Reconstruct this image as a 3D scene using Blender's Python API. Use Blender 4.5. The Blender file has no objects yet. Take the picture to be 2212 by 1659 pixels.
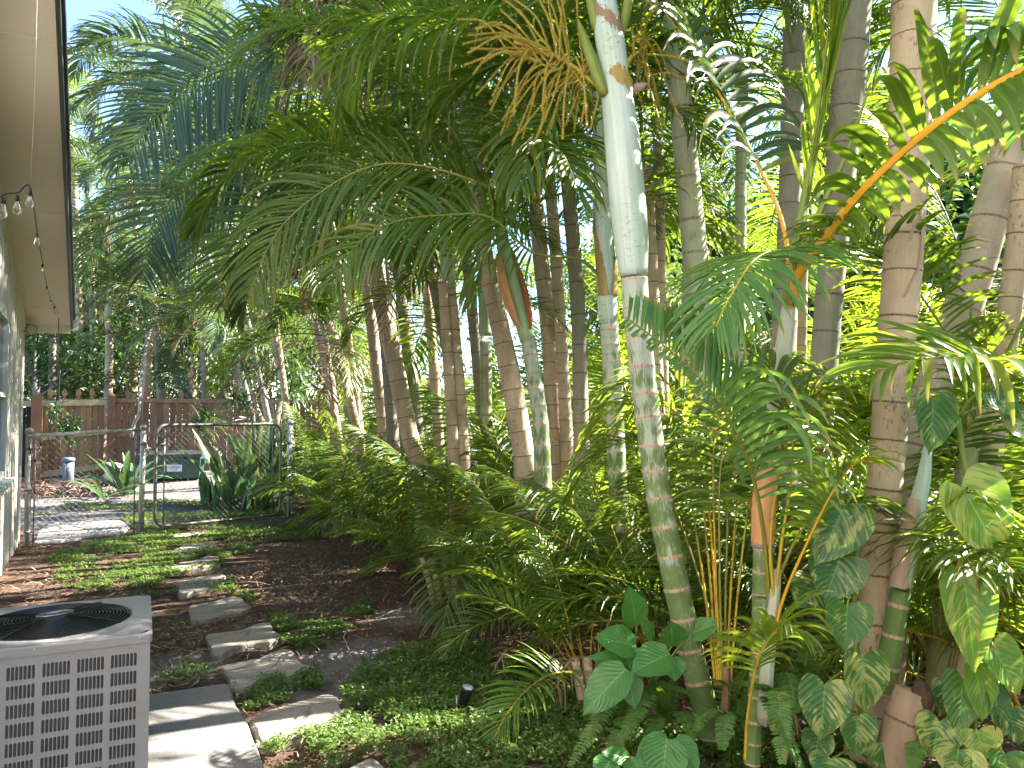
import bpy, math, random
import numpy as np
from mathutils import Vector, Matrix, Euler

R = math.radians
C = bpy.context.scene.collection
SC = bpy.context.scene
rng = np.random.default_rng(7)
random.seed(7)

# ------------------------------------------------------------------ camera maths
CAMZ, PITCH, FOC, WID, CX, CY = 1.6, R(2.26), 1660.0, 2212.0, 1106.0, 829.5
cp, sp = math.cos(PITCH), math.sin(PITCH)

def at(x, y, depth):
    """point seen at photo position (x, y) at a given distance along the view"""
    u, v = (x - CX) / FOC, (CY - y) / FOC
    k = depth / (cp - v * sp)
    return Vector((u * k, depth, CAMZ + (sp + v * cp) * k))

def gd(x, y, z=0.0):
    """ground point seen at photo position (x, y)"""
    u, v = (x - CX) / FOC, (CY - y) / FOC
    k = (z - CAMZ) / (sp + v * cp)
    return Vector((u * k, (cp - v * sp) * k, z))

def proj(p):
    yy = p[..., 1] * cp + (p[..., 2] - CAMZ) * sp
    zz = -p[..., 1] * sp + (p[..., 2] - CAMZ) * cp
    return CX + FOC * p[..., 0] / yy, CY - FOC * zz / yy

DV = Vector((-0.481, 0.877, 0.0))      # along the house wall, away from the viewer
NV = Vector((0.877, 0.481, 0.0))       # away from the house wall, towards the palms
def sn(s, n, z=0.0):
    return DV * s + NV * n + Vector((0, 0, z))

def ground_z(x, y):
    return 0.22 * np.clip((y - 15.5) / 3.0, 0, 1)

# ------------------------------------------------------------------ object helpers
def tag(o, label=None, cat=None, group=None, kind=None):
    if label: o['label'] = label
    if cat: o['category'] = cat
    if group: o['group'] = group
    if kind: o['kind'] = kind
    return o

def thing(name, label, cat, loc=(0, 0, 0), group=None, rotz=0.0):
    o = bpy.data.objects.new(name, None)
    o.empty_display_size = 0.1
    o.location = loc
    o.rotation_euler = (0, 0, rotz)
    C.objects.link(o)
    return tag(o, label, cat, group)

def link(name, me, parent=None, loc=(0, 0, 0), rot=None, scale=None):
    o = bpy.data.objects.new(name, me)
    C.objects.link(o)
    if parent: o.parent = parent
    o.location = loc
    if rot is not None: o.rotation_euler = rot
    if scale is not None: o.scale = (scale,) * 3 if isinstance(scale, (int, float)) else scale
    return o

class MB:
    """collects geometry for ONE mesh"""
    def __init__(s):
        s.v, s.f, s.uv, s.m, s.r, s.n = [], [], [], [], [], 0
    def add(s, v, f, uv=None, mat=0, rnd=None):
        v = np.asarray(v, dtype=float).reshape(-1, 3)
        s.v.append(v)
        s.uv.append(np.zeros((len(v), 2)) if uv is None else np.asarray(uv, dtype=float))
        s.r.append(np.full(len(v), 0.5) if rnd is None else np.asarray(rnd, dtype=float))
        s.f += [tuple(int(i) + s.n for i in q) for q in f]
        s.m += [mat] * len(f)
        s.n += len(v)
        return s
    def mesh(s, name, mats, base=None, smooth=True):
        V = np.concatenate(s.v) if s.v else np.zeros((0, 3))
        if base is not None: V = V - np.array(base)
        me = bpy.data.meshes.new(name)
        me.from_pydata(V.tolist(), [], s.f)
        for m in (mats if isinstance(mats, (list, tuple)) else [mats]): me.materials.append(m)
        me.polygons.foreach_set('material_index', np.array(s.m, dtype=np.int32))
        me.polygons.foreach_set('use_smooth', np.full(len(s.f), smooth))
        UV = np.concatenate(s.uv)
        lay = me.uv_layers.new(name='UVMap')
        idx = np.empty(len(me.loops), dtype=np.int32)
        me.loops.foreach_get('vertex_index', idx)
        lay.data.foreach_set('uv', UV[idx].astype(np.float32).ravel())
        a = me.attributes.new('rnd', 'FLOAT', 'POINT')
        a.data.foreach_set('value', np.concatenate(s.r).astype(np.float32))
        me.update()
        return me
    def build(s, name, mats, parent=None, base=None, smooth=True):
        return link(name, s.mesh(name, mats, base, smooth), parent)

def box(mb, c, size, ax=None, mat=0, taper=1.0):
    """box by centre, size and axes (x axis, y axis, z axis)"""
    ax = ax or (Vector((1, 0, 0)), Vector((0, 1, 0)), Vector((0, 0, 1)))
    c = Vector(c)
    vs, uv = [], []
    for k in (-1, 1):
        for j in (-1, 1):
            for i in (-1, 1):
                tp = taper if k > 0 else 1.0
                p = c + ax[0] * (i * size[0] / 2 * tp) + ax[1] * (j * size[1] / 2 * tp) + ax[2] * (k * size[2] / 2)
                vs.append(p); uv.append((i * size[0] / 2 + j * size[1] / 2, k * size[2] / 2))
    f = [(0, 2, 3, 1), (4, 5, 7, 6), (0, 1, 5, 4), (2, 6, 7, 3), (0, 4, 6, 2), (1, 3, 7, 5)]
    return mb.add([tuple(p) for p in vs], f, uv, mat, [random.random()] * 8)

def catmull(P, n):
    """smooth curve through points P sampled n times (evenly along its length)"""
    P = np.asarray(P, dtype=float)
    if len(P) == 2:
        t = np.linspace(0, 1, n)[:, None]
        return P[0] * (1 - t) + P[1] * t
    Q = np.vstack([2 * P[0] - P[1], P, 2 * P[-1] - P[-2]])
    out = []
    for i in range(1, len(Q) - 2):
        t = np.linspace(0, 1, 24, endpoint=False)[:, None]
        a, b, c, d = Q[i - 1], Q[i], Q[i + 1], Q[i + 2]
        out.append(0.5 * (2 * b + (c - a) * t + (2 * a - 5 * b + 4 * c - d) * t ** 2 + (3 * b - a - 3 * c + d) * t ** 3))
    out = np.vstack(out + [P[-1:]])
    L = np.concatenate([[0], np.cumsum(np.linalg.norm(np.diff(out, axis=0)[:, :3], axis=1))])
    s = np.linspace(0, L[-1], n)
    return np.stack([np.interp(s, L, out[:, k]) for k in range(out.shape[1])], axis=1)

def tube(mb, P, rad, seg=8, mat=0, v=None, cap=True, arc=None, rnd=None, ell=1.0):
    """sweep a circle of radius rad[i] along P"""
    P = np.asarray(P, dtype=float)
    n = len(P)
    rad = np.broadcast_to(np.asarray(rad, dtype=float), (n,))
    T = np.gradient(P, axis=0)
    T /= np.linalg.norm(T, axis=1)[:, None] + 1e-12
    a = np.array([0, -1.0, 0]) if abs(T[0][1]) < 0.9 else np.array([1.0, 0, 0])
    rows, uvs = [], []
    L = np.concatenate([[0], np.cumsum(np.linalg.norm(np.diff(P, axis=0), axis=1))])
    v = L if v is None else v
    U = a - T[0] * a.dot(T[0])
    a0, a1 = arc or (0, 2 * math.pi)
    ang = np.linspace(a0, a1, seg + 1)
    for i in range(n):
        U = U - T[i] * U.dot(T[i]); U /= np.linalg.norm(U) + 1e-12
        B = np.cross(T[i], U)
        rows.append(P[i] + rad[i] * (np.cos(ang)[:, None] * U + ell * np.sin(ang)[:, None] * B))
        uvs.append(np.stack([np.linspace(0, 1, seg + 1), np.full(seg + 1, v[i])], axis=1))
    V, UV = np.vstack(rows), np.vstack(uvs)
    w = seg + 1
    f = [(i * w + j, i * w + j + 1, (i + 1) * w + j + 1, (i + 1) * w + j) for i in range(n - 1) for j in range(seg)]
    if cap and not arc:
        f.append(tuple(range(seg - 1, -1, -1)))
        f.append(tuple((n - 1) * w + j for j in range(seg)))
    return mb.add(V, f, UV, mat, None if rnd is None else np.full(len(V), rnd))

def ringed(mb, P, rad, spacing, seg=16, mat=0, bulge=0.05, first=0.0):
    """a palm stem: the tube is sampled at its leaf-scar rings, uv.y counts the rings"""
    D = catmull(np.column_stack([np.asarray(P, float), np.asarray(rad, float)]), 200)
    L = np.concatenate([[0], np.cumsum(np.linalg.norm(np.diff(D[:, :3], axis=0), axis=1))])
    ts, mul, vv = [], [], []
    k, pos, sps = 0, first * spacing, []
    while pos < L[-1] + spacing:
        sp_ = spacing * random.uniform(0.8, 1.2)
        for o, m in ((0, 1 + bulge), (0.05, 1 + bulge * 0.8), (0.11, 1.0), (0.5, 0.985), (0.88, 1.0), (0.95, 1 + bulge * 0.5)):
            q = pos + o * sp_
            if q <= L[-1]: ts.append(q); mul.append(m); vv.append(k + o)
        pos += sp_; k += 1
    ts = np.array(ts)
    Q = np.stack([np.interp(ts, L, D[:, j]) for j in range(4)], axis=1)
    tube(mb, Q[:, :3], Q[:, 3] * np.array(mul), seg, mat, np.array(vv))
    return mb

# ------------------------------------------------------------------ node helpers
def new_mat(name):
    m = bpy.data.materials.new(name)
    m.use_nodes = True
    nt = m.node_tree
    for n in list(nt.nodes): nt.nodes.remove(n)
    out = nt.nodes.new('ShaderNodeOutputMaterial')
    return m, nt, out

def nd(nt, kind, **kw):
    n = nt.nodes.new('ShaderNode' + kind)
    for k, v in kw.items():
        if k in n.inputs.keys() if isinstance(k, str) else False:
            n.inputs[k].default_value = v
        else:
            setattr(n, k, v)
    return n

def lk(nt, a, b): nt.links.new(a, b)

def setin(n, **kw):
    for k, v in kw.items(): n.inputs[k.replace('_', ' ')].default_value = v
    return n

def rgba(c): return (c[0], c[1], c[2], 1.0)

def ramp(nt, fac, stops, interp='LINEAR'):
    r = nt.nodes.new('ShaderNodeValToRGB')
    r.color_ramp.interpolation = interp
    e = r.color_ramp.elements
    while len(e) > 1: e.remove(e[-1])
    e[0].position, e[0].color = stops[0][0], rgba(stops[0][1])
    for p, c in stops[1:]:
        q = e.new(p); q.color = rgba(c)
    lk(nt, fac, r.inputs['Fac'])
    return r.outputs['Color']

def mixc(nt, fac, a, b, mode='MIX'):
    m = nt.nodes.new('ShaderNodeMix')
    m.data_type = 'RGBA'; m.blend_type = mode
    for s, v in ((m.inputs[0], fac), (m.inputs[6], a), (m.inputs[7], b)):
        if hasattr(v, 'links') or hasattr(v, 'is_linked'): lk(nt, v, s)
        elif isinstance(v, (int, float)): s.default_value = v
        else: s.default_value = rgba(v)
    return m.outputs[2]

def maths(nt, op, a, b=0.0, c=None):
    m = nt.nodes.new('ShaderNodeMath'); m.operation = op
    for i, v in enumerate((a, b) if c is None else (a, b, c)):
        if hasattr(v, 'is_linked'): lk(nt, v, m.inputs[i])
        else: m.inputs[i].default_value = v
    return m.outputs[0]

def noise(nt, vec, scale, detail=3.0, rough=0.55, dim='3D'):
    n = nt.nodes.new('ShaderNodeTexNoise')
    n.inputs['Scale'].default_value = scale
    n.inputs['Detail'].default_value = detail
    n.inputs['Roughness'].default_value = rough
    if vec is not None: lk(nt, vec, n.inputs['Vector'])
    return n.outputs['Fac']

def coords(nt, what='Object'):
    return nt.nodes.new('ShaderNodeTexCoord').outputs[what]

def mapped(nt, vec, scale=(1, 1, 1), loc=(0, 0, 0)):
    m = nt.nodes.new('ShaderNodeMapping')
    m.inputs['Scale'].default_value = scale
    m.inputs['Location'].default_value = loc
    lk(nt, vec, m.inputs['Vector'])
    return m.outputs['Vector']

def attr(nt, name):
    a = nt.nodes.new('ShaderNodeAttribute'); a.attribute_name = name
    return a.outputs['Fac']

def sepxy(nt, vec):
    s = nt.nodes.new('ShaderNodeSeparateXYZ'); lk(nt, vec, s.inputs[0])
    return s.outputs[0], s.outputs[1], s.outputs[2]

def bump(nt, h, strength=0.3, dist=0.02):
    b = nt.nodes.new('ShaderNodeBump')
    b.inputs['Strength'].default_value = strength
    b.inputs['Distance'].default_value = dist
    lk(nt, h, b.inputs['Height'])
    return b.outputs['Normal']

def princ(nt, out, col, rough=0.6, spec=0.4, normal=None, metal=0.0, **kw):
    p = nt.nodes.new('ShaderNodeBsdfPrincipled')
    for s, v in ((p.inputs['Base Color'], col), (p.inputs['Roughness'], rough)):
        if hasattr(v, 'is_linked'): lk(nt, v, s)
        elif isinstance(v, (int, float)): s.default_value = v
        else: s.default_value = rgba(v)
    p.inputs['Specular IOR Level'].default_value = spec
    p.inputs['Metallic'].default_value = metal
    for k, v in kw.items(): p.inputs[k].default_value = v
    if normal is not None: lk(nt, normal, p.inputs['Normal'])
    if out is not None: lk(nt, p.outputs[0], out.inputs['Surface'])
    return p

# ------------------------------------------------------------------ materials
def leaf_mat(name, dark, mid, light, trans, tfac=0.35, tip=(0.30, 0.22, 0.06), tipstart=0.9, rough=0.38, mid_rib=0.35, spec=0.5, yellow=0.93):
    m, nt, out = new_mat(name)
    uv = coords(nt, 'UV')
    u, v, _ = sepxy(nt, uv)
    r = attr(nt, 'rnd')
    oi = nt.nodes.new('ShaderNodeObjectInfo').outputs['Random']
    n = noise(nt, coords(nt, 'Object'), 3.5, 3.0)
    f = maths(nt, 'ADD', maths(nt, 'MULTIPLY', r, 0.4), maths(nt, 'MULTIPLY', n, 0.45))
    f = maths(nt, 'ADD', f, maths(nt, 'MULTIPLY', oi, 0.22))
    col = ramp(nt, f, [(0.2, dark), (0.52, mid), (0.85, light)])
    # lengthwise veins and the paler midrib
    st = noise(nt, mapped(nt, uv, (26, 1.2, 1)), 1.0, 1.0)
    col = mixc(nt, maths(nt, 'MULTIPLY', st, 0.35), col, tuple(c * 1.5 for c in mid))
    rib = maths(nt, 'LESS_THAN', maths(nt, 'ABSOLUTE', maths(nt, 'SUBTRACT', u, 0.5)), 0.05)
    col = mixc(nt, maths(nt, 'MULTIPLY', rib, mid_rib), col, tuple(min(1, c * 2.2 + 0.03) for c in light))
    # dry tips, a few whole leaflets yellowing
    tv = maths(nt, 'ADD', v, maths(nt, 'MULTIPLY', r, 0.12))
    tm = nt.nodes.new('ShaderNodeMapRange')
    tm.inputs['From Min'].default_value = tipstart; tm.inputs['From Max'].default_value = tipstart + 0.13
    lk(nt, tv, tm.inputs['Value'])
    col = mixc(nt, tm.outputs[0], col, tip)
    yl = maths(nt, 'GREATER_THAN', r, yellow)
    col = mixc(nt, maths(nt, 'MULTIPLY', yl, 0.55), col, (0.22, 0.20, 0.03))
    p = princ(nt, None, col, rough, spec)
    t = nt.nodes.new('ShaderNodeBsdfTranslucent')
    tc = mixc(nt, tm.outputs[0], trans, (0.45, 0.3, 0.08))
    tc = mixc(nt, maths(nt, 'MULTIPLY', maths(nt, 'SUBTRACT', f, 0.3), 0.6), tc, tuple(min(1, c * 1.35) for c in trans))
    lk(nt, tc, t.inputs['Color'])
    mx = nt.nodes.new('ShaderNodeMixShader'); mx.inputs[0].default_value = tfac
    lk(nt, p.outputs[0], mx.inputs[1]); lk(nt, t.outputs[0], mx.inputs[2])
    lk(nt, mx.outputs[0], out.inputs['Surface'])
    return m

def stem_mat(name, c1, c2, rough=0.5, spots=None, scale=6.0, along=True, spec=0.4):
    m, nt, out = new_mat(name)
    uv = coords(nt, 'UV')
    n1 = noise(nt, mapped(nt, uv, (14, 3, 1)), scale, 3.0)
    n2 = noise(nt, coords(nt, 'Object'), 9.0, 4.0)
    col = mixc(nt, ramp(nt, n1, [(0.35, (0, 0, 0)), (0.68, (1, 1, 1))]), c1, c2)
    if spots:
        k = ramp(nt, n2, [(0.55, (0, 0, 0)), (0.66, (1, 1, 1))])
        col = mixc(nt, k, col, spots)
    princ(nt, out, col, rough, spec, bump(nt, n1, 0.15, 0.01))
    return m

def trunk_mat(name, base, base2, ring, speck, ringw=0.07, speckamt=0.5, rough=0.75, waxy=None, fringe=0.03, stain=None):
    """palm bark: leaf-scar rings counted by uv.y, fibres lengthwise, dark specks, wax bloom"""
    m, nt, out = new_mat(name)
    uv = coords(nt, 'UV')
    ob = coords(nt, 'Object')
    u, v, _ = sepxy(nt, uv)
    wob = noise(nt, mapped(nt, uv, (60, 0.4, 1)), 1.0, 2.0)
    vv = maths(nt, 'ADD', v, maths(nt, 'MULTIPLY', maths(nt, 'SUBTRACT', wob, 0.5), fringe * 2))
    fr = maths(nt, 'FRACT', vv)
    fib = noise(nt, mapped(nt, uv, (45, 1.3, 1)), 1.0, 4.0)
    big = noise(nt, ob, 5.0, 3.0)
    col = mixc(nt, ramp(nt, big, [(0.35, (0, 0, 0)), (0.65, (1, 1, 1))]), base, base2)
    if waxy:
        w = maths(nt, 'ADD', maths(nt, 'MULTIPLY', noise(nt, mapped(nt, uv, (9, 0.9, 1), (3, 0, 0)), 1.0, 4.0), 0.6), maths(nt, 'MULTIPLY', noise(nt, mapped(nt, uv, (70, 2.5, 1)), 1.0, 3.0), 0.4))
        w = maths(nt, 'ADD', w, maths(nt, 'MULTIPLY', maths(nt, 'SUBTRACT', maths(nt, 'PINGPONG', fr, 0.5), 0.25), -0.25))
        # less wax lower down the stem
        zz = sepxy(nt, ob)[2]
        w = maths(nt, 'ADD', w, maths(nt, 'MULTIPLY', maths(nt, 'SUBTRACT', zz, waxy[1]), waxy[2]))
        col = mixc(nt, ramp(nt, w, [(0.5, (0, 0, 0)), (0.6, (0.9, 0.9, 0.9))]), col, waxy[0])
    col = mixc(nt, maths(nt, 'MULTIPLY', fib, 0.4), col, tuple(c * 0.62 for c in base))
    if stain:
        k = ramp(nt, noise(nt, mapped(nt, ob, (3, 3, 0.7)), 2.0, 5.0), [(0.5, (0, 0, 0)), (0.62, (1, 1, 1))])
        col = mixc(nt, maths(nt, 'MULTIPLY', k, 0.45), col, stain)
    sk = ramp(nt, noise(nt, mapped(nt, ob, (1, 1, 0.6)), 60.0, 3.0), [(0.56, (0, 0, 0)), (0.64, (1, 1, 1))])
    sk2 = ramp(nt, noise(nt, mapped(nt, ob, (1, 1, 0.5)), 7.0, 4.0), [(0.46, (0, 0, 0)), (0.6, (1, 1, 1))])
    col = mixc(nt, maths(nt, 'MULTIPLY', maths(nt, 'MULTIPLY', sk, sk2), speckamt), col, speck)
    rm = ramp(nt, fr, [(0.0, (1, 1, 1)), (ringw * 0.8, (1, 1, 1)), (ringw * 1.2, (0, 0, 0)), (0.985, (0, 0, 0)), (1.0, (1, 1, 1))])
    rc = mixc(nt, maths(nt, 'GREATER_THAN', fib, 0.55), ring, tuple(c * 0.55 for c in ring))
    col = mixc(nt, rm, col, rc)
    h = maths(nt, 'ADD', fib, maths(nt, 'MULTIPLY', rm, 0.4))
    princ(nt, out, col, rough, 0.3, bump(nt, h, 0.35, 0.006))
    return m

def plain(name, col, rough=0.5, spec=0.4, metal=0.0, var=0.12, scale=8.0, dirt=None, bumps=0.0, **kw):
    m, nt, out = new_mat(name)
    ob = coords(nt, 'Object')
    n = noise(nt, ob, scale, 4.0)
    c = mixc(nt, n, tuple(x * (1 - var) for x in col), tuple(min(1, x * (1 + var)) for x in col))
    if dirt:
        k = ramp(nt, noise(nt, mapped(nt, ob, (1, 1, 0.45)), dirt[1], 5.0, 0.65), [(0.5, (0, 0, 0)), (0.72, (1, 1, 1))])
        c = mixc(nt, maths(nt, 'MULTIPLY', k, dirt[2]), c, dirt[0])
    princ(nt, out, c, rough, spec, bump(nt, noise(nt, ob, 60.0, 3.0), bumps, 0.01) if bumps else None, metal, **kw)
    return m
# ------------------------------------------------------------------ leaf and bark materials
LM = {
 'green':  leaf_mat('palm leaflet green', (0.024, 0.058, 0.009), (0.052, 0.108, 0.014), (0.095, 0.165, 0.022), (0.27, 0.39, 0.025)),
 'deep':   leaf_mat('palm leaflet deep green', (0.018, 0.044, 0.008), (0.038, 0.084, 0.012), (0.075, 0.135, 0.020), (0.22, 0.34, 0.025), 0.28, spec=0.55),
 'lime':   leaf_mat('palm leaflet yellow green', (0.035, 0.090, 0.012), (0.075, 0.155, 0.020), (0.13, 0.21, 0.03), (0.40, 0.52, 0.03), 0.42, yellow=0.88),
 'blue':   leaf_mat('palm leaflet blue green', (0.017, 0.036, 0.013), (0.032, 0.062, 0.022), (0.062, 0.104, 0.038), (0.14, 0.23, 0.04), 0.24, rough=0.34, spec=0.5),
 'jade':   leaf_mat('palm leaflet jade', (0.040, 0.112, 0.030), (0.070, 0.165, 0.042), (0.11, 0.225, 0.055), (0.26, 0.44, 0.06), 0.30, rough=0.42, yellow=0.97),
 'dead':   leaf_mat('dead palm leaflet', (0.10, 0.06, 0.04), (0.20, 0.135, 0.10), (0.34, 0.27, 0.21), (0.30, 0.18, 0.08), 0.2, tip=(0.3, 0.22, 0.15), rough=0.8, spec=0.15),
 'fern':   leaf_mat('fern leaflet', (0.035, 0.10, 0.018), (0.07, 0.17, 0.03), (0.12, 0.24, 0.045), (0.28, 0.45, 0.05), 0.3, tipstart=1.1, rough=0.5),
 'strap':  leaf_mat('broad strap leaf', (0.018, 0.058, 0.022), (0.036, 0.095, 0.034), (0.075, 0.15, 0.055), (0.18, 0.33, 0.07), 0.2, tipstart=0.95, rough=0.33, spec=0.6),
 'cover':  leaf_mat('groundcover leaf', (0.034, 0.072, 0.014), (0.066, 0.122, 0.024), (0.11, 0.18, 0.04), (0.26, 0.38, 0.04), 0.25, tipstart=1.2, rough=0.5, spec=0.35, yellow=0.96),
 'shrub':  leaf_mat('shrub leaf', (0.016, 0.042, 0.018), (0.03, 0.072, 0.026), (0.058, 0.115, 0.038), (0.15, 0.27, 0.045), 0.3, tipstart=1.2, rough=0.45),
}
PET = {
 'green': stem_mat('petiole green', (0.13, 0.19, 0.03), (0.22, 0.25, 0.05)),
 'yellow': stem_mat('petiole yellow', (0.40, 0.30, 0.03), (0.52, 0.36, 0.03), spots=(0.30, 0.16, 0.03)),
 'olive': stem_mat('petiole olive', (0.16, 0.18, 0.03), (0.32, 0.27, 0.05)),
 'orange': stem_mat('petiole orange', (0.62, 0.30, 0.02), (0.72, 0.40, 0.03)),
 'brown': stem_mat('petiole brown', (0.22, 0.14, 0.09), (0.34, 0.24, 0.16)),
}
T_TAN = trunk_mat('palm bark tan', (0.58, 0.46, 0.35), (0.48, 0.375, 0.28), (0.22, 0.12, 0.085), (0.12, 0.085, 0.055), stain=(0.20, 0.14, 0.10), ringw=0.035, fringe=0.02)
T_PALE = trunk_mat('palm bark pale tan', (0.55, 0.42, 0.31), (0.47, 0.36, 0.265), (0.17, 0.125, 0.095), (0.15, 0.11, 0.075), speckamt=0.75, fringe=0.035, ringw=0.04, stain=(0.34, 0.25, 0.18))
T_GREY = trunk_mat('palm bark grey', (0.24, 0.22, 0.185), (0.31, 0.285, 0.24), (0.12, 0.105, 0.085), (0.09, 0.08, 0.06), stain=(0.16, 0.17, 0.13), ringw=0.035)
T_STUMP = trunk_mat('palm stump bark', (0.33, 0.235, 0.165), (0.25, 0.18, 0.125), (0.13, 0.09, 0.065), (0.10, 0.07, 0.05), stain=(0.16, 0.11, 0.08), ringw=0.03)
T_ROUGH = trunk_mat('palm bark mottled', (0.52, 0.43, 0.35), (0.38, 0.31, 0.25), (0.26, 0.2, 0.15), (0.62, 0.56, 0.50), speckamt=0.8, ringw=0.04)
T_GREEN = trunk_mat('young palm stem green', (0.125, 0.20, 0.060), (0.19, 0.265, 0.105), (0.52, 0.34, 0.24), (0.42, 0.46, 0.36), ringw=0.10, speckamt=0.35, rough=0.45,
                    waxy=((0.50, 0.54, 0.50), 1.15, 0.16), fringe=0.012)
T_OLIVE = trunk_mat('palm stem olive', (0.22, 0.25, 0.10), (0.33, 0.34, 0.17), (0.35, 0.27, 0.17), (0.14, 0.12, 0.05), speckamt=0.5, rough=0.55,
                    waxy=((0.50, 0.52, 0.42), 1.4, 0.1), fringe=0.015)

def shaft_mat(name, wax, under, mark, amt=0.5):
    m, nt, out = new_mat(name)
    uv = coords(nt, 'UV'); ob = coords(nt, 'Object')
    n1 = noise(nt, mapped(nt, uv, (30, 1.5, 1)), 1.0, 4.0)
    n2 = noise(nt, mapped(nt, ob, (1, 1, 0.3)), 6.0, 4.0)
    f = maths(nt, 'ADD', maths(nt, 'MULTIPLY', n1, 0.45), maths(nt, 'MULTIPLY', n2, 0.55))
    col = mixc(nt, ramp(nt, f, [(0.36, (0, 0, 0)), (0.62, (1, 1, 1))]), wax, under)
    sc = ramp(nt, noise(nt, mapped(nt, uv, (10, 60, 1)), 1.0, 2.0), [(0.60, (0, 0, 0)), (0.66, (1, 1, 1))])
    ar = ramp(nt, noise(nt, mapped(nt, ob, (1, 1, 0.4)), 5.0, 2.0), [(0.5, (0, 0, 0)), (0.6, (1, 1, 1))])
    col = mixc(nt, maths(nt, 'MULTIPLY', maths(nt, 'MULTIPLY', sc, ar), amt), col, mark)
    st = noise(nt, mapped(nt, uv, (120, 2.0, 1)), 1.0, 2.0)
    col = mixc(nt, maths(nt, 'MULTIPLY', st, 0.22), col, under)
    princ(nt, out, col, 0.45, 0.4, bump(nt, n1, 0.12, 0.004))
    return m
S_WHITE = shaft_mat('crownshaft waxy white', (0.53, 0.60, 0.63), (0.32, 0.42, 0.32), (0.17, 0.21, 0.14), 0.8)
S_GREEN = shaft_mat('crownshaft pale green', (0.42, 0.51, 0.40), (0.26, 0.38, 0.18), (0.18, 0.20, 0.08))
S_SPECK = shaft_mat('crownshaft speckled', (0.54, 0.54, 0.48), (0.36, 0.36, 0.25), (0.16, 0.13, 0.07), 0.9)
S_SALMON = shaft_mat('sheath salmon', (0.66, 0.36, 0.20), (0.58, 0.26, 0.10), (0.36, 0.16, 0.07))
S_RED = shaft_mat('sheath rust red', (0.42, 0.11, 0.03), (0.30, 0.07, 0.02), (0.2, 0.06, 0.02))
S_PINK = shaft_mat('sheath dusty pink', (0.50, 0.36, 0.34), (0.42, 0.28, 0.24), (0.3, 0.2, 0.15))
S_SCAR = shaft_mat('sheath scar ochre', (0.40, 0.28, 0.05), (0.22, 0.15, 0.07), (0.10, 0.06, 0.03), 0.9)
S_BROWN = shaft_mat('sheath dry brown', (0.30, 0.20, 0.13), (0.20, 0.12, 0.07), (0.10, 0.06, 0.04))

# ------------------------------------------------------------------ pinnate fronds
def leaflets(mb, base, D, N, length, width, segs, droop, mat, rnd, fold=0.25, twist=None, trim=None, shape=0.3):
    """a set of narrow blades grown from base points along D, their faces along N, bending under their weight"""
    n = len(base)
    pos = base.copy(); d = D / np.linalg.norm(D, axis=1)[:, None]
    rows, uv = [], []
    g = np.array([0, 0, -1.0])
    step = length / segs
    stop = np.ones(n) if trim is None else trim
    for k in range(segs + 1):
        t = k / segs
        if k:
            dr = (droop * (0.12 + 2.0 * t ** 1.6) / segs)[:, None]
            d = d + g * dr
            d /= np.linalg.norm(d, axis=1)[:, None]
            pos = pos + d * (step * stop)[:, None]
        nn = N - d * np.sum(N * d, axis=1)[:, None]
        nn /= np.linalg.norm(nn, axis=1)[:, None] + 1e-9
        W = np.cross(d, nn)
        if twist is not None:
            c, s_ = np.cos(twist * t)[:, None], np.sin(twist * t)[:, None]
            W, nn = W * c + nn * s_, nn * c - W * s_
        tt = t * stop
        w = np.where(tt < shape, 0.35 + 0.65 * np.sin(tt / shape * math.pi / 2), np.cos(np.clip((tt - shape) / (1 - shape), 0, 1) * math.pi / 2) ** 0.75)
        w = np.maximum(w, 0.02)
        hw = (width * 0.5 * w)[:, None]
        up = nn * (hw * fold * 2)
        rows.append(np.stack([pos - W * hw + up, pos, pos + W * hw + up], axis=1))
        uv.append(np.broadcast_to(np.array([[0, t], [0.5, t], [1, t]]), (n, 3, 2)))
    V = np.stack(rows, axis=1)          # n, segs+1, 3, 3
    UV = np.stack(uv, axis=1)
    f = []
    per = (segs + 1) * 3
    for i in range(n):
        o = i * per
        for k in range(segs):
            a = o + k * 3
            f.append((a, a + 1, a + 4, a + 3)); f.append((a + 1, a + 2, a + 5, a + 4))
    mb.add(V.reshape(-1, 3), f, UV.reshape(-1, 2), mat, np.repeat(rnd, per))

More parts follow.
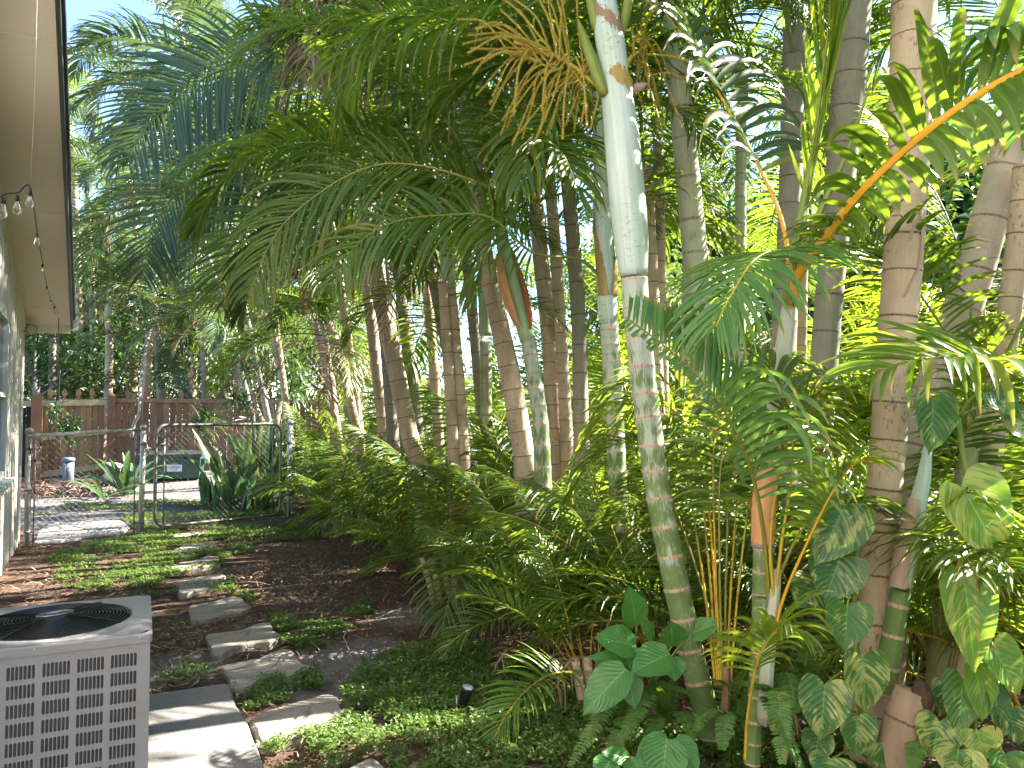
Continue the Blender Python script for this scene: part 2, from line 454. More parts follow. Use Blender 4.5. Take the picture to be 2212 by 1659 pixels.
def frond_geo(mb, P, n=42, ll=0.5, lw=0.035, start=0.18, f0=80, f1=28, vang=22, droop=0.6, r0=0.011, r1=0.003, segs=5, side=None, up=(0, 0, 1),
              seed=0, prof=(0.12, 0.85, 0.6), jit=1.0, lose=0.03, trim=None, fold=0.25, sides=(1, -1), twist=0.5, shape=0.3, vangs=None, lls=(1, 1), drl=None, rn=None, mats=(0, 1)):
    """P: rachis points from the stem outwards. Leaflets in two rows, petiole bare up to `start`."""
    rg = np.random.default_rng(seed)
    P = np.asarray([tuple(p) for p in P], float)
    D = catmull(P, 40)
    T = np.gradient(D, axis=0); T /= np.linalg.norm(T, axis=1)[:, None]
    if side is None:
        S = np.cross(T, np.array(up)); S /= np.linalg.norm(S, axis=1)[:, None] + 1e-9
    else:
        S = np.broadcast_to(np.array(side, float), T.shape)
        S = S - T * np.sum(S * T, axis=1)[:, None]; S /= np.linalg.norm(S, axis=1)[:, None]
    Nn = np.cross(S, T)
    x = np.linspace(0, 1, 40)
    tube(mb, D, r0 + (r1 - r0) * x ** 0.8, 6, mats[1], cap=False, rnd=0.3)
    for si, sd in enumerate(sides):
        tt = np.linspace(0, 1, n) ** 0.95
        tt = np.clip(tt + rg.normal(0, 0.25 / n, n) * jit, 0, 1)
        keep = rg.random(n) > lose
        tt = tt[keep]; m = len(tt)
        t = start + (0.992 - start) * tt
        ip = lambda A: np.stack([np.interp(t, x, A[:, k]) for k in range(3)], axis=1)
        B, Tt, Sd, Nv = ip(D), ip(T), ip(S) * sd, ip(Nn)
        f = np.radians(f0 + (f1 - f0) * tt + rg.normal(0, 3.5, m) * jit)[:, None]
        va = vang if vangs is None else vangs[si]
        a = np.radians(va * (1 - 0.3 * tt) + rg.normal(0, 6, m) * jit)[:, None]
        dirs = Tt * np.cos(f) + (Sd * np.cos(a) + Nv * np.sin(a)) * np.sin(f)
        fn = Nv * np.cos(a) - Sd * np.sin(a)
        L = ll * lls[si] * np.sin(np.pi * (prof[0] + prof[1] * tt)) ** prof[2] * rg.uniform(0.88, 1.08, m)
        dr = droop * rg.uniform(0.6, 1.45, m)
        if drl: dr = dr * drl[si]
        bent = rg.random(m) < 0.06 * jit
        dr = np.where(bent, dr * 2.5, dr)
        rd = rg.random(m) if rn is None else rg.uniform(rn[0], rn[1], m)
        tr = None if trim is None else np.clip(trim(tt, sd, rg), 0.05, 1)
        leaflets(mb, B, dirs, fn, L, lw * rg.uniform(0.8, 1.15, m) * (0.75 + 0.25 * np.sin(np.pi * tt)), segs, dr, mats[0], rd, fold, rg.normal(0, twist, m), tr, shape)
    return mb

def arch(L, e0, e1, n=9, curl=0.0, pw=1.3):
    """rachis points from the origin in the xz plane, starting at elevation e0 and ending at e1 (degrees)"""
    pts = [np.zeros(3)]
    for i in range(n):
        t = (i + 0.5) / n
        e = R(e0 + (e1 - e0) * t ** pw)
        b = curl * t ** 2
        pts.append(pts[-1] + L / n * np.array([math.cos(e) * math.cos(b), math.cos(e) * math.sin(b), math.sin(e)]))
    return pts

# library of frond shapes, from upright spear-like to hanging
SHAPES = [(88, 48), (76, 12), (64, -20), (50, -45), (32, -62), (12, -74), (-18, -84)]
LIB = {}
def frond_lib(key, leaf, pet, start=0.17, n=48, ll=0.56, lw=0.027, L=2.1, droop=0.8, vang=24, seeds=2, r0=0.013, **kw):
    out = []
    for i, (e0, e1) in enumerate(SHAPES):
        for s in range(seeds):
            mb = MB()
            frond_geo(mb, arch(L, e0, e1, curl=(s - 0.5) * 0.5), n=n, ll=ll, lw=lw, start=start, droop=droop, vang=vang, seed=i * 17 + s * 5 + len(LIB) * 101, r0=r0, side=(0, 1, 0) if e0 > 70 else None, **kw)
            out.append(mb.mesh('frond_' + key, [LM[leaf], PET[pet]]))
    LIB[key] = out
frond_lib('tall', 'green', 'green')
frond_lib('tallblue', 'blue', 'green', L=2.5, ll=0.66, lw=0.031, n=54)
frond_lib('areca', 'lime', 'yellow', start=0.30, n=42, ll=0.42, lw=0.018, L=1.7, droop=0.6, vang=32, r0=0.010)
frond_lib('arecag', 'deep', 'olive', start=0.28, n=46, ll=0.42, lw=0.018, L=1.7, droop=0.7, vang=30, r0=0.010)
frond_lib('arecam', 'green', 'olive', start=0.27, n=46, ll=0.42, lw=0.018, L=1.7, droop=0.75, vang=28, r0=0.010)
frond_lib('dead', 'dead', 'brown', n=30, ll=0.5, lw=0.022, droop=1.6, seeds=1, lose=0.25, twist=1.6)

def frond_inst(parent, key, shape, seed, loc, az, scale, tilt=0.0, roll=0.0):
    lib = LIB[key]
    per = len(lib) // len(SHAPES)
    me = lib[shape * per + seed % per]
    o = link('frond', me, parent, loc, (roll, tilt, az), scale)
    return o

def crown(parent, top, key, nf, scale, seed, lo=0, hi=6, dead=0, spread=0.05, azr=None, tiltv=8):
    rg = random.Random(seed)
    for i in range(nf):
        u = i / max(1, nf - 1)
        sh = int(round(lo + (hi - lo) * u + rg.uniform(-0.6, 0.6)))
        sh = min(6, max(0, sh))
        az = R(i * 137.5 + rg.uniform(-25, 25) + seed * 40) if azr is None else R(rg.uniform(*azr))
        off = Vector((math.cos(az), math.sin(az), 0)) * spread + Vector((0, 0, -0.25 * u * scale))
        frond_inst(parent, key, sh, rg.randint(0, 5), Vector(top) + off, az, scale * rg.uniform(0.82, 1.12), R(rg.uniform(-tiltv, tiltv)), R(rg.uniform(-18, 18)))
    for i in range(dead):
        az = rg.uniform(0, 6.28)
        o = frond_inst(parent, 'dead', rg.choice([5, 6]), 0, Vector(top) + Vector((0, 0, -0.3)), az, scale * 0.85, R(rg.uniform(-5, 20)))
        o.name = 'dead_frond'

def palm(name, label, base, top, r0, r1, mat, key='tall', nf=10, scale=1.0, seed=0, spacing=0.14, shaft=S_GREEN, shaftl=0.7, bow=0.0, group=None, cat='palm tree', mid=None, **kw):
    """a feather palm from base to top: ringed trunk, crownshaft, fronds"""
    base, top = Vector(base), Vector(top)
    th = thing(name, label, cat, base, group)
    t2 = top - base
    ax = t2.normalized()
    P = [Vector((0, 0, -0.05)), t2 * 0.35 + Vector((bow, bow * 0.5, 0)), t2 * 0.7 + Vector((bow, bow * 0.5, 0)) * 0.8, t2] if mid is None else [Vector((0, 0, -0.05))] + [Vector(m) - base for m in mid] + [t2]
    rr = np.linspace(r0, r1, len(P)); rr[0] = r0 * 1.35
    ringed(MB(), [tuple(p) for p in P], rr, spacing, 12).build('trunk', mat, th)
    mb = MB()
    s = np.linspace(0, 1, 8)
    Q = [tuple(t2 + ax * (shaftl * k)) for k in s]
    tube(mb, Q, r1 * np.array([1.0, 1.25, 1.32, 1.25, 1.1, 0.95, 0.8, 0.55]), 12)
    mb.build('crownshaft', shaft, th)
    crown(th, t2 + ax * shaftl * 0.95, key, nf, scale, seed, **kw)
    return th


def areca_shrub(label, base, key='areca', nf=11, scale=0.8, seed=0, group=None, lo=0, hi=3.2, spread=0.12, name='areca_palm_shrub', dead=0, azr=None):
    th = thing(name, label, 'palm shrub', base, group)
    rg = random.Random(seed)
    for i in range(nf):
        u = i / max(1, nf - 1)
        sh = min(6, max(0, int(round(lo + (hi - lo) * u + rg.uniform(-0.7, 0.7)))))
        az = R(i * 137.5 + rg.uniform(-30, 30) + seed * 40) if azr is None else R(rg.uniform(*azr))
        loc = Vector((math.cos(az + 0.7) * spread * rg.uniform(0.2, 1), math.sin(az + 0.7) * spread * rg.uniform(0.2, 1), -0.02))
        frond_inst(th, key, sh, rg.randint(0, 5), loc, az, scale * rg.uniform(0.7, 1.15), R(rg.uniform(-10, 10)), R(rg.uniform(-15, 15)))
    for i in range(dead):
        o = frond_inst(th, 'dead', 6, 0, Vector((0, 0, 0.45 * scale)), rg.uniform(0, 6.28), scale * 0.5, 0)
        o.name = 'dead_frond'
    return th
# ------------------------------------------------------------------ ground
def ground_mat():
    m, nt, out = new_mat('garden soil')
    ob = coords(nt, 'Object')
    n1 = noise(nt, ob, 1.1, 5.0, 0.6)
    n2 = noise(nt, ob, 22.0, 5.0, 0.7)
    n3 = noise(nt, mapped(nt, ob, (1, 1, 1), (7, 3, 0)), 90.0, 3.0, 0.7)
    soil = ramp(nt, n2, [(0.28, (0.045, 0.028, 0.020)), (0.48, (0.12, 0.075, 0.053)), (0.68, (0.21, 0.14, 0.10)), (0.85, (0.31, 0.225, 0.165))])
    soil = mixc(nt, maths(nt, 'MULTIPLY', n3, 0.5), soil, (0.05, 0.03, 0.025))
    sand = ramp(nt, maths(nt, 'ADD', maths(nt, 'MULTIPLY', n2, 0.5), maths(nt, 'MULTIPLY', n3, 0.5)), [(0.3, (0.09, 0.083, 0.08)), (0.55, (0.20, 0.186, 0.18)), (0.75, (0.34, 0.315, 0.30))])
    # sandy patches: one beside the path, the trodden yard beyond the gate, and scattered ones
    def spot(p, r):
        d = nt.nodes.new('ShaderNodeVectorMath'); d.operation = 'DISTANCE'
        lk(nt, ob, d.inputs[0]); d.inputs[1].default_value = (p[0], p[1], 0)
        mr = nt.nodes.new('ShaderNodeMapRange')
        mr.inputs['From Min'].default_value = r * 1.25; mr.inputs['From Max'].default_value = r * 0.3
        lk(nt, d.outputs['Value'], mr.inputs['Value'])
        return mr.outputs[0]
    k = spot(gd(740, 1450), 0.75)
    for x, y, r in ((790, 1395, 0.4), (395, 1440, 0.5), (860, 1330, 0.5), (700, 1360, 0.35)):
        k = maths(nt, 'MAXIMUM', k, maths(nt, 'MULTIPLY', spot(gd(x, y), r), 0.75))
    for x, y, r in ((170, 1098, 3.4), (380, 1072, 2.8), (430, 1045, 2.5)):
        k = maths(nt, 'MAXIMUM', k, spot(gd(x, y), r))
    fac = maths(nt, 'ADD', maths(nt, 'MULTIPLY', k, 0.8), maths(nt, 'MULTIPLY', maths(nt, 'SUBTRACT', n1, 0.5), 0.9))
    fac = ramp(nt, fac, [(0.30, (0, 0, 0)), (0.52, (1, 1, 1))])
    col = mixc(nt, fac, soil, sand)
    h = maths(nt, 'ADD', n2, maths(nt, 'MULTIPLY', n3, 0.4))
    princ(nt, out, col, 0.95, 0.15, bump(nt, h, 0.9, 0.03))
    return m

M_GROUND = ground_mat()
xs = np.concatenate([-np.geomspace(120, 9, 14), np.linspace(-8.5, 5, 110), np.geomspace(5.5, 120, 14)])
ys = np.concatenate([[-60, -20, -6, -2], np.linspace(0, 20, 150), np.geomspace(21, 160, 12)])
X, Y = np.meshgrid(xs, ys)
Z = ground_z(X, Y) + np.where((Y < 20) & (X > -9) & (X < 6), (np.sin(X * 3.1 + Y * 1.3) * np.sin(Y * 2.7 - X) * 0.012 + np.random.default_rng(3).normal(0, 0.005, X.shape)), 0) - 0.012
mb = MB()
w = len(xs)
mb.add(np.stack([X, Y, Z], axis=2).reshape(-1, 3), [(j * w + i, j * w + i + 1, (j + 1) * w + i + 1, (j + 1) * w + i) for j in range(len(ys) - 1) for i in range(w - 1)])
tag(mb.build('ground', M_GROUND), 'dark mulchy garden soil with sandy patches across the yard', 'ground', kind='structure')

# concrete, stepping stones
def concrete(name, c, c2, stain, lines=None):
    m, nt, out = new_mat(name)
    ob = coords(nt, 'Object')
    n1 = noise(nt, ob, 3.0, 5.0, 0.65); n2 = noise(nt, ob, 140.0, 2.0, 0.7); n3 = noise(nt, ob, 16.0, 5.0, 0.7)
    col = mixc(nt, n1, c, c2)
    col = mixc(nt, ramp(nt, n3, [(0.5, (0, 0, 0)), (0.75, (1, 1, 1))]), col, stain)
    col = mixc(nt, ramp(nt, n2, [(0.42, (1, 1, 1)), (0.58, (0, 0, 0))]), col, tuple(x * 0.62 for x in c))
    h = n2
    if lines:
        v = nt.nodes.new('ShaderNodeTexVoronoi'); v.feature = 'DISTANCE_TO_EDGE'; v.inputs['Scale'].default_value = lines
        wv = nt.nodes.new('ShaderNodeVectorMath'); wv.operation = 'ADD'
        nz = nt.nodes.new('ShaderNodeTexNoise'); nz.inputs['Scale'].default_value = 6.0
        lk(nt, ob, nz.inputs['Vector'])
        sc = nt.nodes.new('ShaderNodeVectorMath'); sc.operation = 'SCALE'; sc.inputs['Scale'].default_value = 0.12
        lk(nt, nz.outputs['Color'], sc.inputs[0]); lk(nt, ob, wv.inputs[0]); lk(nt, sc.outputs[0], wv.inputs[1])
        lk(nt, wv.outputs[0], v.inputs['Vector'])
        k = ramp(nt, v.outputs['Distance'], [(0.0, (1, 1, 1)), (0.022, (0, 0, 0))])
        col = mixc(nt, maths(nt, 'MULTIPLY', k, 0.6), col, tuple(x * 0.35 for x in c))
        h = maths(nt, 'SUBTRACT', n2, maths(nt, 'MULTIPLY', k, 2.0))
    princ(nt, out, col, 0.9, 0.2, bump(nt, h, 0.5, 0.006))
    return m
M_CONC = concrete('weathered concrete', (0.275, 0.262, 0.248), (0.20, 0.19, 0.18), (0.13, 0.122, 0.112))
M_STONE = concrete('cast stepping stone', (0.40, 0.35, 0.295), (0.33, 0.288, 0.245), (0.21, 0.182, 0.15), 2.6)
M_PAVER = concrete('pale paving', (0.55, 0.50, 0.46), (0.46, 0.42, 0.39), (0.36, 0.32, 0.29))

def slab(name, pix, z, th, mat, label, cat, group=None, kind=None, rnd=0.012, wob=0.008):
    P = [gd(x, y, z) for x, y in pix]
    c = sum((p for p in P), Vector()) / len(P)
    c.z = 0
    # outline with the corners eased
    Q = []
    n = len(P)
    for i in range(n):
        a, b = P[i], P[(i + 1) % n]
        L = (b - a).length
        e = min(0.25, 0.022 / max(L, 1e-6))
        k = max(2, int(L / 0.06))
        for t in np.linspace(e, 1 - e, k):
            q = a.lerp(b, t)
            Q.append(q + Vector((random.uniform(-wob, wob), random.uniform(-wob, wob), 0)) * min(1, L * 3))
    n = len(Q)
    inn = [q + (Vector((c.x, c.y, q.z)) - q).normalized() * rnd for q in Q]
    vs = [tuple(q - c + Vector((0, 0, -th))) for q in Q] + [tuple(q - c + Vector((0, 0, -rnd))) for q in Q] + [tuple(q - c) for q in inn]
    f = []
    for k in range(2):
        f += [(k * n + i, k * n + (i + 1) % n, (k + 1) * n + (i + 1) % n, (k + 1) * n + i) for i in range(n)]
    f.append(tuple(2 * n + i for i in range(n)))
    mb = MB().add(vs, f)
    o = mb.build(name, mat, None, None, smooth=False)
    o.location = c
    # make the top face up
    return tag(o, label, cat, group, kind)

slab('concrete_pad', [(60, 1515), (330, 1498), (496, 1474), (503, 1500), (510, 1522), (530, 1550), (552, 1603), (572, 1659), (600, 1760), (-500, 1760), (-420, 1545)], 0.05, 0.12, M_CONC,
     'grey concrete pad that the air conditioner stands on', 'concrete pad', kind='structure', wob=0.003)
STONES = [
 ([(745, 1660), (770, 1648), (800, 1634), (815, 1640), (838, 1660), (860, 1700), (720, 1700)], 'stepping stone cut off by the bottom edge of the picture', 0.05),
 ([(533, 1556), (560, 1540), (640, 1515), (680, 1506), (702, 1497), (728, 1502), (736, 1528), (764, 1543), (745, 1560), (690, 1572), (640, 1590), (576, 1607), (556, 1598), (552, 1572)], 'large stepping stone beside the concrete pad with a fallen leaf on it', 0.05),
 ([(478, 1441), (505, 1432), (560, 1420), (610, 1400), (632, 1403), (645, 1420), (650, 1432), (677, 1440), (675, 1450), (630, 1456), (590, 1462), (540, 1478), (500, 1484), (494, 1462)], 'stepping stone touching the far corner of the concrete pad', 0.06),
 ([(442, 1370), (475, 1366), (520, 1360), (560, 1345), (584, 1343), (592, 1360), (612, 1372), (590, 1382), (545, 1386), (500, 1400), (478, 1414), (458, 1412), (455, 1390)], 'pale stepping stone with a thick front edge showing on bare soil', 0.07),
 ([(406, 1308), (430, 1304), (470, 1296), (500, 1288), (522, 1290), (530, 1302), (546, 1308), (530, 1318), (490, 1324), (450, 1334), (412, 1338), (409, 1322)], 'stepping stone level with the far corner of the air conditioner', 0.05),
 ([(370, 1257), (400, 1253), (440, 1243), (475, 1238), (486, 1240), (486, 1252), (498, 1258), (470, 1266), (430, 1272), (398, 1284), (386, 1284), (384, 1268)], 'notched stepping stone set among the green groundcover', 0.05),
 ([(369, 1222), (385, 1216), (420, 1210), (450, 1200), (470, 1201), (472, 1212), (476, 1217), (450, 1222), (415, 1228), (390, 1233), (372, 1233)], 'half lit stepping stone third from the chain link gate', 0.05),
 ([(375, 1188), (395, 1178), (440, 1173), (468, 1171), (466, 1181), (430, 1189), (390, 1197), (372, 1196)], 'stepping stone second from the gate and half grown over', 0.03),
 ([(368, 1163), (380, 1153), (420, 1148), (450, 1148), (440, 1158), (400, 1166), (372, 1168)], 'stepping stone nearest the chain link gate and almost overgrown', 0.03),
 ([(378, 1112), (395, 1106), (430, 1103), (456, 1103), (452, 1111), (420, 1116), (384, 1119)], 'grey paver lying beyond the chain link gate', 0.03)]
for pix, lab, z in STONES:
    slab('stepping_stone', pix, 0.012 + z * 0.42, 0.08, M_STONE, lab, 'stepping stone', 'stepping stones of the garden path')
slab('paving', [(75, 1172), (82, 1148), (110, 1128), (160, 1130), (200, 1122), (262, 1124), (280, 1138), (262, 1152), (200, 1158), (110, 1172)], 0.015, 0.06, M_PAVER,
     'pale concrete paving in the sun behind the chain link panel', 'paving', kind='structure')

# ------------------------------------------------------------------ groundcover and litter
def inpoly(px, py, poly):
    poly = np.array(poly, float)
    ins = np.zeros(px.shape, bool)
    j = len(poly) - 1
    for i in range(len(poly)):
        (xi, yi), (xj, yj) = poly[i], poly[j]
        c = ((yi > py) != (yj > py)) & (px < (xj - xi) * (py - yi) / (yj - yi + 1e-9) + xi)
        ins ^= c
        j = i
    return ins

def vnoise(x, y, s, seed):
    rg = np.random.default_rng(seed)
    g = rg.random((64, 64))
    x, y = x * s + 100, y * s + 100
    xi, yi = np.floor(x).astype(int), np.floor(y).astype(int)
    fx, fy = x - xi, y - yi
    fx, fy = fx * fx * (3 - 2 * fx), fy * fy * (3 - 2 * fy)
    a, b = g[xi % 64, yi % 64], g[(xi + 1) % 64, yi % 64]
    c, d = g[xi % 64, (yi + 1) % 64], g[(xi + 1) % 64, (yi + 1) % 64]
    return (a * (1 - fx) + b * fx) * (1 - fy) + (c * (1 - fx) + d * fx) * fy

STONEPOLY = [s[0] for s in STONES] + [[(0, 1520), (330, 1500), (496, 1476), (510, 1522), (530, 1550), (552, 1603), (572, 1660), (0, 1660)]]
NEARP = [(556, 1660), (575, 1612), (690, 1582), (770, 1545), (735, 1500), (790, 1440), (850, 1412), (960, 1392), (1060, 1402), (1150, 1440), (1210, 1480), (1300, 1540), (1420, 1560), (1560, 1600), (1900, 1600), (1900, 1760), (560, 1760)]
GAPP = [(505, 1490), (520, 1485), (680, 1455), (690, 1470), (700, 1495), (560, 1535), (530, 1548)]
MIDP = [(90, 1215), (150, 1185), (250, 1165), (330, 1150), (520, 1135), (640, 1125), (720, 1150), (700, 1175), (560, 1188), (480, 1210), (500, 1250), (500, 1290), (440, 1300), (400, 1345), (330, 1380), (330, 1300), (250, 1285), (120, 1270)]
TUFTP = [[(330, 1470), (400, 1440), (460, 1445), (440, 1470), (340, 1495)], [(520, 1330), (640, 1330), (780, 1350), (720, 1380), (610, 1375)], [(720, 1310), (790, 1290), (800, 1330), (740, 1340)], [(480, 1270), (540, 1280), (560, 1320), (500, 1300)], [(560, 1375), (660, 1370), (700, 1400), (640, 1405)]]
FARP = [(80, 1115), (150, 1090), (300, 1085), (330, 1095), (480, 1110), (620, 1095), (640, 1130), (330, 1152), (300, 1150), (260, 1120), (120, 1128)]
FAR2 = [(100, 1075), (200, 1065), (300, 1085), (430, 1060), (520, 1040), (640, 1080), (480, 1105), (330, 1092), (200, 1090)]

def scatter_ground(n, x0, x1, y0, y1, seed):
    rg = np.random.default_rng(seed)
    x, y = rg.uniform(x0, x1, n), rg.uniform(y0, y1, n)
    P = np.stack([x, y, np.zeros(n)], axis=1)
    px, py = proj(P)
    return x, y, px, py, rg

def on_stone(px, py):
    k = np.zeros(px.shape, bool)
    for s in STONEPOLY: k |= inpoly(px, py, s)
    return k

def leaf_cloud(mb, x, y, z, size, rg, lift=(0.1, 0.9), asp=0.42, nleaf=5, mat=0):
    """rosettes of small pointed leaves"""
    n = len(x)
    for k in range(nleaf):
        az = rg.uniform(0, 2 * np.pi, n)
        el = rg.uniform(lift[0], lift[1], n)
        D = np.stack([np.cos(az) * np.cos(el), np.sin(az) * np.cos(el), np.sin(el)], axis=1)
        Nn = np.stack([-np.cos(az) * np.sin(el), -np.sin(az) * np.sin(el), np.cos(el)], axis=1) + rg.normal(0, 0.25, (n, 3))
        B = np.stack([x + rg.normal(0, size * 0.35, n), y + rg.normal(0, size * 0.35, n), z * rg.uniform(0.2, 1, n) + ground_z(x, y)], axis=1)
        sz = size * rg.uniform(0.6, 1.25, n)
        # five-point leaf: base, two sides, tip, folded on the midrib
        Nn -= D * np.sum(Nn * D, axis=1)[:, None]; Nn /= np.linalg.norm(Nn, axis=1)[:, None]
        W = np.cross(D, Nn)
        s = sz[:, None]
        m1 = B + D * s * 0.42 + np.array([0, 0, 1]) * 0
        tip = B + D * s + np.array([0, 0, -0.25]) * s
        l, r_ = m1 + W * s * asp * 0.5 + Nn * s * 0.07, m1 - W * s * asp * 0.5 + Nn * s * 0.07
        V = np.stack([B, l, m1, r_, tip], axis=1).reshape(-1, 3)
        uv = np.tile(np.array([[0.5, 0], [0, 0.4], [0.5, 0.4], [1, 0.4], [0.5, 1]]), (n, 1))
        f = []
        for i in range(n):
            o = i * 5
            f += [(o, o + 1, o + 2), (o, o + 2, o + 3), (o + 1, o + 4, o + 2), (o + 2, o + 4, o + 3)]
        mb.add(V, f, uv, mat, np.repeat(rg.random(n), 5))

mb = MB()
x, y, px, py, rg = scatter_ground(26000, -1.5, 2.4, 2.9, 5.6, 11)
k = (inpoly(px, py, NEARP) & (vnoise(x, y, 3.1, 5) * 0.6 + vnoise(x, y, 9, 6) * 0.4 + np.clip((px - 700) / 1500, -0.1, 0.2) > 0.44)) | (inpoly(px, py, GAPP) & (vnoise(x, y, 9, 6) > 0.3))
k &= ~on_stone(px, py)
i = np.where(k)[0][:7000]
leaf_cloud(mb, x[i], y[i], np.full(len(i), 0.055), 0.033, rg, nleaf=6)
x, y, px, py, rg = scatter_ground(60000, -7.5, -0.5, 5.2, 12.0, 12)
k = inpoly(px, py, MIDP) & (vnoise(x, y, 1.4, 8) * 0.6 + vnoise(x, y, 6, 9) * 0.4 > 0.50)
for t in TUFTP: k |= inpoly(px, py, t) & (vnoise(x, y, 5, 9) > 0.5)
k &= ~(on_stone(px, py) & (rg.random(len(x)) < 0.93))
i = np.where(k)[0][:10500]
leaf_cloud(mb, x[i], y[i], np.full(len(i), 0.045), 0.038, rg, nleaf=4)
x, y, px, py, rg = scatter_ground(9000, -2.5, 0.6, 3.6, 6.5, 14)
k = np.zeros(len(x), bool)
for t in TUFTP: k |= inpoly(px, py, t) & (vnoise(x, y, 5, 9) > 0.42)
k &= ~on_stone(px, py)
i = np.where(k)[0][:700]
leaf_cloud(mb, x[i], y[i], np.full(len(i), 0.04), 0.036, rg)
x, y, px, py, rg = scatter_ground(40000, -13, -2, 10, 17.5, 13)
k = (inpoly(px, py, FARP) & (vnoise(x, y, 1.6, 3) > 0.42)) | (inpoly(px, py, FAR2) & (vnoise(x, y, 1.1, 4) > 0.55))
i = np.where(k)[0][:4200]
leaf_cloud(mb, x[i], y[i], np.full(len(i), 0.05), 0.06, rg, nleaf=3)
x, y, px, py, rg = scatter_ground(9000, -2.8, 1.4, 3.8, 9.5, 17)
k = (py > 1150) & (px > 330) & (px < 1120) & ~on_stone(px, py) & (vnoise(x, y, 2.2, 41) * 0.6 + vnoise(x, y, 11, 42) * 0.4 > 0.56)
i = np.where(k)[0][:900]
leaf_cloud(mb, x[i], y[i], np.full(len(i), 0.025), 0.028, rg, nleaf=3)
tag(mb.build('groundcover', LM['cover']), 'low leafy green groundcover creeping over the yard', 'groundcover', kind='stuff')

# brown litter: shreds of palm fibre, twigs and curled dead leaflets
def litter_mat():
    m, nt, out = new_mat('dry leaf litter')
    r = attr(nt, 'rnd')
    col = ramp(nt, r, [(0.0, (0.06, 0.034, 0.024)), (0.35, (0.14, 0.075, 0.05)), (0.65, (0.23, 0.14, 0.095)), (0.9, (0.36, 0.26, 0.19)), (1.0, (0.48, 0.39, 0.31))])
    princ(nt, out, col, 0.85, 0.2)
    return m
M_LITTER = litter_mat()
def shreds(mb, x, y, L, W, rg, h=0.03):
    n = len(x)
    az = rg.uniform(0, 2 * np.pi, n); el = rg.normal(0, 0.18, n)
    D = np.stack([np.cos(az) * np.cos(el), np.sin(az) * np.cos(el), np.sin(el)], axis=1)
    B = np.stack([x, y, rg.uniform(0.0, h, n) + ground_z(x, y)], axis=1)
    half = L[:, None] * 0.5
    S = np.stack([-np.sin(az), np.cos(az), np.zeros(n)], axis=1)
    bend = rg.normal(0, 0.22, n)[:, None]
    a, c, b = B - D * half, B + S * half * bend + np.array([0, 0, 0.006]), B + D * half
    w = (W[:, None] * 0.5) * S
    V = np.stack([a - w * 0.4, a + w * 0.4, c - w, c + w, b - w * 0.3, b + w * 0.3], axis=1).reshape(-1, 3)
    f = []
    for i in range(n):
        o = i * 6
        f += [(o, o + 1, o + 3, o + 2), (o + 2, o + 3, o + 5, o + 4)]
    mb.add(V, f, None, 0, np.repeat(rg.random(n), 6))

mb = MB()
x, y, px, py, rg = scatter_ground(46000, -2.8, 1.8, 3.6, 9.5, 21)
k = (py > 1120) & (px > 330) & ~on_stone(px, py)
green = inpoly(px, py, NEARP) | inpoly(px, py, MIDP)
k &= ~green | (rg.random(len(x)) < 0.12)
k &= (vnoise(x, y, 1.5, 31) + 0.25 > rg.random(len(x)))
i = np.where(k)[0][:14000]
shreds(mb, x[i], y[i], rg.uniform(0.02, 0.075, len(i)), rg.uniform(0.003, 0.012, len(i)), rg)
x, y, px, py, rg = scatter_ground(16000, -6.2, -1.6, 4.0, 9.8, 22)
k = (px < 420) & (py > 1150) & ~on_stone(px, py)
k &= ~inpoly(px, py, MIDP) | (rg.random(len(x)) < 0.10)
i = np.where(k)[0][:4000]
shreds(mb, x[i], y[i], rg.uniform(0.04, 0.16, len(i)), rg.uniform(0.004, 0.014, len(i)), rg)
# long curved fibres and twigs
x, y, px, py, rg = scatter_ground(2500, -2.6, 1.6, 4.4, 9.0, 23)
k = (px > 500) & (px < 1150) & (py > 1180) & (py < 1440) & ~on_stone(px, py)
i = np.where(k)[0][:420]
shreds(mb, x[i], y[i], rg.uniform(0.15, 0.45, len(i)), rg.uniform(0.004, 0.009, len(i)), rg, 0.05)
x, y, px, py, rg = scatter_ground(3000, -13, 2, 10, 18, 24)
i = np.where((px > 60) & (px < 700))[0][:1200]
shreds(mb, x[i], y[i], rg.uniform(0.08, 0.25, len(i)), rg.uniform(0.01, 0.03, len(i)), rg, 0.03)
tag(mb.build('leaf_litter', M_LITTER), 'brown shredded palm litter and twigs on the soil', 'leaf litter', kind='stuff')

# ------------------------------------------------------------------ the house on the left
M_SIDING = plain('painted siding', (0.66, 0.63, 0.58), 0.6, 0.3, var=0.06, dirt=((0.40, 0.37, 0.32), 2.0, 0.35))
M_SOFFIT = plain('soffit paint beige', (0.72, 0.65, 0.54), 0.75, 0.2, var=0.05, scale=3.0, dirt=((0.62, 0.55, 0.45), 1.2, 0.4), bumps=0.12)
M_FASCIA = plain('dark green gutter paint', (0.035, 0.045, 0.045), 0.4, 0.5, var=0.25)
M_ROOF = plain('roof shingles', (0.16, 0.15, 0.14), 0.9, 0.2, var=0.3, scale=30)
M_WHITE = plain('white trim paint', (0.72, 0.72, 0.71), 0.5, 0.4, var=0.05)
M_GLASSW = plain('window glass dark', (0.03, 0.045, 0.06), 0.06, 0.9, var=0.1)
NW, NE, SEND = -0.763, -0.247, 11.36
zr = lambda s: 2.76 + 0.255 * (11.55 - s) if s > 1.0 else 2.76 + 0.255 * 10.55 - 0.255 * (1.0 - s)
house = thing('house', 'cream sided house with a beige soffit along the edge of the yard', 'house', sn(SEND, NW))
hb = house.location
AX = (DV, NV, Vector((0, 0, 1)))
mb = MB()
prof = [(-5.5, -0.1), (SEND, -0.1), (SEND, zr(SEND)), (1.0, zr(1.0)), (-5.5, zr(-5.5))]
V = [tuple(sn(s, NW, z)) for s, z in prof] + [tuple(sn(s, NW - 8, z)) for s, z in prof]
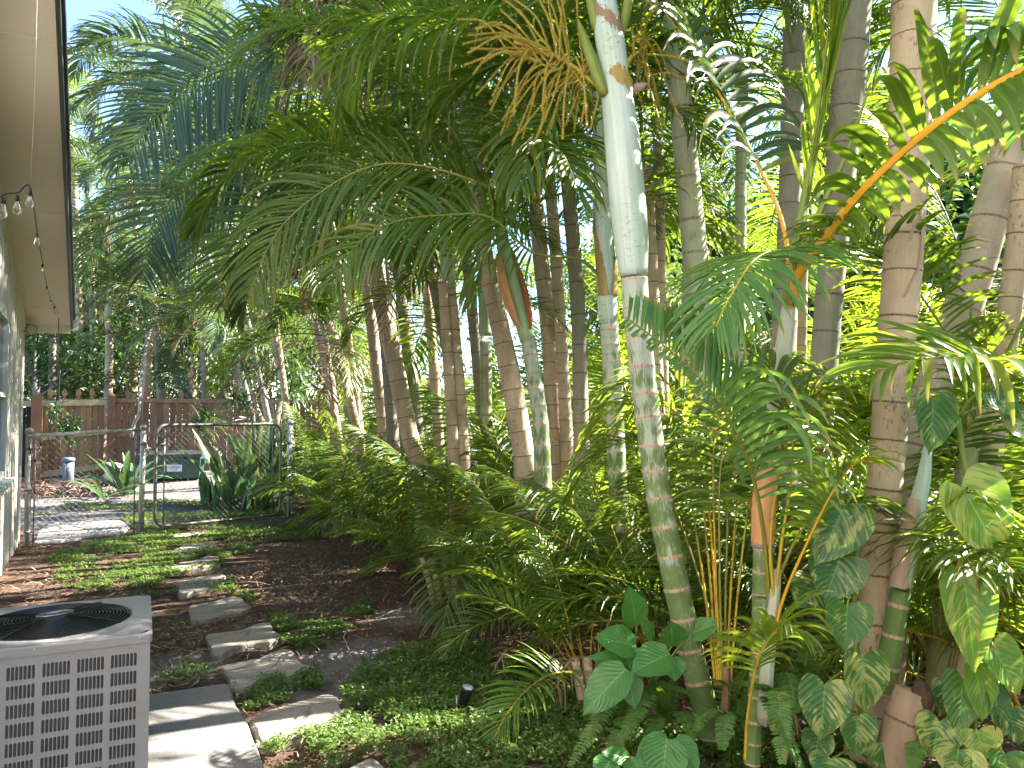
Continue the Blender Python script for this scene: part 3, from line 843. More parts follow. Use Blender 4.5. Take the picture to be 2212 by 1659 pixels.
mb.add(V, [(0, 1, 2, 3, 4), (9, 8, 7, 6, 5), (0, 5, 6, 1), (1, 6, 7, 2), (4, 9, 5, 0)], rnd=[0.5] * 10)
s = SEND - 0.02
while s > 3.0:
    if not (7.35 < s < 9.0):
        h = zr(s) - 0.02
        box(mb, sn(s, NW + 0.012, h / 2), (0.045, 0.028, h), AX)
    else:
        h = zr(s) - 2.62
        box(mb, sn(s, NW + 0.012, 2.60 + h / 2), (0.045, 0.028, h), AX)
        box(mb, sn(s, NW + 0.012, 0.45), (0.045, 0.028, 0.9), AX)
    s -= 0.305
mb.build('wall', M_SIDING, house, hb, smooth=False)
# frieze board and soffit follow the rake
def raked(mb, s0, s1, n0, n1, zlo, zhi, mat=0):
    vs = []
    for s in (s0, s1):
        for n in (n0, n1):
            for z in (zlo, zhi): vs.append(tuple(sn(s, n, zr(s) + z)))
    mb.add(vs, [(0, 1, 3, 2), (4, 6, 7, 5), (0, 4, 5, 1), (2, 3, 7, 6), (0, 2, 6, 4), (1, 5, 7, 3)], mat=mat, rnd=[0.5] * 8)
mb = MB(); raked(mb, 1.0, SEND + 0.03, NW + 0.002, NW + 0.035, -0.17, -0.012)
mb.build('frieze_board', M_SOFFIT, house, hb, smooth=False)
mb = MB(); raked(mb, 1.0, 11.55, NW, NE, -0.01, 0.008); raked(mb, -5.5, 1.0, NW, NE, -0.01, 0.008)
# end board of the soffit
vs = MB()
raked(mb, 11.552, 11.58, NW - 0.02, NE - 0.002, -0.10, 0.08)
for sj in (3.6, 6.05, 8.5, 10.95): raked(mb, sj, sj + 0.012, NW + 0.04, NE - 0.02, -0.016, -0.0105)
mb.build('soffit', M_SOFFIT, house, hb, smooth=False)
rf = MB(); raked(rf, 1.0, 11.62, NW - 8.4, NE - 0.002, 0.012, 0.17); raked(rf, -5.8, 1.0, NW - 8.4, NE - 0.002, 0.012, 0.17)
roof = rf.build('roof', M_ROOF, house, hb, smooth=False)
fb = MB(); raked(fb, 1.0, 11.55, NE, NE + 0.028, -0.05, 0.19); raked(fb, 1.0, 11.55, NE + 0.029, NE + 0.05, 0.08, 0.21)
fb.build('fascia', M_FASCIA, roof, hb, smooth=False)
gb = MB()
box(gb, sn(11.64, NE - 0.05, zr(11.6) + 0.02), (0.11, 0.27, 0.12), AX)
box(gb, sn(11.64, NE - 0.05, zr(11.6) + 0.085), (0.13, 0.29, 0.012), AX)
gb.build('gutter_end', M_WHITE, roof, hb, smooth=False)
wn = MB()
for s0, s1, z0, z1 in ((7.42, 7.52, 0.98, 2.6), (8.85, 8.95, 0.98, 2.6), (7.52, 8.85, 2.5, 2.6), (7.52, 8.85, 0.98, 1.06), (7.52, 8.85, 1.76, 1.80)):
    box(wn, sn((s0 + s1) / 2, NW + 0.02, (z0 + z1) / 2), (s1 - s0, 0.07, z1 - z0), AX)
wfr = wn.build('window', M_WHITE, house, hb, smooth=False)
pn = MB(); box(pn, sn(8.185, NW + 0.006, 1.78), (1.32, 0.016, 1.45), AX)
pn.build('pane', M_GLASSW, wfr, hb, smooth=False)
sl = MB(); box(sl, sn(8.2, NW + 0.07, 0.955), (1.66, 0.12, 0.05), AX); box(sl, sn(8.2, NW + 0.035, 0.89), (1.54, 0.07, 0.078), AX)
sl.build('sill', M_WHITE, wfr, hb, smooth=False)

# floodlight under the corner of the soffit
fl = thing('floodlight', 'small beige floodlight under the far corner of the house soffit', 'floodlight', at(50, 706, 9.75))
M_LAMP = plain('lamp housing', (0.34, 0.30, 0.23), 0.5, 0.4)
a, b = at(47, 704, 9.75), at(68, 712, 9.6)
d = b - a
tube(MB(), [a, a + d * 0.25, a + d * 0.3, a + d * 0.75, a + d], [0.028, 0.03, 0.04, 0.062, 0.07], 14).build('lamp_housing', M_LAMP, fl, fl.location)
M_LENS = plain('lamp lens', (0.5, 0.46, 0.38), 0.2, 0.5)
tube(MB(), [a + d * 1.002, a + d * 1.03], [0.062, 0.05], 14).build('lens', M_LENS, fl, fl.location)
tube(MB(), [a - d * 0.35, a - d * 0.002], [0.045, 0.03], 12).build('mount', M_FASCIA, fl, fl.location)

# ------------------------------------------------------------------ string lights
M_CORD = plain('black cord', (0.012, 0.012, 0.012), 0.5, 0.4)
M_CLIP = plain('white cord loop', (0.6, 0.6, 0.57), 0.5, 0.3)
M_FIL = plain('filament amber', (0.75, 0.36, 0.06), 0.5, 0.3)
def bulb_glass():
    m, nt, out = new_mat('clear bulb glass')
    g = nt.nodes.new('ShaderNodeBsdfGlass'); g.inputs['Roughness'].default_value = 0.02; g.inputs['IOR'].default_value = 1.12
    g.inputs['Color'].default_value = (0.97, 0.97, 0.97, 1)
    t = nt.nodes.new('ShaderNodeBsdfTransparent'); t.inputs['Color'].default_value = (0.93, 0.93, 0.93, 1)
    gl = nt.nodes.new('ShaderNodeBsdfGlossy'); gl.inputs['Roughness'].default_value = 0.08
    lw = nt.nodes.new('ShaderNodeLayerWeight'); lw.inputs['Blend'].default_value = 0.45
    mx = nt.nodes.new('ShaderNodeMixShader')
    lk(nt, lw.outputs['Facing'], mx.inputs[0]); lk(nt, t.outputs[0], mx.inputs[1]); lk(nt, gl.outputs[0], mx.inputs[2])
    m2 = nt.nodes.new('ShaderNodeMixShader'); m2.inputs[0].default_value = 0.25
    lk(nt, mx.outputs[0], m2.inputs[1]); lk(nt, g.outputs[0], m2.inputs[2])
    lk(nt, m2.outputs[0], out.inputs['Surface'])
    return m
M_BULB = bulb_glass()
strl = thing('string_lights', 'string of clear pear shaped bulbs strung under the house soffit on black cord', 'string lights', at(65, 415, 3.75))
sb = strl.location
hang = [(-60, 470, 3.0), (8, 421, 3.25), (38, 417, 3.5), (65, 406, 3.75), (80, 500, 5.1), (92, 568, 6.6), (101, 615, 7.8), (109, 644, 8.6), (117, 660, 9.2), (123, 664, 9.5), (129, 655, 9.7)]
HP = [at(*h) for h in hang]
cd = MB()
tube(cd, catmull(HP, 90), 0.0042, 6)
tail = [at(*h) for h in ((129, 655, 9.7), (127, 700, 9.7), (126, 760, 9.7), (124, 850, 9.75), (110, 905, 9.75), (90, 950, 9.7), (64, 960, 9.5), (68, 990, 9.45), (66, 1040, 9.45), (75, 1062, 9.45))]
tube(cd, catmull(tail, 60), 0.0055, 5)
cd.build('cord', M_CORD, strl, sb)
tube(MB(), [at(65, 404, 3.75), at(73, 250, 3.75), at(78, 100, 3.75), at(82, -60, 3.75)], 0.0006, 4).build('hanging_wire', M_CLIP, strl, sb)
def bulb(p, axis=Vector((0, 0, -1)), s=0.58):
    axis = axis.normalized()
    q = p + axis * 0.012
    sk = tube(MB(), [q, q + axis * 0.045 * s], 0.0145 * s, 10)
    so = sk.build('socket', M_CORD, strl, sb)
    g0 = q + axis * 0.0455 * s
    prof = [(0.0, 0.012), (0.012, 0.014), (0.035, 0.022), (0.06, 0.029), (0.078, 0.0315), (0.09, 0.028), (0.098, 0.018), (0.104, 0.007), (0.108, 0.004)]
    tube(MB(), [g0 + axis * h * s for h, r in prof], [r * s for h, r in prof], 14).build('bulb', M_BULB, so, sb)
    tube(MB(), [g0 + axis * 0.02 * s, g0 + axis * 0.075 * s], 0.0032 * s, 5).build('filament', M_FIL, so, sb)
for p in HP[1:]: bulb(p)
for (bx, by, bd), ax in (((141, 752, 9.7), (0.5, -0.2, -0.3)), ((120, 860, 9.75), (0.8, 0, -0.4)), ((64, 965, 9.5), (0.3, -0.3, -1)), ((92, 955, 9.6), (-0.5, -0.1, -0.9)), ((72, 992, 9.4), (0.6, -0.2, -0.4)), ((74, 1060, 9.4), (0.4, -0.2, -0.8))):
    bulb(at(bx, by, bd), Vector(ax), 0.85)

# ------------------------------------------------------------------ air conditioner
M_AC = plain('air conditioner enamel', (0.32, 0.30, 0.303), 0.42, 0.4, var=0.03, scale=3.0, dirt=((0.24, 0.22, 0.21), 3.0, 0.3))
M_ACIN = plain('louvre shade grey', (0.14, 0.132, 0.14), 0.6, 0.3)
M_ACDK = plain('coil dark', (0.03, 0.03, 0.03), 0.7, 0.2)
M_BLK = plain('black wire coating', (0.012, 0.012, 0.014), 0.3, 0.5)
M_STEEL = plain('steel rim', (0.62, 0.62, 0.62), 0.3, 0.5, metal=0.8)
c0 = at(325, 1366, 3.3)
dA, nA = Vector((-0.4324, 0.9017, 0)), Vector((0.9017, 0.4324, 0))
AW, AD, AT, AB = 0.80, 0.76, c0.z, 0.055
org = Vector((c0.x, c0.y, 0))
ac = thing('air_conditioner', 'pale grey louvred air conditioner condenser with a round black fan guard', 'air conditioner', org - nA * (AW / 2) + dA * (AD / 2) + Vector((0, 0, AB)))
acb = ac.location
def louvre_face(mb, o, ux, nrm, width, ztop, zbot):
    """a panel of pressed louvres: rows of seven rounded slots, each with a slanting blade inside; o is the top right corner"""
    gp, sp_, sw, sh, rp = 0.122, 0.0142, 0.0112, 0.056, 0.0745
    ng = int((width - 0.05) // gp)
    mx = (width - ng * gp) / 2 + 0.004
    up = Vector((0, 0, 1))
    P = lambda a, z, dd=0.0: o - ux * a + up * (z - ztop) - nrm * dd
    quad = lambda a0, z0, a1, z1: mb.add([tuple(P(a0, z0)), tuple(P(a1, z0)), tuple(P(a1, z1)), tuple(P(a0, z1))], [(0, 1, 2, 3)])
    nr = int((ztop - zbot - 0.05) // rp)
    zt = ztop - 0.035
    quad(0, ztop, width, zt); quad(0, zt - nr * rp, width, zbot)
    quad(0, zt, mx, zt - nr * rp); quad(mx + ng * gp, zt, width, zt - nr * rp)
    for r_ in range(nr):
        z0 = zt - r_ * rp
        z1 = z0 - rp
        for g in range(ng):
            a = mx + g * gp
            s0 = a + (gp - 7 * sp_) / 2
            quad(a, z0, s0, z1); quad(s0 + 7 * sp_, z0, a + gp, z1)
            for k in range(7):
                l, r2 = s0 + k * sp_, s0 + (k + 1) * sp_
                cx, cz = (l + r2) / 2, (z0 + z1) / 2
                hw, hh, e = sw / 2, sh / 2, sw * 0.42
                hole = [(cx - hw, cz + hh - e), (cx - hw + e, cz + hh), (cx + hw - e, cz + hh), (cx + hw, cz + hh - e), (cx + hw, cz - hh + e), (cx + hw - e, cz - hh), (cx - hw + e, cz - hh), (cx - hw, cz - hh + e)]
                outr = [(l, cz + hh - e), (l, z0), (r2, z0), (r2, cz + hh - e), (r2, cz - hh + e), (r2, z1), (l, z1), (l, cz - hh + e)]
                V = [tuple(P(*q)) for q in outr] + [tuple(P(*q)) for q in hole] + [tuple(P(q[0], q[1], 0.004)) for q in hole]
                f = [(i, (i + 1) % 8, 8 + (i + 1) % 8, 8 + i) for i in range(8)] + [(8 + i, 8 + (i + 1) % 8, 16 + (i + 1) % 8, 16 + i) for i in range(8)]
                mb.add(V, f)
                B = [tuple(P(cx - hw * 1.0, cz + hh, 0.0145)), tuple(P(cx + hw, cz + hh, 0.0042)), tuple(P(cx + hw, cz - hh, 0.0042)), tuple(P(cx - hw * 1.0, cz - hh, 0.0145))]
                mb.add(B, [(0, 1, 2, 3)], mat=1)
mb = MB()
cab = MB()
lip = 0.032
zt_ = AT - lip
tr = org + Vector((0, 0, zt_))
louvre_face(cab, tr - dA * 0.0, nA, -dA, AW, zt_, AB)
louvre_face(cab, tr + dA * AD, -dA * -1.0, nA, AD, zt_, AB)
# plain back and wall side, and a dark core behind the slots
for q in ([tr - nA * AW, tr - nA * AW + dA * AD], [tr - nA * AW + dA * AD, tr + dA * AD]):
    cab.add([tuple(q[0]), tuple(q[1]), tuple(q[1] - Vector((0, 0, zt_ - AB))), tuple(q[0] - Vector((0, 0, zt_ - AB)))], [(0, 1, 2, 3)])
box(cab, org - nA * AW / 2 + dA * AD / 2 + Vector((0, 0, (zt_ + AB) / 2 - 0.02)), (AW - 0.05, AD - 0.05, zt_ - AB - 0.10), (nA, dA, Vector((0, 0, 1))), mat=2)
cabinet = cab.build('cabinet', [M_AC, M_ACIN, M_ACDK], ac, acb, smooth=False)
# bevelled corner posts and lid
def rrect(z, grow, n=5, rad=0.022):
    c = org - nA * AW / 2 + dA * AD / 2
    out = []
    for sx, sy, a0 in ((1, -1, -90), (1, 1, 0), (-1, 1, 90), (-1, -1, 180)):
        for k in range(n):
            a = R(a0 + 90 * k / (n - 1))
            out.append(c + nA * (sx * (AW / 2 + grow - rad) + rad * math.cos(a)) + dA * (sy * (AD / 2 + grow - rad) + rad * math.sin(a)) + Vector((0, 0, z)))
    return out
fc = org - nA * 0.385 + dA * 0.385
FR = 0.305
lid = MB()
L0, L1, L2, L3 = rrect(AT - lip - 0.006, 0.008), rrect(AT - 0.008, 0.008), rrect(AT - 0.001, 0.001), rrect(AT, -0.008)
n4 = len(L0)
allv = []
for Lr in (L0, L1, L2, L3): allv += [tuple(p) for p in Lr]
f = [(k * n4 + i, k * n4 + (i + 1) % n4, (k + 1) * n4 + (i + 1) % n4, (k + 1) * n4 + i) for k in range(3) for i in range(n4)]
# top sheet with the round opening
ringn = 60
hole = []
for j in range(ringn):
    a = 2 * math.pi * j / ringn
    hole.append(fc + nA * (FR * math.cos(a)) + dA * (FR * math.sin(a)) + Vector((0, 0, AT)))
outer = []
for j in range(ringn):
    a = 2 * math.pi * j / ringn
    dx, dy = math.cos(a), math.sin(a)
    ux = ((AW / 2 - 0.008 - (AW / 2 - 0.385) * 0) if dx > 0 else 0)
    hx = (0.385 + (-0.008) if dx > 0 else AW - 0.385 - 0.008)
    hy = (AD - 0.385 - 0.008 if dy > 0 else 0.385 - 0.008)
    t = min(hx / abs(dx) if abs(dx) > 1e-6 else 1e9, hy / abs(dy) if abs(dy) > 1e-6 else 1e9)
    outer.append(fc + nA * (dx * t) + dA * (dy * t) + Vector((0, 0, AT + 0.0002)))
lid.add(allv, f)
hl = [tuple(p + Vector((0, 0, -0.018))) for p in hole]
lid.add([tuple(p) for p in outer] + [tuple(p) for p in hole] + hl, [(i, (i + 1) % ringn, ringn + (i + 1) % ringn, ringn + i) for i in range(ringn)] + [(ringn + i, ringn + (i + 1) % ringn, 2 * ringn + (i + 1) % ringn, 2 * ringn + i) for i in range(ringn)])
lid.build('lid', M_AC, ac, acb, smooth=False)
well = MB()
tube(well, [fc + Vector((0, 0, AT - 0.019)), fc + Vector((0, 0, AT - 0.20))], FR + 0.004, 40, cap=False)
well.add([tuple(fc + nA * (0.31 * math.cos(2 * math.pi * j / 40)) + dA * (0.31 * math.sin(2 * math.pi * j / 40)) + Vector((0, 0, AT - 0.2))) for j in range(40)], [tuple(range(40))])
well.build('fan_well', M_ACDK, ac, acb)
fg = MB()
dome = lambda r: 0.004 + 0.022 * (1 - (r / FR) ** 2)
nring = 17
for k in range(nring):
    r_ = 0.075 + (FR + 0.004 - 0.075) * k / (nring - 1)
    pts = [fc + nA * (r_ * math.cos(a)) + dA * (r_ * math.sin(a)) + Vector((0, 0, AT + dome(r_))) for a in np.linspace(0, 2 * math.pi, 49)]
    tube(fg, [tuple(p) for p in pts], 0.0023, 5, cap=False)
for k in range(8):
    a = 2 * math.pi * k / 8 + 0.21
    d = nA * math.cos(a) + dA * math.sin(a)
    tube(fg, [tuple(fc + d * q + Vector((0, 0, AT + dome(q) + (0.0045 if k % 2 else -0.0045)))) for q in (0.06, 0.15, 0.25, FR + 0.014)], 0.0035, 5)
guard = fg.build('fan_guard', M_BLK, ac, acb)
hubm = MB()
tube(hubm, [fc + Vector((0, 0, AT + h)) for h in (-0.01, 0.012, 0.024, 0.030, 0.031)], [0.085, 0.085, 0.078, 0.06, 0.03], 30)
hubm.build('guard_hub', M_BLK, ac, acb)
fbm = MB()
for k in range(4):
    a = 2 * math.pi * k / 4 + 0.5
    d, e = nA * math.cos(a) + dA * math.sin(a), nA * -math.sin(a) + dA * math.cos(a)
    z = Vector((0, 0, 1))
    vs = [fc + d * q + e * w + z * (AT - 0.09 + zz) for q, w, zz in ((0.05, -0.05, -0.02), (0.05, 0.05, 0.02), (0.17, -0.10, -0.035), (0.17, 0.09, 0.03), (0.285, -0.11, -0.04), (0.285, 0.06, 0.025))]
    fbm.add([tuple(v) for v in vs], [(0, 1, 3, 2), (2, 3, 5, 4)])
M_BLADE = plain('fan blade grey', (0.02, 0.021, 0.025), 0.5, 0.4)
fbm.build('fan_blade', M_BLADE, ac, acb)
# badge: black oval, steel rim, pale swoosh over a red name strip
bz = AT + 0.0325
def flat(mb, pts, z, mat=0):
    mb.add([tuple(fc + bx * p[0] + by * p[1] + Vector((0, 0, z))) for p in pts], [tuple(range(len(pts)))], mat=mat)
bx, by = (nA * 0.93 + dA * 0.37).normalized(), (dA * 0.93 - nA * 0.37).normalized()
bm_ = MB()
ov = lambda a, b, n=32: [(a * math.cos(2 * math.pi * i / n), b * math.sin(2 * math.pi * i / n)) for i in range(n)]
flat(bm_, ov(0.074, 0.036), bz)
rim = [tuple(fc + bx * p[0] + by * p[1] + Vector((0, 0, bz + 0.001))) for p in ov(0.074, 0.036) + [(0.074, 0)]]
badge = bm_.build('badge', M_BLK, ac, acb, smooth=False)
tube(MB(), rim, 0.0022, 5, cap=False).build('badge_rim', M_STEEL, badge, acb)
M_RED = plain('badge red', (0.50, 0.03, 0.08), 0.6, 0.2)
M_BLUE = plain('badge blue', (0.10, 0.16, 0.42), 0.6, 0.2)
b2 = MB()
flat(b2, [(-0.052, -0.021), (0.040, -0.021), (0.052, -0.004), (-0.046, -0.004)], bz + 0.002, 0)
flat(b2, [(-0.034, 0.0), (0.030, 0.0), (0.034, 0.007), (-0.030, 0.007)], bz + 0.002, 1)
flat(b2, [(-0.036, 0.011), (-0.01, 0.010), (0.022, 0.012), (0.030, 0.017), (0.018, 0.022), (-0.008, 0.019)], bz + 0.002, 2)
b2.build('badge_emblem', [M_RED, M_BLUE, M_WHITE], badge, acb, smooth=False)
scw = MB()
for a, z in ((0.04, AT - 0.014), (0.42, AT - 0.014), (0.72, AT - 0.014)):
    p = org - nA * a + Vector((0, 0, z)) - dA * 0.008
    tube(scw, [p, p - dA * 0.004], [0.005, 0.0035], 8)
scw.build('screw', M_STEEL, ac, acb)

# ------------------------------------------------------------------ chain link panel, gate and posts
M_GALV = plain('galvanised pipe', (0.40, 0.39, 0.38), 0.42, 0.5, metal=0.25, var=0.2, dirt=((0.16, 0.13, 0.11), 4.0, 0.5))
M_GALVD = plain('weathered gate pipe', (0.17, 0.16, 0.15), 0.5, 0.4, metal=0.2, var=0.25, dirt=((0.12, 0.08, 0.06), 5.0, 0.5))
M_WIRE = plain('chain link wire', (0.13, 0.125, 0.12), 0.6, 0.3, metal=0.1)
def diamond(mb, A, B, z0A, z1A, z0B, z1B, pitch=0.075, r=0.0023):
    """woven wire between two uprights; each wire runs diagonally, clipped to the panel"""
    L = (Vector((B.x, B.y, 0)) - Vector((A.x, A.y, 0))).length
    H = ((z1A - z0A) + (z1B - z0B)) / 2
    def P(a, h, o):
        t = a / L
        p = Vector((A.x, A.y, 0)).lerp(Vector((B.x, B.y, 0)), t)
        z = (z0A + (z0B - z0A) * t) + h / H * ((z1A - z0A) + ((z1B - z0B) - (z1A - z0A)) * t)
        return (p.x, p.y - o, z)
    k = -H
    while k < L:
        a0, a1 = max(k, 0), min(k + H, L)
        if a1 - a0 > 0.01:
            tube(mb, [P(a0, a0 - k, 0.002), P(a1, a1 - k, 0.002)], r, 3, cap=False)
            tube(mb, [P(a0, H - (a0 - k), -0.002), P(a1, H - (a1 - k), -0.002)], r, 3, cap=False)
        k += pitch
def post(parent, base, top, r, name='post', mat=None):
    mb = MB()
    tube(mb, [base, base.lerp(top, 0.5), top], r, 14)
    p = mb.build(name, mat or M_GALV, parent, parent.location)
    q = MB()
    up = Vector((0, 0, 1))
    tube(q, [top - up * 0.02, top + up * 0.005, top + up * 0.006, top + up * 0.03, top + up * 0.05, top + up * 0.058], [r * 1.12, r * 1.14, r * 1.3, r * 1.28, r * 0.9, r * 0.2], 14)
    q.build('post_cap', mat or M_GALV, p, parent.location)
    return p
d1, d2 = 9.5, 10.2
b1, b2_ = gd(58, 1176), gd(304, 1154)
cf = thing('chain_link_fence', 'short chain link fence panel between the house corner and a steel post', 'chain link fence', b1)
t1, t2_ = at(63, 934, b1.y), at(310, 926, b2_.y)
post(cf, b1 - Vector((0, 0, 0.05)), t1, 0.036)
post(cf, b2_ - Vector((0, 0, 0.05)), t2_, 0.036)
ra, rb = at(72, 941, b1.y + 0.02), at(301, 928, b2_.y)
mb = MB(); tube(mb, [ra, rb], 0.022, 10); tube(mb, [ra, ra.lerp(rb, 0.05)], 0.028, 10)
mb.build('top_rail', M_GALV, cf, cf.location)
pa, pb = ra + Vector((0.03, 0.0, 0)), rb - Vector((0.05, 0, 0))
mb = MB(); diamond(mb, pa, pb, 0.03, ra.z, 0.03, rb.z)
mb.build('wire_mesh', M_WIRE, cf, cf.location)
for q in (pa, pb):
    mb = MB(); tube(mb, [(q.x, q.y, 0.02), (q.x, q.y, q.z - 0.02)], 0.009, 6); mb.build('tension_bar', M_GALVD, cf, cf.location)
for q, pz in ((b1, t1), (b2_, t2_)):
    for h in (0.15, 0.65, 1.15):
        mb = MB()
        p = q.lerp(pz, h / 1.35)
        tube(mb, [p - Vector((0, 0, 0.014)), p + Vector((0, 0, 0.014))], 0.041, 12)
        sd = 1 if q is b1 else -1
        tube(mb, [p + Vector((0.03 * sd, 0, 0)), p + Vector((0.11 * sd, 0, 0))], 0.008, 6)
        mb.build('clamp', M_GALVD, cf, cf.location)

gt = thing('chain_link_gate', 'grey tube framed chain link gate with rounded corners standing ajar', 'gate', at(340, 1133, 10.3))
GA, GB = at(336, 1000, 10.3), at(606, 1000, 11.6)
gz0, gz1 = 0.10, 1.455
ux = Vector((GB.x - GA.x, GB.y - GA.y, 0)); GL = ux.length; ux.normalize()
def gp(a, z): return Vector((GA.x, GA.y, 0)) + ux * a + Vector((0, 0, z))
rr_ = 0.14
pts = []
for ca, cz, a0 in ((GL - rr_, gz1 - rr_, 90), (GL - rr_, gz0 + rr_, 0), (rr_, gz0 + rr_, -90), (rr_, gz1 - rr_, -180)):
    for k in range(7):
        a = R(a0 - 90 * k / 6)
        pts.append(gp(ca + rr_ * math.cos(a), cz + rr_ * math.sin(a)))
pts.append(pts[0])
tube(MB(), pts, 0.022, 10, cap=False).build('gate_frame', M_GALVD, gt, gt.location)
mb = MB(); diamond(mb, gp(0.04, 0), gp(GL - 0.06, 0), gz0 + 0.02, gz1 - 0.02, gz0 + 0.02, gz1 - 0.02, r=0.0015)
mb.build('wire_mesh', M_WIRE, gt, gt.location)
for a, ae in ((0.115, 0.0), (GL - 0.13, GL)):
    mb = MB()
    tube(mb, [gp(a, gz0 + 0.03), gp(a, gz1 - 0.06)], 0.009, 6)
    for z in (0.35, 0.75, 1.2): tube(mb, [gp(ae, z), gp(a, z)], 0.010, 6)
    mb.build('tension_bar', M_GALVD, gt, gt.location)
lt = MB()
tube(lt, [gp(-0.16, 1.13), gp(-0.08, 1.15), gp(0.0, 1.13)], 0.012, 8); tube(lt, [gp(-0.13, 1.24), gp(-0.10, 1.12), gp(-0.09, 1.02)], 0.010, 8)
lt.build('latch', M_GALVD, gt, gt.location)
gpb = gd(624, 1117)
gpt = thing('gate_post', 'steel hinge post half swallowed by the palms at the far side of the gate', 'gate post', gpb)
post(gpt, gpb - Vector((0, 0, 0.05)), at(627, 915, gpb.y), 0.034, 'post')
mb = MB()
for h in (0.35, 1.15):
    tube(mb, [gpb + Vector((0, 0, h - 0.015)), gpb + Vector((0, 0, h + 0.015))], 0.042, 12)
    tube(mb, [gpb + Vector((-0.03, 0, h)), gp(GL + 0.012, h)], 0.010, 6)
mb.build('hinge', M_GALVD, gpt, gpt.location)

# ------------------------------------------------------------------ wooden fence and its repaired section
def wood(name, c1, c2, c3):
    m, nt, out = new_mat(name)
    ob = coords(nt, 'Object')
    r = attr(nt, 'rnd')
    g = noise(nt, mapped(nt, ob, (24, 24, 1.0)), 1.5, 4.0)
    b = noise(nt, ob, 1.7, 3.0)
    col = ramp(nt, maths(nt, 'ADD', maths(nt, 'MULTIPLY', r, 0.75), maths(nt, 'MULTIPLY', b, 0.35)), [(0.15, c1), (0.55, c2), (0.95, c3)])
    col = mixc(nt, maths(nt, 'MULTIPLY', g, 0.55), col, tuple(x * 0.45 for x in c1))
    princ(nt, out, col, 0.85, 0.15, bump(nt, g, 0.3, 0.01))
    return m
M_WRED = wood('weathered red brown boards', (0.19, 0.098, 0.058), (0.265, 0.15, 0.092), (0.34, 0.21, 0.135))
M_WMIX = wood('patched fence boards', (0.20, 0.095, 0.05), (0.32, 0.17, 0.085), (0.46, 0.29, 0.12))
M_WNEW = wood('new yellow pine rail', (0.40, 0.33, 0.17), (0.46, 0.385, 0.21), (0.50, 0.42, 0.25))
FA, FB = at(48, 900, 17.4), at(480, 900, 19.2)
fu = Vector((FB.x - FA.x, FB.y - FA.y, 0)); fu.normalize()
fn = Vector((fu.y, -fu.x, 0))       # towards the viewer
FAX = (fu, fn, Vector((0, 0, 1)))
FO = Vector((FA.x, FA.y, 0))
def fp(a, o, z):
    p = FO + fu * a + fn * o
    return Vector((p.x, p.y, z))
def fa_at(xp):
    """distance along the fence seen at photo column xp"""
    u = (xp - CX) / FOC
    return (u * FO.y - FO.x) / (fu.x - u * fu.y)
ZG = 0.18
def boards(mb, a0, a1, z0, z1, o, w=0.135, gap=0.012):
    a = a0
    while a < a1 - 0.05:
        ww = min(w, a1 - a)
        box(mb, fp(a + ww / 2, o + random.uniform(-0.004, 0.004), (z0 + z1) / 2 + random.uniform(-0.012, 0.012)), (ww, 0.02, z1 - z0), FAX)
        a += w + gap * random.uniform(0.6, 1.6)
def finials(parent, mat, a0, a1, step, z, o):
    """spade-shaped picket heads standing above the top rail, each a part of its own"""
    a = a0
    while a < a1:
        mb = MB()
        prof = [(0.035, -0.12), (0.035, 0.02), (0.022, 0.04), (0.022, 0.06), (0.052, 0.10), (0.052, 0.16), (0.036, 0.21), (0.008, 0.25)]
        zz = z + random.uniform(-0.015, 0.015)
        L = [(a - w, h) for w, h in prof]; Rr = [(a + w, h) for w, h in reversed(prof)]
        loop = L + Rr
        n = len(loop)
        vs = [tuple(fp(q, o + 0.011, zz + h)) for q, h in loop] + [tuple(fp(q, o - 0.011, zz + h)) for q, h in loop]
        m = len(prof)
        f = [(i, (i + 1) % n, n + (i + 1) % n, n + i) for i in range(n)]
        for i in range(m - 1):
            f += [(i, i + 1, n - 2 - i, n - 1 - i), (n + i, 2 * n - 1 - i, 2 * n - 2 - i, n + i + 1)]
        mb.add(vs, f, None, 0, [random.random()] * len(vs))
        mb.build('picket_head', mat, parent, parent.location, smooth=False)
        a += step * random.uniform(0.92, 1.08)
a_p1, a_p2, a_end = fa_at(84), fa_at(239), fa_at(700)
ZT = 1.98
wf = thing('wooden_fence', 'weathered red brown board fence with spade topped pickets behind the dumpster', 'wooden fence', fp((a_p2 + a_end) / 2, 0, ZG))
mb = MB(); boards(mb, a_p2 + 0.1, a_end, ZG, ZT, 0)
mb.build('board_panel', M_WRED, wf, wf.location, smooth=False)
finials(wf, M_WRED, a_p2 + 0.35, a_end, 0.42, ZT - 0.02, -0.035)
for z in (ZT - 0.05, 1.12):
    mb = MB(); box(mb, fp((a_p2 + 0.1 + a_end) / 2, 0.032, z), (a_end - a_p2 - 0.1, 0.04, 0.09), FAX)
    mb.build('rail', M_WRED, wf, wf.location, smooth=False)
def wpost(parent, a, z1, mat, w=0.15, o=0.03):
    mb = MB()
    box(mb, fp(a, o, (ZG + z1) / 2 - 0.05), (w, w, z1 - ZG + 0.1), FAX)
    q = fp(a, o, z1)
    vs = [q + fu * (i * w / 2) + fn * (j * w / 2) for i, j in ((-1, -1), (1, -1), (1, 1), (-1, 1))] + [q + Vector((0, 0, 0.1))]
    mb.add([tuple(v) for v in vs], [(0, 1, 4), (1, 2, 4), (2, 3, 4), (3, 0, 4)], None, 0, [0.4] * 5)
    return mb.build('post', mat, parent, parent.location, smooth=False)
wpost(wf, a_p2 + 0.02, ZT + 0.06, M_WRED, 0.16, 0.05)
wg = thing('wooden_gate', 'patched wooden fence section with new yellow pine rails and sunlit boards', 'wooden gate', fp((a_p1 + a_p2) / 2, 0, ZG))
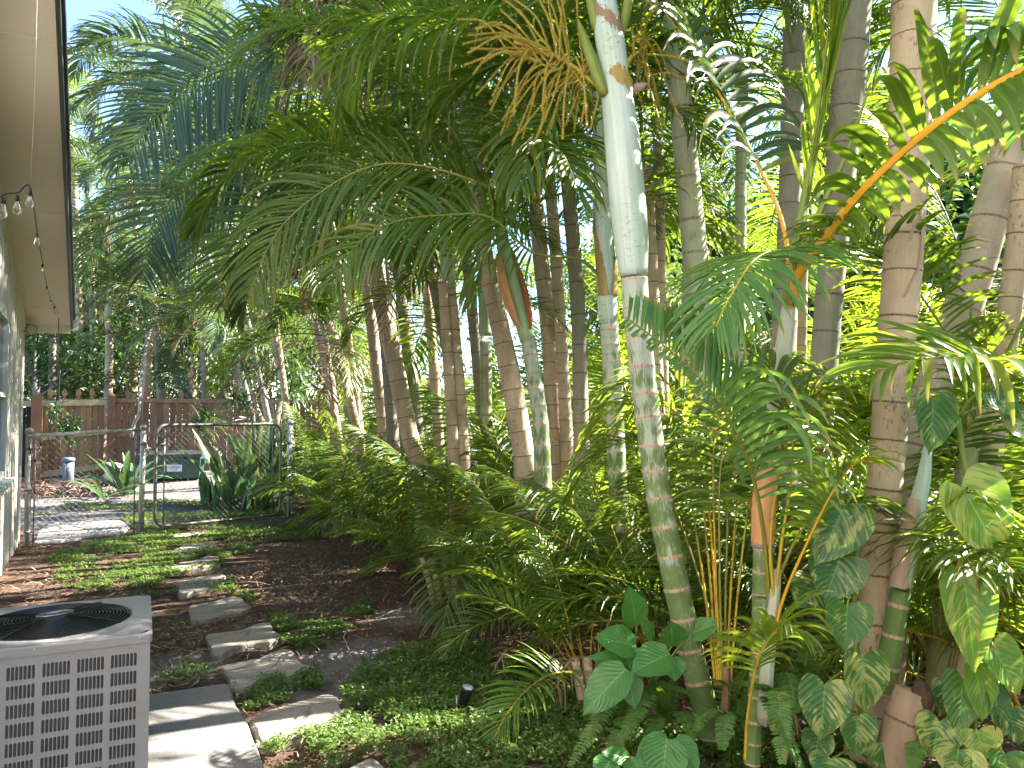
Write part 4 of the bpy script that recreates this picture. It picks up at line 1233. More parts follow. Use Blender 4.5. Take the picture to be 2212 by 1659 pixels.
mb = MB(); boards(mb, a_p1 + 0.09, a_p2 - 0.07, ZG + 0.03, ZT - 0.02, 0.0, 0.112)
mb.build('board_panel', M_WMIX, wg, wg.location, smooth=False)
finials(wg, M_WMIX, a_p1 + 0.22, a_p2 - 0.1, 0.29, ZT - 0.02, -0.045)
for (za, zb) in ((ZT - 0.13, ZT - 0.10), (1.07, 1.20), (ZG + 0.05, ZG + 0.22)):
    mb = MB()
    pa_, pb_ = fp(a_p1 + 0.09, 0.034, za), fp(a_p2 - 0.07, 0.034, zb)
    ax0 = (pb_ - pa_).normalized()
    box(mb, (pa_ + pb_) / 2, ((pb_ - pa_).length, 0.042, 0.13), (ax0, fn, ax0.cross(-fn) if ax0.cross(-fn).z > 0 else ax0.cross(fn)))
    mb.build('rail', M_WNEW, wg, wg.location, smooth=False)
wpost(wg, a_p1 - 0.02, ZT + 0.05, M_WMIX, 0.22, 0.03)
ws = thing('wooden_fence', 'dark open fence bay between the house corner and the tall wooden post', 'wooden fence', fp(a_p1 - 0.9, 0, ZG))
mb = MB(); box(mb, fp(a_p1 - 0.95, 0.0, ZT - 0.14), (1.6, 0.04, 0.13), FAX); mb.build('rail', M_WNEW, ws, ws.location, smooth=False)
mb = MB(); boards(mb, a_p1 - 1.75, a_p1 - 0.14, ZG, ZT - 0.22, -0.06, 0.14, 0.01); mb.build('board_panel', plain('dark gap boards', (0.035, 0.03, 0.03), 0.9, 0.1), ws, ws.location, smooth=False)  # dark panel fills the open gap; its shade is put into the colour

# ------------------------------------------------------------------ dumpster and small things at the fence
M_DUMP = plain('dumpster green paint', (0.035, 0.085, 0.065), 0.5, 0.3, var=0.1, scale=3, dirt=((0.045, 0.07, 0.055), 2.5, 0.6))
M_DLID = plain('black plastic lid', (0.025, 0.025, 0.03), 0.5, 0.4, dirt=((0.08, 0.075, 0.07), 3.0, 0.5))
DD = 16.9
dz0 = 0.13
dl, dr_ = at(300, 1000, DD), at(433, 1000, DD + 0.35)
du = Vector((dr_.x - dl.x, dr_.y - dl.y, 0)); dw = du.length; du.normalize()
dn = Vector((du.y, -du.x, 0))
def dp(a, o, z): return Vector((dl.x, dl.y, 0)) + du * a - dn * o + Vector((0, 0, z))
dm = thing('dumpster', 'green metal dumpster with a black lid and a white notice against the wooden fence', 'dumpster', dp(dw / 2, 0.5, dz0 - 0.1))
zb, zf, zk, dd_ = dz0 + 0.04, 0.70, 0.71, 1.0
body = MB()
sx = 0.03
V = [dp(sx, 0.05, zb), dp(dw - sx, 0.05, zb), dp(dw, 0, zf), dp(0, 0, zf), dp(sx, dd_, zb), dp(dw - sx, dd_, zb), dp(dw, dd_, zk), dp(0, dd_, zk)]
body.add([tuple(v) for v in V], [(0, 1, 2, 3), (5, 4, 7, 6), (1, 5, 6, 2), (4, 0, 3, 7), (0, 4, 5, 1), (3, 2, 6, 7)])
dax = (du, -dn, Vector((0, 0, 1)))
box(body, dp(dw / 2, -0.022, zf - 0.025), (dw + 0.06, 0.04, 0.05), dax)
box(body, dp(dw - 0.25, -0.012, zf - 0.14), (0.30, 0.05, 0.09), dax)
for a in (-0.04, dw + 0.04): box(body, dp(a, 0.4, zf - 0.16), (0.07, 0.5, 0.12), dax)
body.build('body', M_DUMP, dm, dm.location, smooth=False)
ld = MB()
V = [dp(-0.03, -0.05, zf + 0.012), dp(dw + 0.03, -0.05, zf + 0.012), dp(dw + 0.0, 0.3, zf + 0.055), dp(0.0, 0.3, zf + 0.055), dp(0, dd_, zk + 0.05), dp(dw, dd_, zk + 0.05),
     dp(-0.03, -0.05, zf + 0.002), dp(dw + 0.03, -0.05, zf + 0.002), dp(dw, dd_, zk + 0.004), dp(0, dd_, zk + 0.004)]
ld.add([tuple(v) for v in V], [(0, 1, 2, 3), (3, 2, 5, 4), (6, 7, 1, 0), (1, 7, 8, 5, 2), (0, 3, 4, 9, 6), (4, 5, 8, 9)])
ld.build('lid', M_DLID, dm, dm.location, smooth=False)
for a in (0.28, dw - 0.42):
    wl = MB()
    c = dp(a, 0.16, dz0 - 0.02)
    tube(wl, [c - du * 0.03, c + du * 0.03], 0.075, 16)
    box(wl, c + Vector((0, 0, 0.06)), (0.09, 0.05, 0.1), dax)
    wl.build('wheel', M_BLK, dm, dm.location)
M_SIGNG = plain('notice green', (0.015, 0.07, 0.05), 0.5)
M_SIGNW = plain('notice white', (0.62, 0.64, 0.70), 0.5, var=0.04)
M_INK = plain('notice ink', (0.10, 0.11, 0.14), 0.6)
M_NUM = plain('stencil ochre', (0.55, 0.33, 0.06), 0.6)
sg = MB()
slope = lambda z: 0.05 * (1 - (z - zb) / (zf - zb)) - 0.006
def face(mb, a0, a1, z0, z1, lift, mat):
    mb.add([tuple(dp(a, slope(z) - lift, z)) for a, z in ((a0, z0), (a1, z0), (a1, z1), (a0, z1))], [(0, 1, 2, 3)], mat=mat)
sa0, sa1 = 0.565, 0.875
face(sg, sa0, sa1, 0.33, 0.485, 0.0, 1); face(sg, sa0 + 0.008, sa1 + 0.004, 0.487, 0.535, 0.0, 0)
sign = sg.build('notice', [M_SIGNG, M_SIGNW], dm, dm.location, smooth=False)
def text(body_, size, pos, right, up, mat, parent, name, base):
    cu = bpy.data.curves.new(name, 'FONT')
    cu.body = body_; cu.size = size; cu.align_x = 'CENTER'; cu.align_y = 'CENTER'; cu.extrude = 0.001
    tmp = bpy.data.objects.new(name, cu)
    C.objects.link(tmp)
    bpy.context.view_layer.update()
    me = bpy.data.meshes.new_from_object(tmp.evaluated_get(bpy.context.evaluated_depsgraph_get()))
    bpy.data.objects.remove(tmp)
    nz = right.cross(up).normalized()
    M = Matrix((right, up, nz)).transposed().to_4x4()
    M.translation = pos - Vector(base)
    me.transform(M)
    me.materials.clear(); me.materials.append(mat)
    return link(name, me, parent)
up_ = Vector((0, 0, 1))
text('PLEASE', 0.042, dp((sa0 + sa1) / 2, slope(0.51) - 0.004, 0.510), du, up_, M_SIGNW, sign, 'lettering', dm.location)
text('127', 0.055, dp(0.56, slope(0.60) - 0.006, 0.595), du, up_, M_NUM, dm, 'number', dm.location)
ln = MB()
for z, a0, a1 in ((0.448, 0.63, 0.82), (0.418, 0.60, 0.845), (0.395, 0.66, 0.79), (0.355, 0.69, 0.75)):
    a = a0
    while a < a1:
        w_ = random.uniform(0.015, 0.04)
        face(ln, a, min(a + w_, a1), z - 0.006, z + 0.006, 0.003, 0)
        a += w_ + 0.009
ln.build('small_print', M_INK, sign, dm.location, smooth=False)

pb0 = at(147, 1040, 16.2); pb0.z = 0.1
pd = thing('utility_pedestal', 'blue grey plastic utility pedestal in front of the patched wooden fence', 'utility pedestal', pb0)
M_PED = plain('pedestal plastic', (0.13, 0.16, 0.21), 0.6, 0.3, dirt=((0.15, 0.16, 0.18), 4.0, 0.4))
hz = at(147, 988, 16.2).z - 0.1
mb = MB()
tube(mb, [pb0 + Vector((0, 0, z)) for z in (-0.05, 0.3, hz - 0.09)], [0.105, 0.108, 0.11], 20)
box(mb, pb0 + Vector((0, -0.11, hz * 0.45)), (0.012, 0.02, hz * 0.8))
mb.build('body', M_PED, pd, pd.location)
mb = MB(); tube(mb, [pb0 + Vector((0, 0, z)) for z in (hz - 0.088, hz - 0.085, hz - 0.02, hz)], [0.11, 0.125, 0.125, 0.10], 20); mb.build('cap', M_PED, pd, pd.location)
bk0 = at(238, 1020, 16.6); bk0.z = 0.12
bk = thing('bucket', 'tipped pale blue bucket half hidden behind strap leaves at the fence', 'bucket', bk0)
M_BUCK = plain('bucket plastic', (0.42, 0.45, 0.58), 0.4, 0.4)
axb = Vector((0.25, -0.1, 1)).normalized()
tube(MB(), [bk0 + axb * h for h in (0.0, 0.02, 0.30, 0.40, 0.405, 0.42)], [0.10, 0.115, 0.155, 0.165, 0.18, 0.18], 20).build('body', M_BUCK, bk, bk.location)

# garden spotlight in the groundcover
sp0 = gd(998, 1540)
spt = thing('garden_spotlight', 'small black garden spotlight on a stake in the groundcover', 'garden light', sp0)
axs = Vector((0.16, -0.10, 0.55)).normalized()
c = sp0 + Vector((0.0, 0, 0.03))
mb = MB(); tube(mb, [c, c + axs * 0.02, c + axs * 0.05, c + axs * 0.105, c + axs * 0.12], [0.016, 0.026, 0.029, 0.033, 0.035], 18); hd = mb.build('head', M_BLK, spt, spt.location)
M_LENSB = plain('spotlight lens', (0.30, 0.36, 0.42), 0.08, 0.8)
tube(MB(), [c + axs * 0.1203, c + axs * 0.124], [0.031, 0.026], 18).build('lens', M_LENSB, hd, spt.location)
mb = MB(); box(mb, sp0 + Vector((-0.028, -0.01, 0.03)), (0.012, 0.03, 0.13), taper=0.7); tube(mb, [sp0 + Vector((-0.01, 0, -0.06)), sp0 + Vector((-0.01, 0, 0.05))], 0.008, 6)
mb.build('stake', M_GALV, spt, spt.location)
# ------------------------------------------------------------------ palms that stand out in the picture
def hfrond(parent, pts, leaf, pet, name='frond', **kw):
    mb = MB()
    frond_geo(mb, [at(*p) for p in pts], **kw)
    return mb.build(name, [LM[leaf], PET[pet]], parent, parent.location)

def wp(pix):
    """(x, y, width in photo pixels, distance) -> points and radii"""
    P = [tuple(at(x, y, d)) for x, y, w, d in pix]
    return P, [w / 2 * d / FOC for x, y, w, d in pix]

def pix_trunk(parent, pix, spacing, mat, seg=16, bulge=0.05, name='trunk'):
    P, r = wp(pix)
    mb = MB(); ringed(mb, P, r, spacing, seg, bulge=bulge)
    return mb.build(name, mat, parent, parent.location)

def pix_tube(parent, pix, mat, name, seg=16, n=24, arc=None, cap=True):
    P, r = wp(pix)
    D = catmull(np.column_stack([np.array(P), np.array(r)]), n)
    mb = MB(); tube(mb, D[:, :3], D[:, 3], seg, arc=arc, cap=cap)
    return mb.build(name, mat, parent, parent.location)

def scar(parent, pix, arc, mat, inside, name='sheath_scar'):
    """a torn patch lying on a sheath: only the cells inside the outline are kept"""
    P, r = wp(pix)
    D = catmull(np.column_stack([np.array(P), np.array(r)]), 34)
    mb = MB(); tube(mb, D[:, :3], D[:, 3], 34, arc=arc, cap=False)
    keep = []
    for k, q in enumerate(mb.f):
        i, j = divmod(k, 34)
        h, a = i / 32, j / 33
        n_ = 0.05 * math.sin(a * 23 + h * 9) + 0.04 * math.sin(a * 51 + h * 3) + 0.03 * math.sin(h * 40 + a * 14)
        if inside(a, h, n_): keep.append(q)
    mb.f = keep; mb.m = [0] * len(keep)
    return mb.build(name, mat, parent, parent.location)

# --- A: the pale ringed palm in the middle
bA = gd(1540, 1616)
A = thing('areca_palm', 'tall palm with green ringed stem, waxy white crownshaft and golden flower strands', 'palm tree', bA)
dA_ = bA.y
pix_trunk(A, [(1548, 1650, 62, dA_), (1530, 1560, 56, dA_), (1490, 1400, 55, dA_), (1458, 1250, 55, dA_), (1425, 1080, 55, dA_ + .02), (1402, 920, 55, dA_ + .03), (1385, 780, 56, dA_ + .04), (1374, 660, 57, dA_ + .05), (1369, 590, 58, dA_ + .05)], 0.135, T_GREEN, 24, 0.03)
dd = dA_ + 0.05
pix_tube(A, [(1369.5, 596, 59, dd), (1367, 565, 66, dd), (1362, 500, 76, dd), (1354, 420, 79, dd), (1346, 330, 77, dd), (1339, 260, 73, dd), (1332, 200, 68, dd), (1326, 150, 60, dd), (1320, 100, 54, dd)], S_WHITE, 'crownshaft', 28, 40)
pix_tube(A, [(1331, 205, 58, dd), (1325, 140, 63, dd - .005), (1318, 90, 64, dd - .005), (1313, 60, 60, dd), (1308, 0, 48, dd), (1300, -120, 44, dd), (1296, -250, 36, dd)], S_WHITE, 'crownshaft', 24, 30)
scar(A, [(1340, 246, 73, dd), (1337, 215, 72, dd), (1334, 190, 71, dd), (1329, 165, 66, dd), (1326, 140, 66, dd)], (-1.1, 1.45), S_SCAR, lambda a, h, n: h + n < 0.96 - 0.75 * max(0, a - 0.42) - 0.6 * max(0, 0.2 - a) and (h + n > 0.34 + 0.9 * abs(a - 0.72) ** 1.2 or a > 0.93 and h > 0.3) and a > 0.18 + 0.25 * (0.8 - h))
scar(A, [(1318, 92, 66, dd), (1315, 62, 65, dd), (1312, 34, 61, dd), (1306, 0, 54, dd)], (-1.2, 1.1), S_BROWN, lambda a, h, n: abs(h + n - (0.82 - 0.75 * a)) < 0.10 + 0.12 * a)
pix_tube(A, [(1308, 205, 20, dd - .04), (1296, 180, 26, dd - .05), (1282, 140, 26, dd - .04), (1268, 100, 22, dd - .02), (1256, 62, 12, dd), (1250, 45, 4, dd)], PET['green'], 'cut_petiole', 10, 16)
pix_tube(A, [(1290, 66, 20, dd), (1283, 25, 26, dd), (1272, -30, 24, dd), (1250, -140, 18, dd)], PET['green'], 'petiole', 10, 12)
pix_tube(A, [(1342, 78, 14, dd - .01), (1350, 40, 22, dd), (1358, 0, 22, dd), (1372, -90, 18, dd)], PET['green'], 'petiole', 10, 12)
pix_tube(A, [(1364, 196, 10, dd + .06), (1374, 190, 20, dd + .06), (1386, 186, 16, dd + .06), (1398, 180, 3, dd + .06)], S_PINK, 'bract', 10, 8)
# flower strands
M_BEAD = plain('golden flower bud', (0.40, 0.30, 0.05), 0.5, 0.4, var=0.35, scale=60)
inf = MB()
ends = [(1012, 76), (1018, 104), (1030, 205), (1022, 160), (1085, 262), (1095, 275), (1110, 250), (1165, 285), (1180, 292), (1190, 278), (1128, 300), (1060, 240), (1068, 55), (1080, 70), (1100, -10), (1120, 20), (1150, -30), (1180, -20), (1205, -40), (1240, -30), (1262, 130), (1215, 300), (1255, 270), (1240, 285), (1275, 280), (1390, 40), (1398, 100), (1370, 120), (1448, 168), (1470, 130), (1400, 210), (1420, 265), (1432, 285), (1385, 178), (1410, 25), (1045, 130), (1140, 160), (1000, 95), (1230, 220), (1150, 230), (1206, 190), (1280, 210)]
rgi = np.random.default_rng(5)
phi = (1 + 5 ** .5) / 2
octv = np.array([(1, 0, 0), (-1, 0, 0), (0, 1, 0), (0, -1, 0), (0, 0, 1), (0, 0, -1)], float)
octf = [(0, 2, 4), (2, 1, 4), (1, 3, 4), (3, 0, 4), (2, 0, 5), (1, 2, 5), (3, 1, 5), (0, 3, 5)]
ends = ends + [(x + rgi.normal(0, 30), y + rgi.normal(0, 26)) for x, y in ends]
for ei, (ex, ey) in enumerate(ends):
    left = ex < 1310
    hx, hy, hd = (lambda t: (1290 - 190 * t + rgi.normal(0, 10), 175 - 115 * t + 40 * t * t + rgi.normal(0, 12), 3.78))(min(1, max(0.15, (1300 - ex) / 300 * 0.75 + rgi.normal(0, 0.12)))) if left else (1385 + rgi.normal(0, 10), 110 + rgi.normal(0, 30), 4.0)
    ed = hd + rgi.uniform(-0.22, 0.3)
    mx_, my_ = (hx + ex) / 2 + rgi.normal(0, 10), (hy + ey) / 2 - rgi.uniform(8, 34)
    c = catmull([at(hx, hy, hd), at(mx_, my_, (hd + ed) / 2), at(ex, ey, ed)], 60)
    tube(inf, c, np.linspace(0.0034, 0.0018, 60), 5, rnd=0.4)
    L = np.linalg.norm(np.diff(c, axis=0), axis=1).sum()
    nb = int(L / 0.0085)
    cc = catmull(c, max(nb, 4))
    T = np.gradient(cc, axis=0); T /= np.linalg.norm(T, axis=1)[:, None]
    sx_ = np.cross(T, [0, 1, 0.2]); sx_ /= np.linalg.norm(sx_, axis=1)[:, None]
    up2 = np.cross(sx_, T)
    for j in range(len(cc)):
        for q in range(3):
            a = j * 1.1 + q * 2.1
            p = cc[j] + (sx_[j] * math.cos(a) + up2[j] * math.sin(a)) * 0.0046
            inf.add(p + octv * 0.0035 * rgi.uniform(0.8, 1.15), octf)
for hx, hy, hd, tx, ty in ((1110, 90, 3.78, 1322, 212), (1385, 110, 4.0, 1335, 190)):
    tube(inf, catmull([at(hx, hy, hd), at((hx + tx) / 2, (hy + ty) / 2 - 22, 3.80), at(tx, ty, 3.80)], 14), np.linspace(0.008, 0.014, 14), 7)
inf.build('flower_cluster', M_BEAD, A, A.location)
# fronds of A above and around the frame top
topA = at(1297, -260, dd) - bA
crown(A, topA, 'tall', 10, 1.15, 5, lo=0, hi=4.2, spread=0.04)
hfrond(A, [(1255, -60, 3.9), (1180, -10, 4.3), (1090, 40, 4.8), (960, 60, 5.1), (860, 70, 5.3), (790, 110, 5.4), (745, 210, 5.4), (735, 300, 5.4)], 'lime', 'green', n=50, ll=0.95, lw=0.032, start=0.2, droop=2.8, vang=4, seed=3, segs=9, lose=0.05)

# --- B: the slimmer waxy palm just behind A
bB = gd(1345, 1430); bB.y = 5.2; bB.x = at(1335, 1300, 5.2).x; bB.z = 0
B = thing('areca_palm', 'slim palm with a blue white crownshaft and torn ochre sheath behind the tall ringed palm', 'palm tree', bB)
pix_trunk(B, [(1345, 1420, 44, 5.2), (1340, 1200, 40, 5.2), (1330, 950, 40, 5.2), (1322, 800, 40, 5.2), (1315, 690, 40, 5.2)], 0.12, T_GREEN, 16)
pix_tube(B, [(1315, 700, 40, 5.2), (1312, 660, 43, 5.2), (1310, 600, 45, 5.2), (1305, 520, 42, 5.2), (1300, 440, 38, 5.2), (1299, 380, 33, 5.2), (1294, 320, 26, 5.2), (1290, 200, 22, 5.2)], S_WHITE, 'crownshaft', 20, 30)
scar(B, [(1313, 640, 45, 5.19), (1310, 560, 47, 5.19), (1303, 490, 45, 5.19), (1300, 440, 41, 5.19)], (-1.7, 0.3), S_SCAR, lambda a, h, n: a + n * 0.6 < 0.75 * (1 - h) + 0.12)
scar(B, [(1313, 640, 45, 5.19), (1310, 560, 47, 5.19), (1303, 490, 45, 5.19)], (0.0, 1.6), S_SCAR, lambda a, h, n: 1 - a + n * 0.6 < 0.8 * (1 - h) + 0.1)
hfrond(B, [(1300, 600, 5.2), (1250, 560, 5.1), (1150, 545, 4.9), (1060, 470, 4.8), (960, 465, 4.8), (850, 480, 4.8), (770, 530, 4.8), (715, 620, 4.8)], 'green', 'green', n=62, ll=0.58, lw=0.025, start=0.28, droop=1.0, vangs=(10, 0), f0=76, f1=36, up=(0.1, -0.7, 0.7), seed=8, segs=7, r0=0.014, lose=0.02, twist=0.25)
hfrond(B, [(1296, 300, 5.2), (1270, 200, 5.1), (1200, 150, 5.0), (1110, 130, 5.0), (1010, 170, 5.0), (930, 260, 5.0)], 'green', 'green', n=40, ll=0.6, lw=0.04, start=0.2, droop=1.1, seed=9, segs=6)
hfrond(B, [(1290, 330, 5.2), (1240, 260, 5.0), (1200, 240, 4.8), (1150, 300, 4.6), (1130, 400, 4.5)], 'green', 'green', n=34, ll=0.5, lw=0.04, start=0.15, droop=1.5, seed=10, segs=6)
crown(B, at(1288, 190, 5.2) - bB, 'tall', 6, 0.95, 15, lo=0, hi=3.5, spread=0.03)

# --- C: the thick tan trunk on the right
dC = 3.55
bC = at(1880, 1500, dC); bC.z = 0
Cp = thing('areca_palm', 'thick pale tan palm trunk with thin dark rings beside the variegated vine', 'palm tree', bC)
pix_trunk(Cp, [(1868, 1640, 84, dC), (1880, 1500, 76, dC), (1888, 1400, 70, dC), (1898, 1200, 72, dC), (1918, 960, 72, dC), (1932, 780, 76, dC), (1948, 600, 80, dC), (1960, 400, 82, dC), (1968, 200, 88, dC), (1974, 0, 92, dC), (1976, -250, 92, dC)], 0.195, T_PALE, 28, 0.018)
pix_tube(Cp, [(1965, 520, 5, dC - .085), (1988, 440, 6, dC - .09), (1990, 560, 5, dC - .09), (1952, 640, 4, dC - .09)], S_PINK, 'dry_strip', 6, 14)
crown(Cp, at(1976, -560, dC) - bC, 'tall', 8, 1.15, 21, lo=1, hi=5.5)

# --- D: mottled trunk leaning to the right edge
dD = 4.1
bD = at(1930, 1560, dD); bD.z = 0
Dp = thing('areca_palm', 'mottled palm trunk leaning out past the edge of the picture behind the thick tan trunk', 'palm tree', bD)
pix_trunk(Dp, [(1915, 1500, 70, dD), (1935, 1200, 66, dD), (1975, 960, 68, dD), (2030, 800, 76, dD), (2085, 650, 78, dD), (2130, 500, 76, dD), (2178, 330, 72, dD), (2230, 170, 72, dD), (2320, -60, 70, dD)], 0.26, T_ROUGH, 24, 0.012)
crown(Dp, at(2400, -250, dD) - bD, 'tall', 6, 1.0, 22, lo=1, hi=5)

# --- E: grey trunk between A and C
dE = 4.7
bE = at(1760, 1400, dE); bE.z = 0
E_ = thing('areca_palm', 'grey palm trunk rising behind the long orange frond stalk', 'palm tree', bE)
pix_trunk(E_, [(1745, 1420, 66, dE), (1755, 1150, 60, dE), (1775, 850, 58, dE), (1795, 600, 58, dE), (1818, 350, 64, dE), (1838, 120, 72, dE), (1846, -60, 72, dE), (1850, -300, 70, dE)], 0.24, T_GREY, 20, 0.02)
crown(E_, at(1852, -420, dE) - bE, 'tall', 8, 1.1, 23, lo=0, hi=5)
# --- G: grey green trunk further back
dG = 5.6
bG = at(1535, 1180, dG); bG.z = 0
G_ = thing('areca_palm', 'grey green palm trunk showing between the white crownshaft and the yellow stalks', 'palm tree', bG)
pix_trunk(G_, [(1540, 1260, 60, dG), (1530, 1000, 56, dG), (1515, 760, 54, dG), (1502, 560, 54, dG), (1478, 300, 52, dG), (1460, 120, 50, dG), (1445, -40, 46, dG)], 0.28, T_OLIVE, 18, 0.02)
pix_tube(G_, [(1461, 130, 50, dG), (1455, 80, 54, dG), (1446, 0, 52, dG), (1438, -120, 40, dG), (1434, -240, 24, dG)], S_GREEN, 'crownshaft', 18, 20)
crown(G_, at(1433, -250, dG) - bG, 'tall', 9, 1.0, 24, lo=0, hi=5)

# --- F: the young palm with the salmon sheath and the long orange stalk
dF = 3.35
bF = at(1632, 1600, dF); bF.z = 0
F_ = thing('areca_palm', 'young palm with a peeling salmon sheath and a long arching orange stalk', 'palm tree', bF)
pix_trunk(F_, [(1625, 1650, 34, dF), (1632, 1520, 34, dF), (1640, 1400, 32, dF), (1646, 1300, 42, dF + .2), (1650, 1180, 44, dF + .2)], 0.10, T_GREEN, 16, 0.04)
pix_tube(F_, [(1648, 1182, 47, dF + .2), (1650, 1100, 49, dF + .2), (1658, 1000, 47, dF + .2), (1667, 920, 46, dF + .2), (1674, 860, 44, dF + .2), (1686, 800, 40, dF + .2), (1694, 740, 34, dF + .2), (1704, 660, 28, dF + .2), (1712, 600, 24, dF + .2)], S_SPECK, 'crownshaft', 20, 34)
pix_tube(F_, [(1649, 1172, 51, dF + .195), (1651, 1100, 53, dF + .195), (1658, 1010, 51, dF + .195), (1664, 960, 48, dF + .195), (1668, 930, 46, dF + .197)], S_SALMON, 'sheath', 16, 16, arc=(-1.9, 0.85), cap=False)
pix_tube(F_, [(1676, 960, 20, dF + .17), (1688, 920, 22, dF + .16), (1696, 880, 12, dF + .16), (1702, 850, 3, dF + .16)], S_RED, 'sheath', 8, 10)
pix_tube(F_, [(1688, 945, 8, dF + .15), (1698, 900, 9, dF + .14), (1704, 865, 4, dF + .14)], PET['orange'], 'cut_petiole', 8, 10)
pix_tube(F_, [(1684, 860, 30, dF + .17), (1688, 820, 36, dF + .17), (1694, 760, 30, dF + .17)], S_SPECK, 'sheath', 12, 10, arc=(-0.5, 1.5), cap=False)
# the long orange stalk with its curling leaflets
hfrond(F_, [(1712, 660, 3.5), (1722, 600, 3.42), (1752, 556, 3.3), (1800, 490, 3.15), (1850, 425, 3.0), (1920, 355, 2.85), (2000, 285, 2.7), (2100, 212, 2.55), (2212, 150, 2.4), (2330, 110, 2.25), (2450, 110, 2.1)], 'green', 'orange',
       n=26, ll=0.40, lw=0.052, start=0.24, f0=74, f1=45, vangs=(25, 10), lls=(0.6, 1.2), droop=2.4, drl=(1.0, 0.75), up=(0.1, -0.95, 0.15), r0=0.026, r1=0.009, seed=31, segs=10, prof=(0.12, 0.6, 0.7), twist=0.25, lose=0.0, fold=0.16, rn=(0.3, 0.75))
# frond arching towards the viewer in front of the young palm
hfrond(F_, [(1712, 640, 3.5), (1716, 580, 3.4), (1700, 548, 3.25), (1660, 545, 3.1), (1622, 570, 2.98), (1590, 620, 2.9), (1565, 665, 2.85), (1548, 705, 2.82)], 'jade', 'yellow',
       n=40, ll=0.50, lw=0.022, start=0.17, f0=86, f1=30, vang=2, droop=0.85, r0=0.010, r1=0.003, seed=32, segs=8, prof=(0.16, 0.8, 0.55), twist=0.2, lose=0.0, jit=0.5, rn=(0.2, 0.7))
# frond with sheared leaflets standing like a comb, its tip clipped, in front of the ringed stem
def clip_(tt, sd, rg):
    return np.where(sd > 0, np.clip(1.2 - 0.95 * tt, 0, 1) * rg.uniform(0.96, 1.0, len(tt)), np.where(tt > 0.2, 0.13, 0.3) * rg.uniform(0.6, 1.3, len(tt)))
hfrond(F_, [(1662, 1310, 3.3), (1655, 1200, 3.25), (1640, 1090, 3.18), (1612, 985, 3.1), (1570, 895, 3.02), (1510, 815, 2.96), (1440, 750, 2.92), (1352, 686, 2.9)], 'jade', 'olive',
       n=44, ll=0.55, lw=0.029, start=0.40, f0=60, f1=74, vangs=(-6, 8), droop=0.14, r0=0.012, r1=0.004, seed=33, segs=7, prof=(0.3, 0.45, 0.4), up=(0.55, -0.83, 0.25), twist=0.12, lose=0.0, jit=0.5, trim=clip_, rn=(0.15, 0.7))
hfrond(F_, [(1656, 1230, 3.27), (1640, 1090, 3.17), (1612, 985, 3.09), (1570, 895, 3.01), (1545, 858, 2.98)], 'jade', 'olive', n=15, ll=0.46, lw=0.034, start=0.40, f0=70, f1=60, vang=4, droop=2.4, r0=0.004, r1=0.003,
       seed=34, segs=10, side=(0.9, -0.3, 0.35), sides=(1,), twist=0.2, lose=0.0, jit=0.4, prof=(0.42, 0.3, 0.5), rn=(0.2, 0.6))
# upright young leaves at its heart
hfrond(F_, [(1712, 600, 3.5), (1735, 480, 3.5), (1770, 300, 3.5), (1800, 120, 3.5), (1860, -60, 3.5)], 'lime', 'green', n=26, ll=0.75, lw=0.035, start=0.25, f0=24, f1=12, vang=20, droop=0.15, seed=35, segs=5)
hfrond(F_, [(1708, 610, 3.52), (1690, 480, 3.6), (1640, 360, 3.75), (1575, 240, 3.9), (1500, 110, 4.05), (1400, -20, 4.2)], 'blue', 'orange', n=24, ll=0.62, lw=0.05, start=0.32, f0=75, f1=35, vang=30, droop=1.5, r0=0.013, seed=36, segs=8, twist=0.3)
pix_tube(F_, [(1700, 660, 26, 3.52), (1716, 560, 22, 3.5), (1735, 440, 18, 3.5), (1760, 300, 10, 3.5), (1790, 60, 6, 3.5)], PET['green'], 'spear_leaf', 8, 14)
pix_tube(F_, [(1706, 660, 20, 3.48), (1735, 560, 18, 3.45), (1775, 450, 15, 3.4), (1830, 330, 9, 3.38), (1880, 180, 5, 3.38)], PET['green'], 'spear_leaf', 8, 14)

# --- H: little stem with orange and yellow stalks in front of F
bH = gd(1640, 1640)
H_ = thing('areca_palm_shrub', 'young areca sprout of orange and yellow stalks on a white flecked stem', 'palm shrub', at(1660, 1520, 3.25))
pix_tube(H_, [(1650, 1560, 30, 3.3), (1656, 1460, 30, 3.27), (1664, 1380, 26, 3.25), (1672, 1300, 24, 3.25), (1680, 1230, 16, 3.25)], S_SPECK, 'stem', 12, 16)
for (pts, pc, lf, sd) in (
    ([(1664, 1420, 3.24), (1690, 1300, 3.2), (1740, 1180, 3.1), (1800, 1060, 3.0), (1850, 1000, 2.95), (1900, 1000, 2.9)], 'orange', 'lime', 41),
    ([(1672, 1300, 3.24), (1664, 1180, 3.22), (1676, 1060, 3.2), (1705, 940, 3.2), (1760, 860, 3.15), (1830, 840, 3.1)], 'yellow', 'green', 42),
    ([(1676, 1280, 3.24), (1690, 1160, 3.22), (1712, 1000, 3.25), (1700, 860, 3.3), (1650, 760, 3.4)], 'yellow', 'green', 43),
    ([(1680, 1250, 3.24), (1730, 1150, 3.3), (1800, 1090, 3.4), (1880, 1100, 3.5)], 'olive', 'green', 45),
    ([(1610, 1640, 3.1), (1616, 1540, 3.05), (1640, 1420, 2.95), (1690, 1350, 2.85), (1730, 1370, 2.8)], 'yellow', 'lime', 46)):
    hfrond(H_, pts, lf, pc, n=22, ll=0.30, lw=0.022, start=0.55, droop=1.0, seed=sd, segs=6, r0=0.0085)
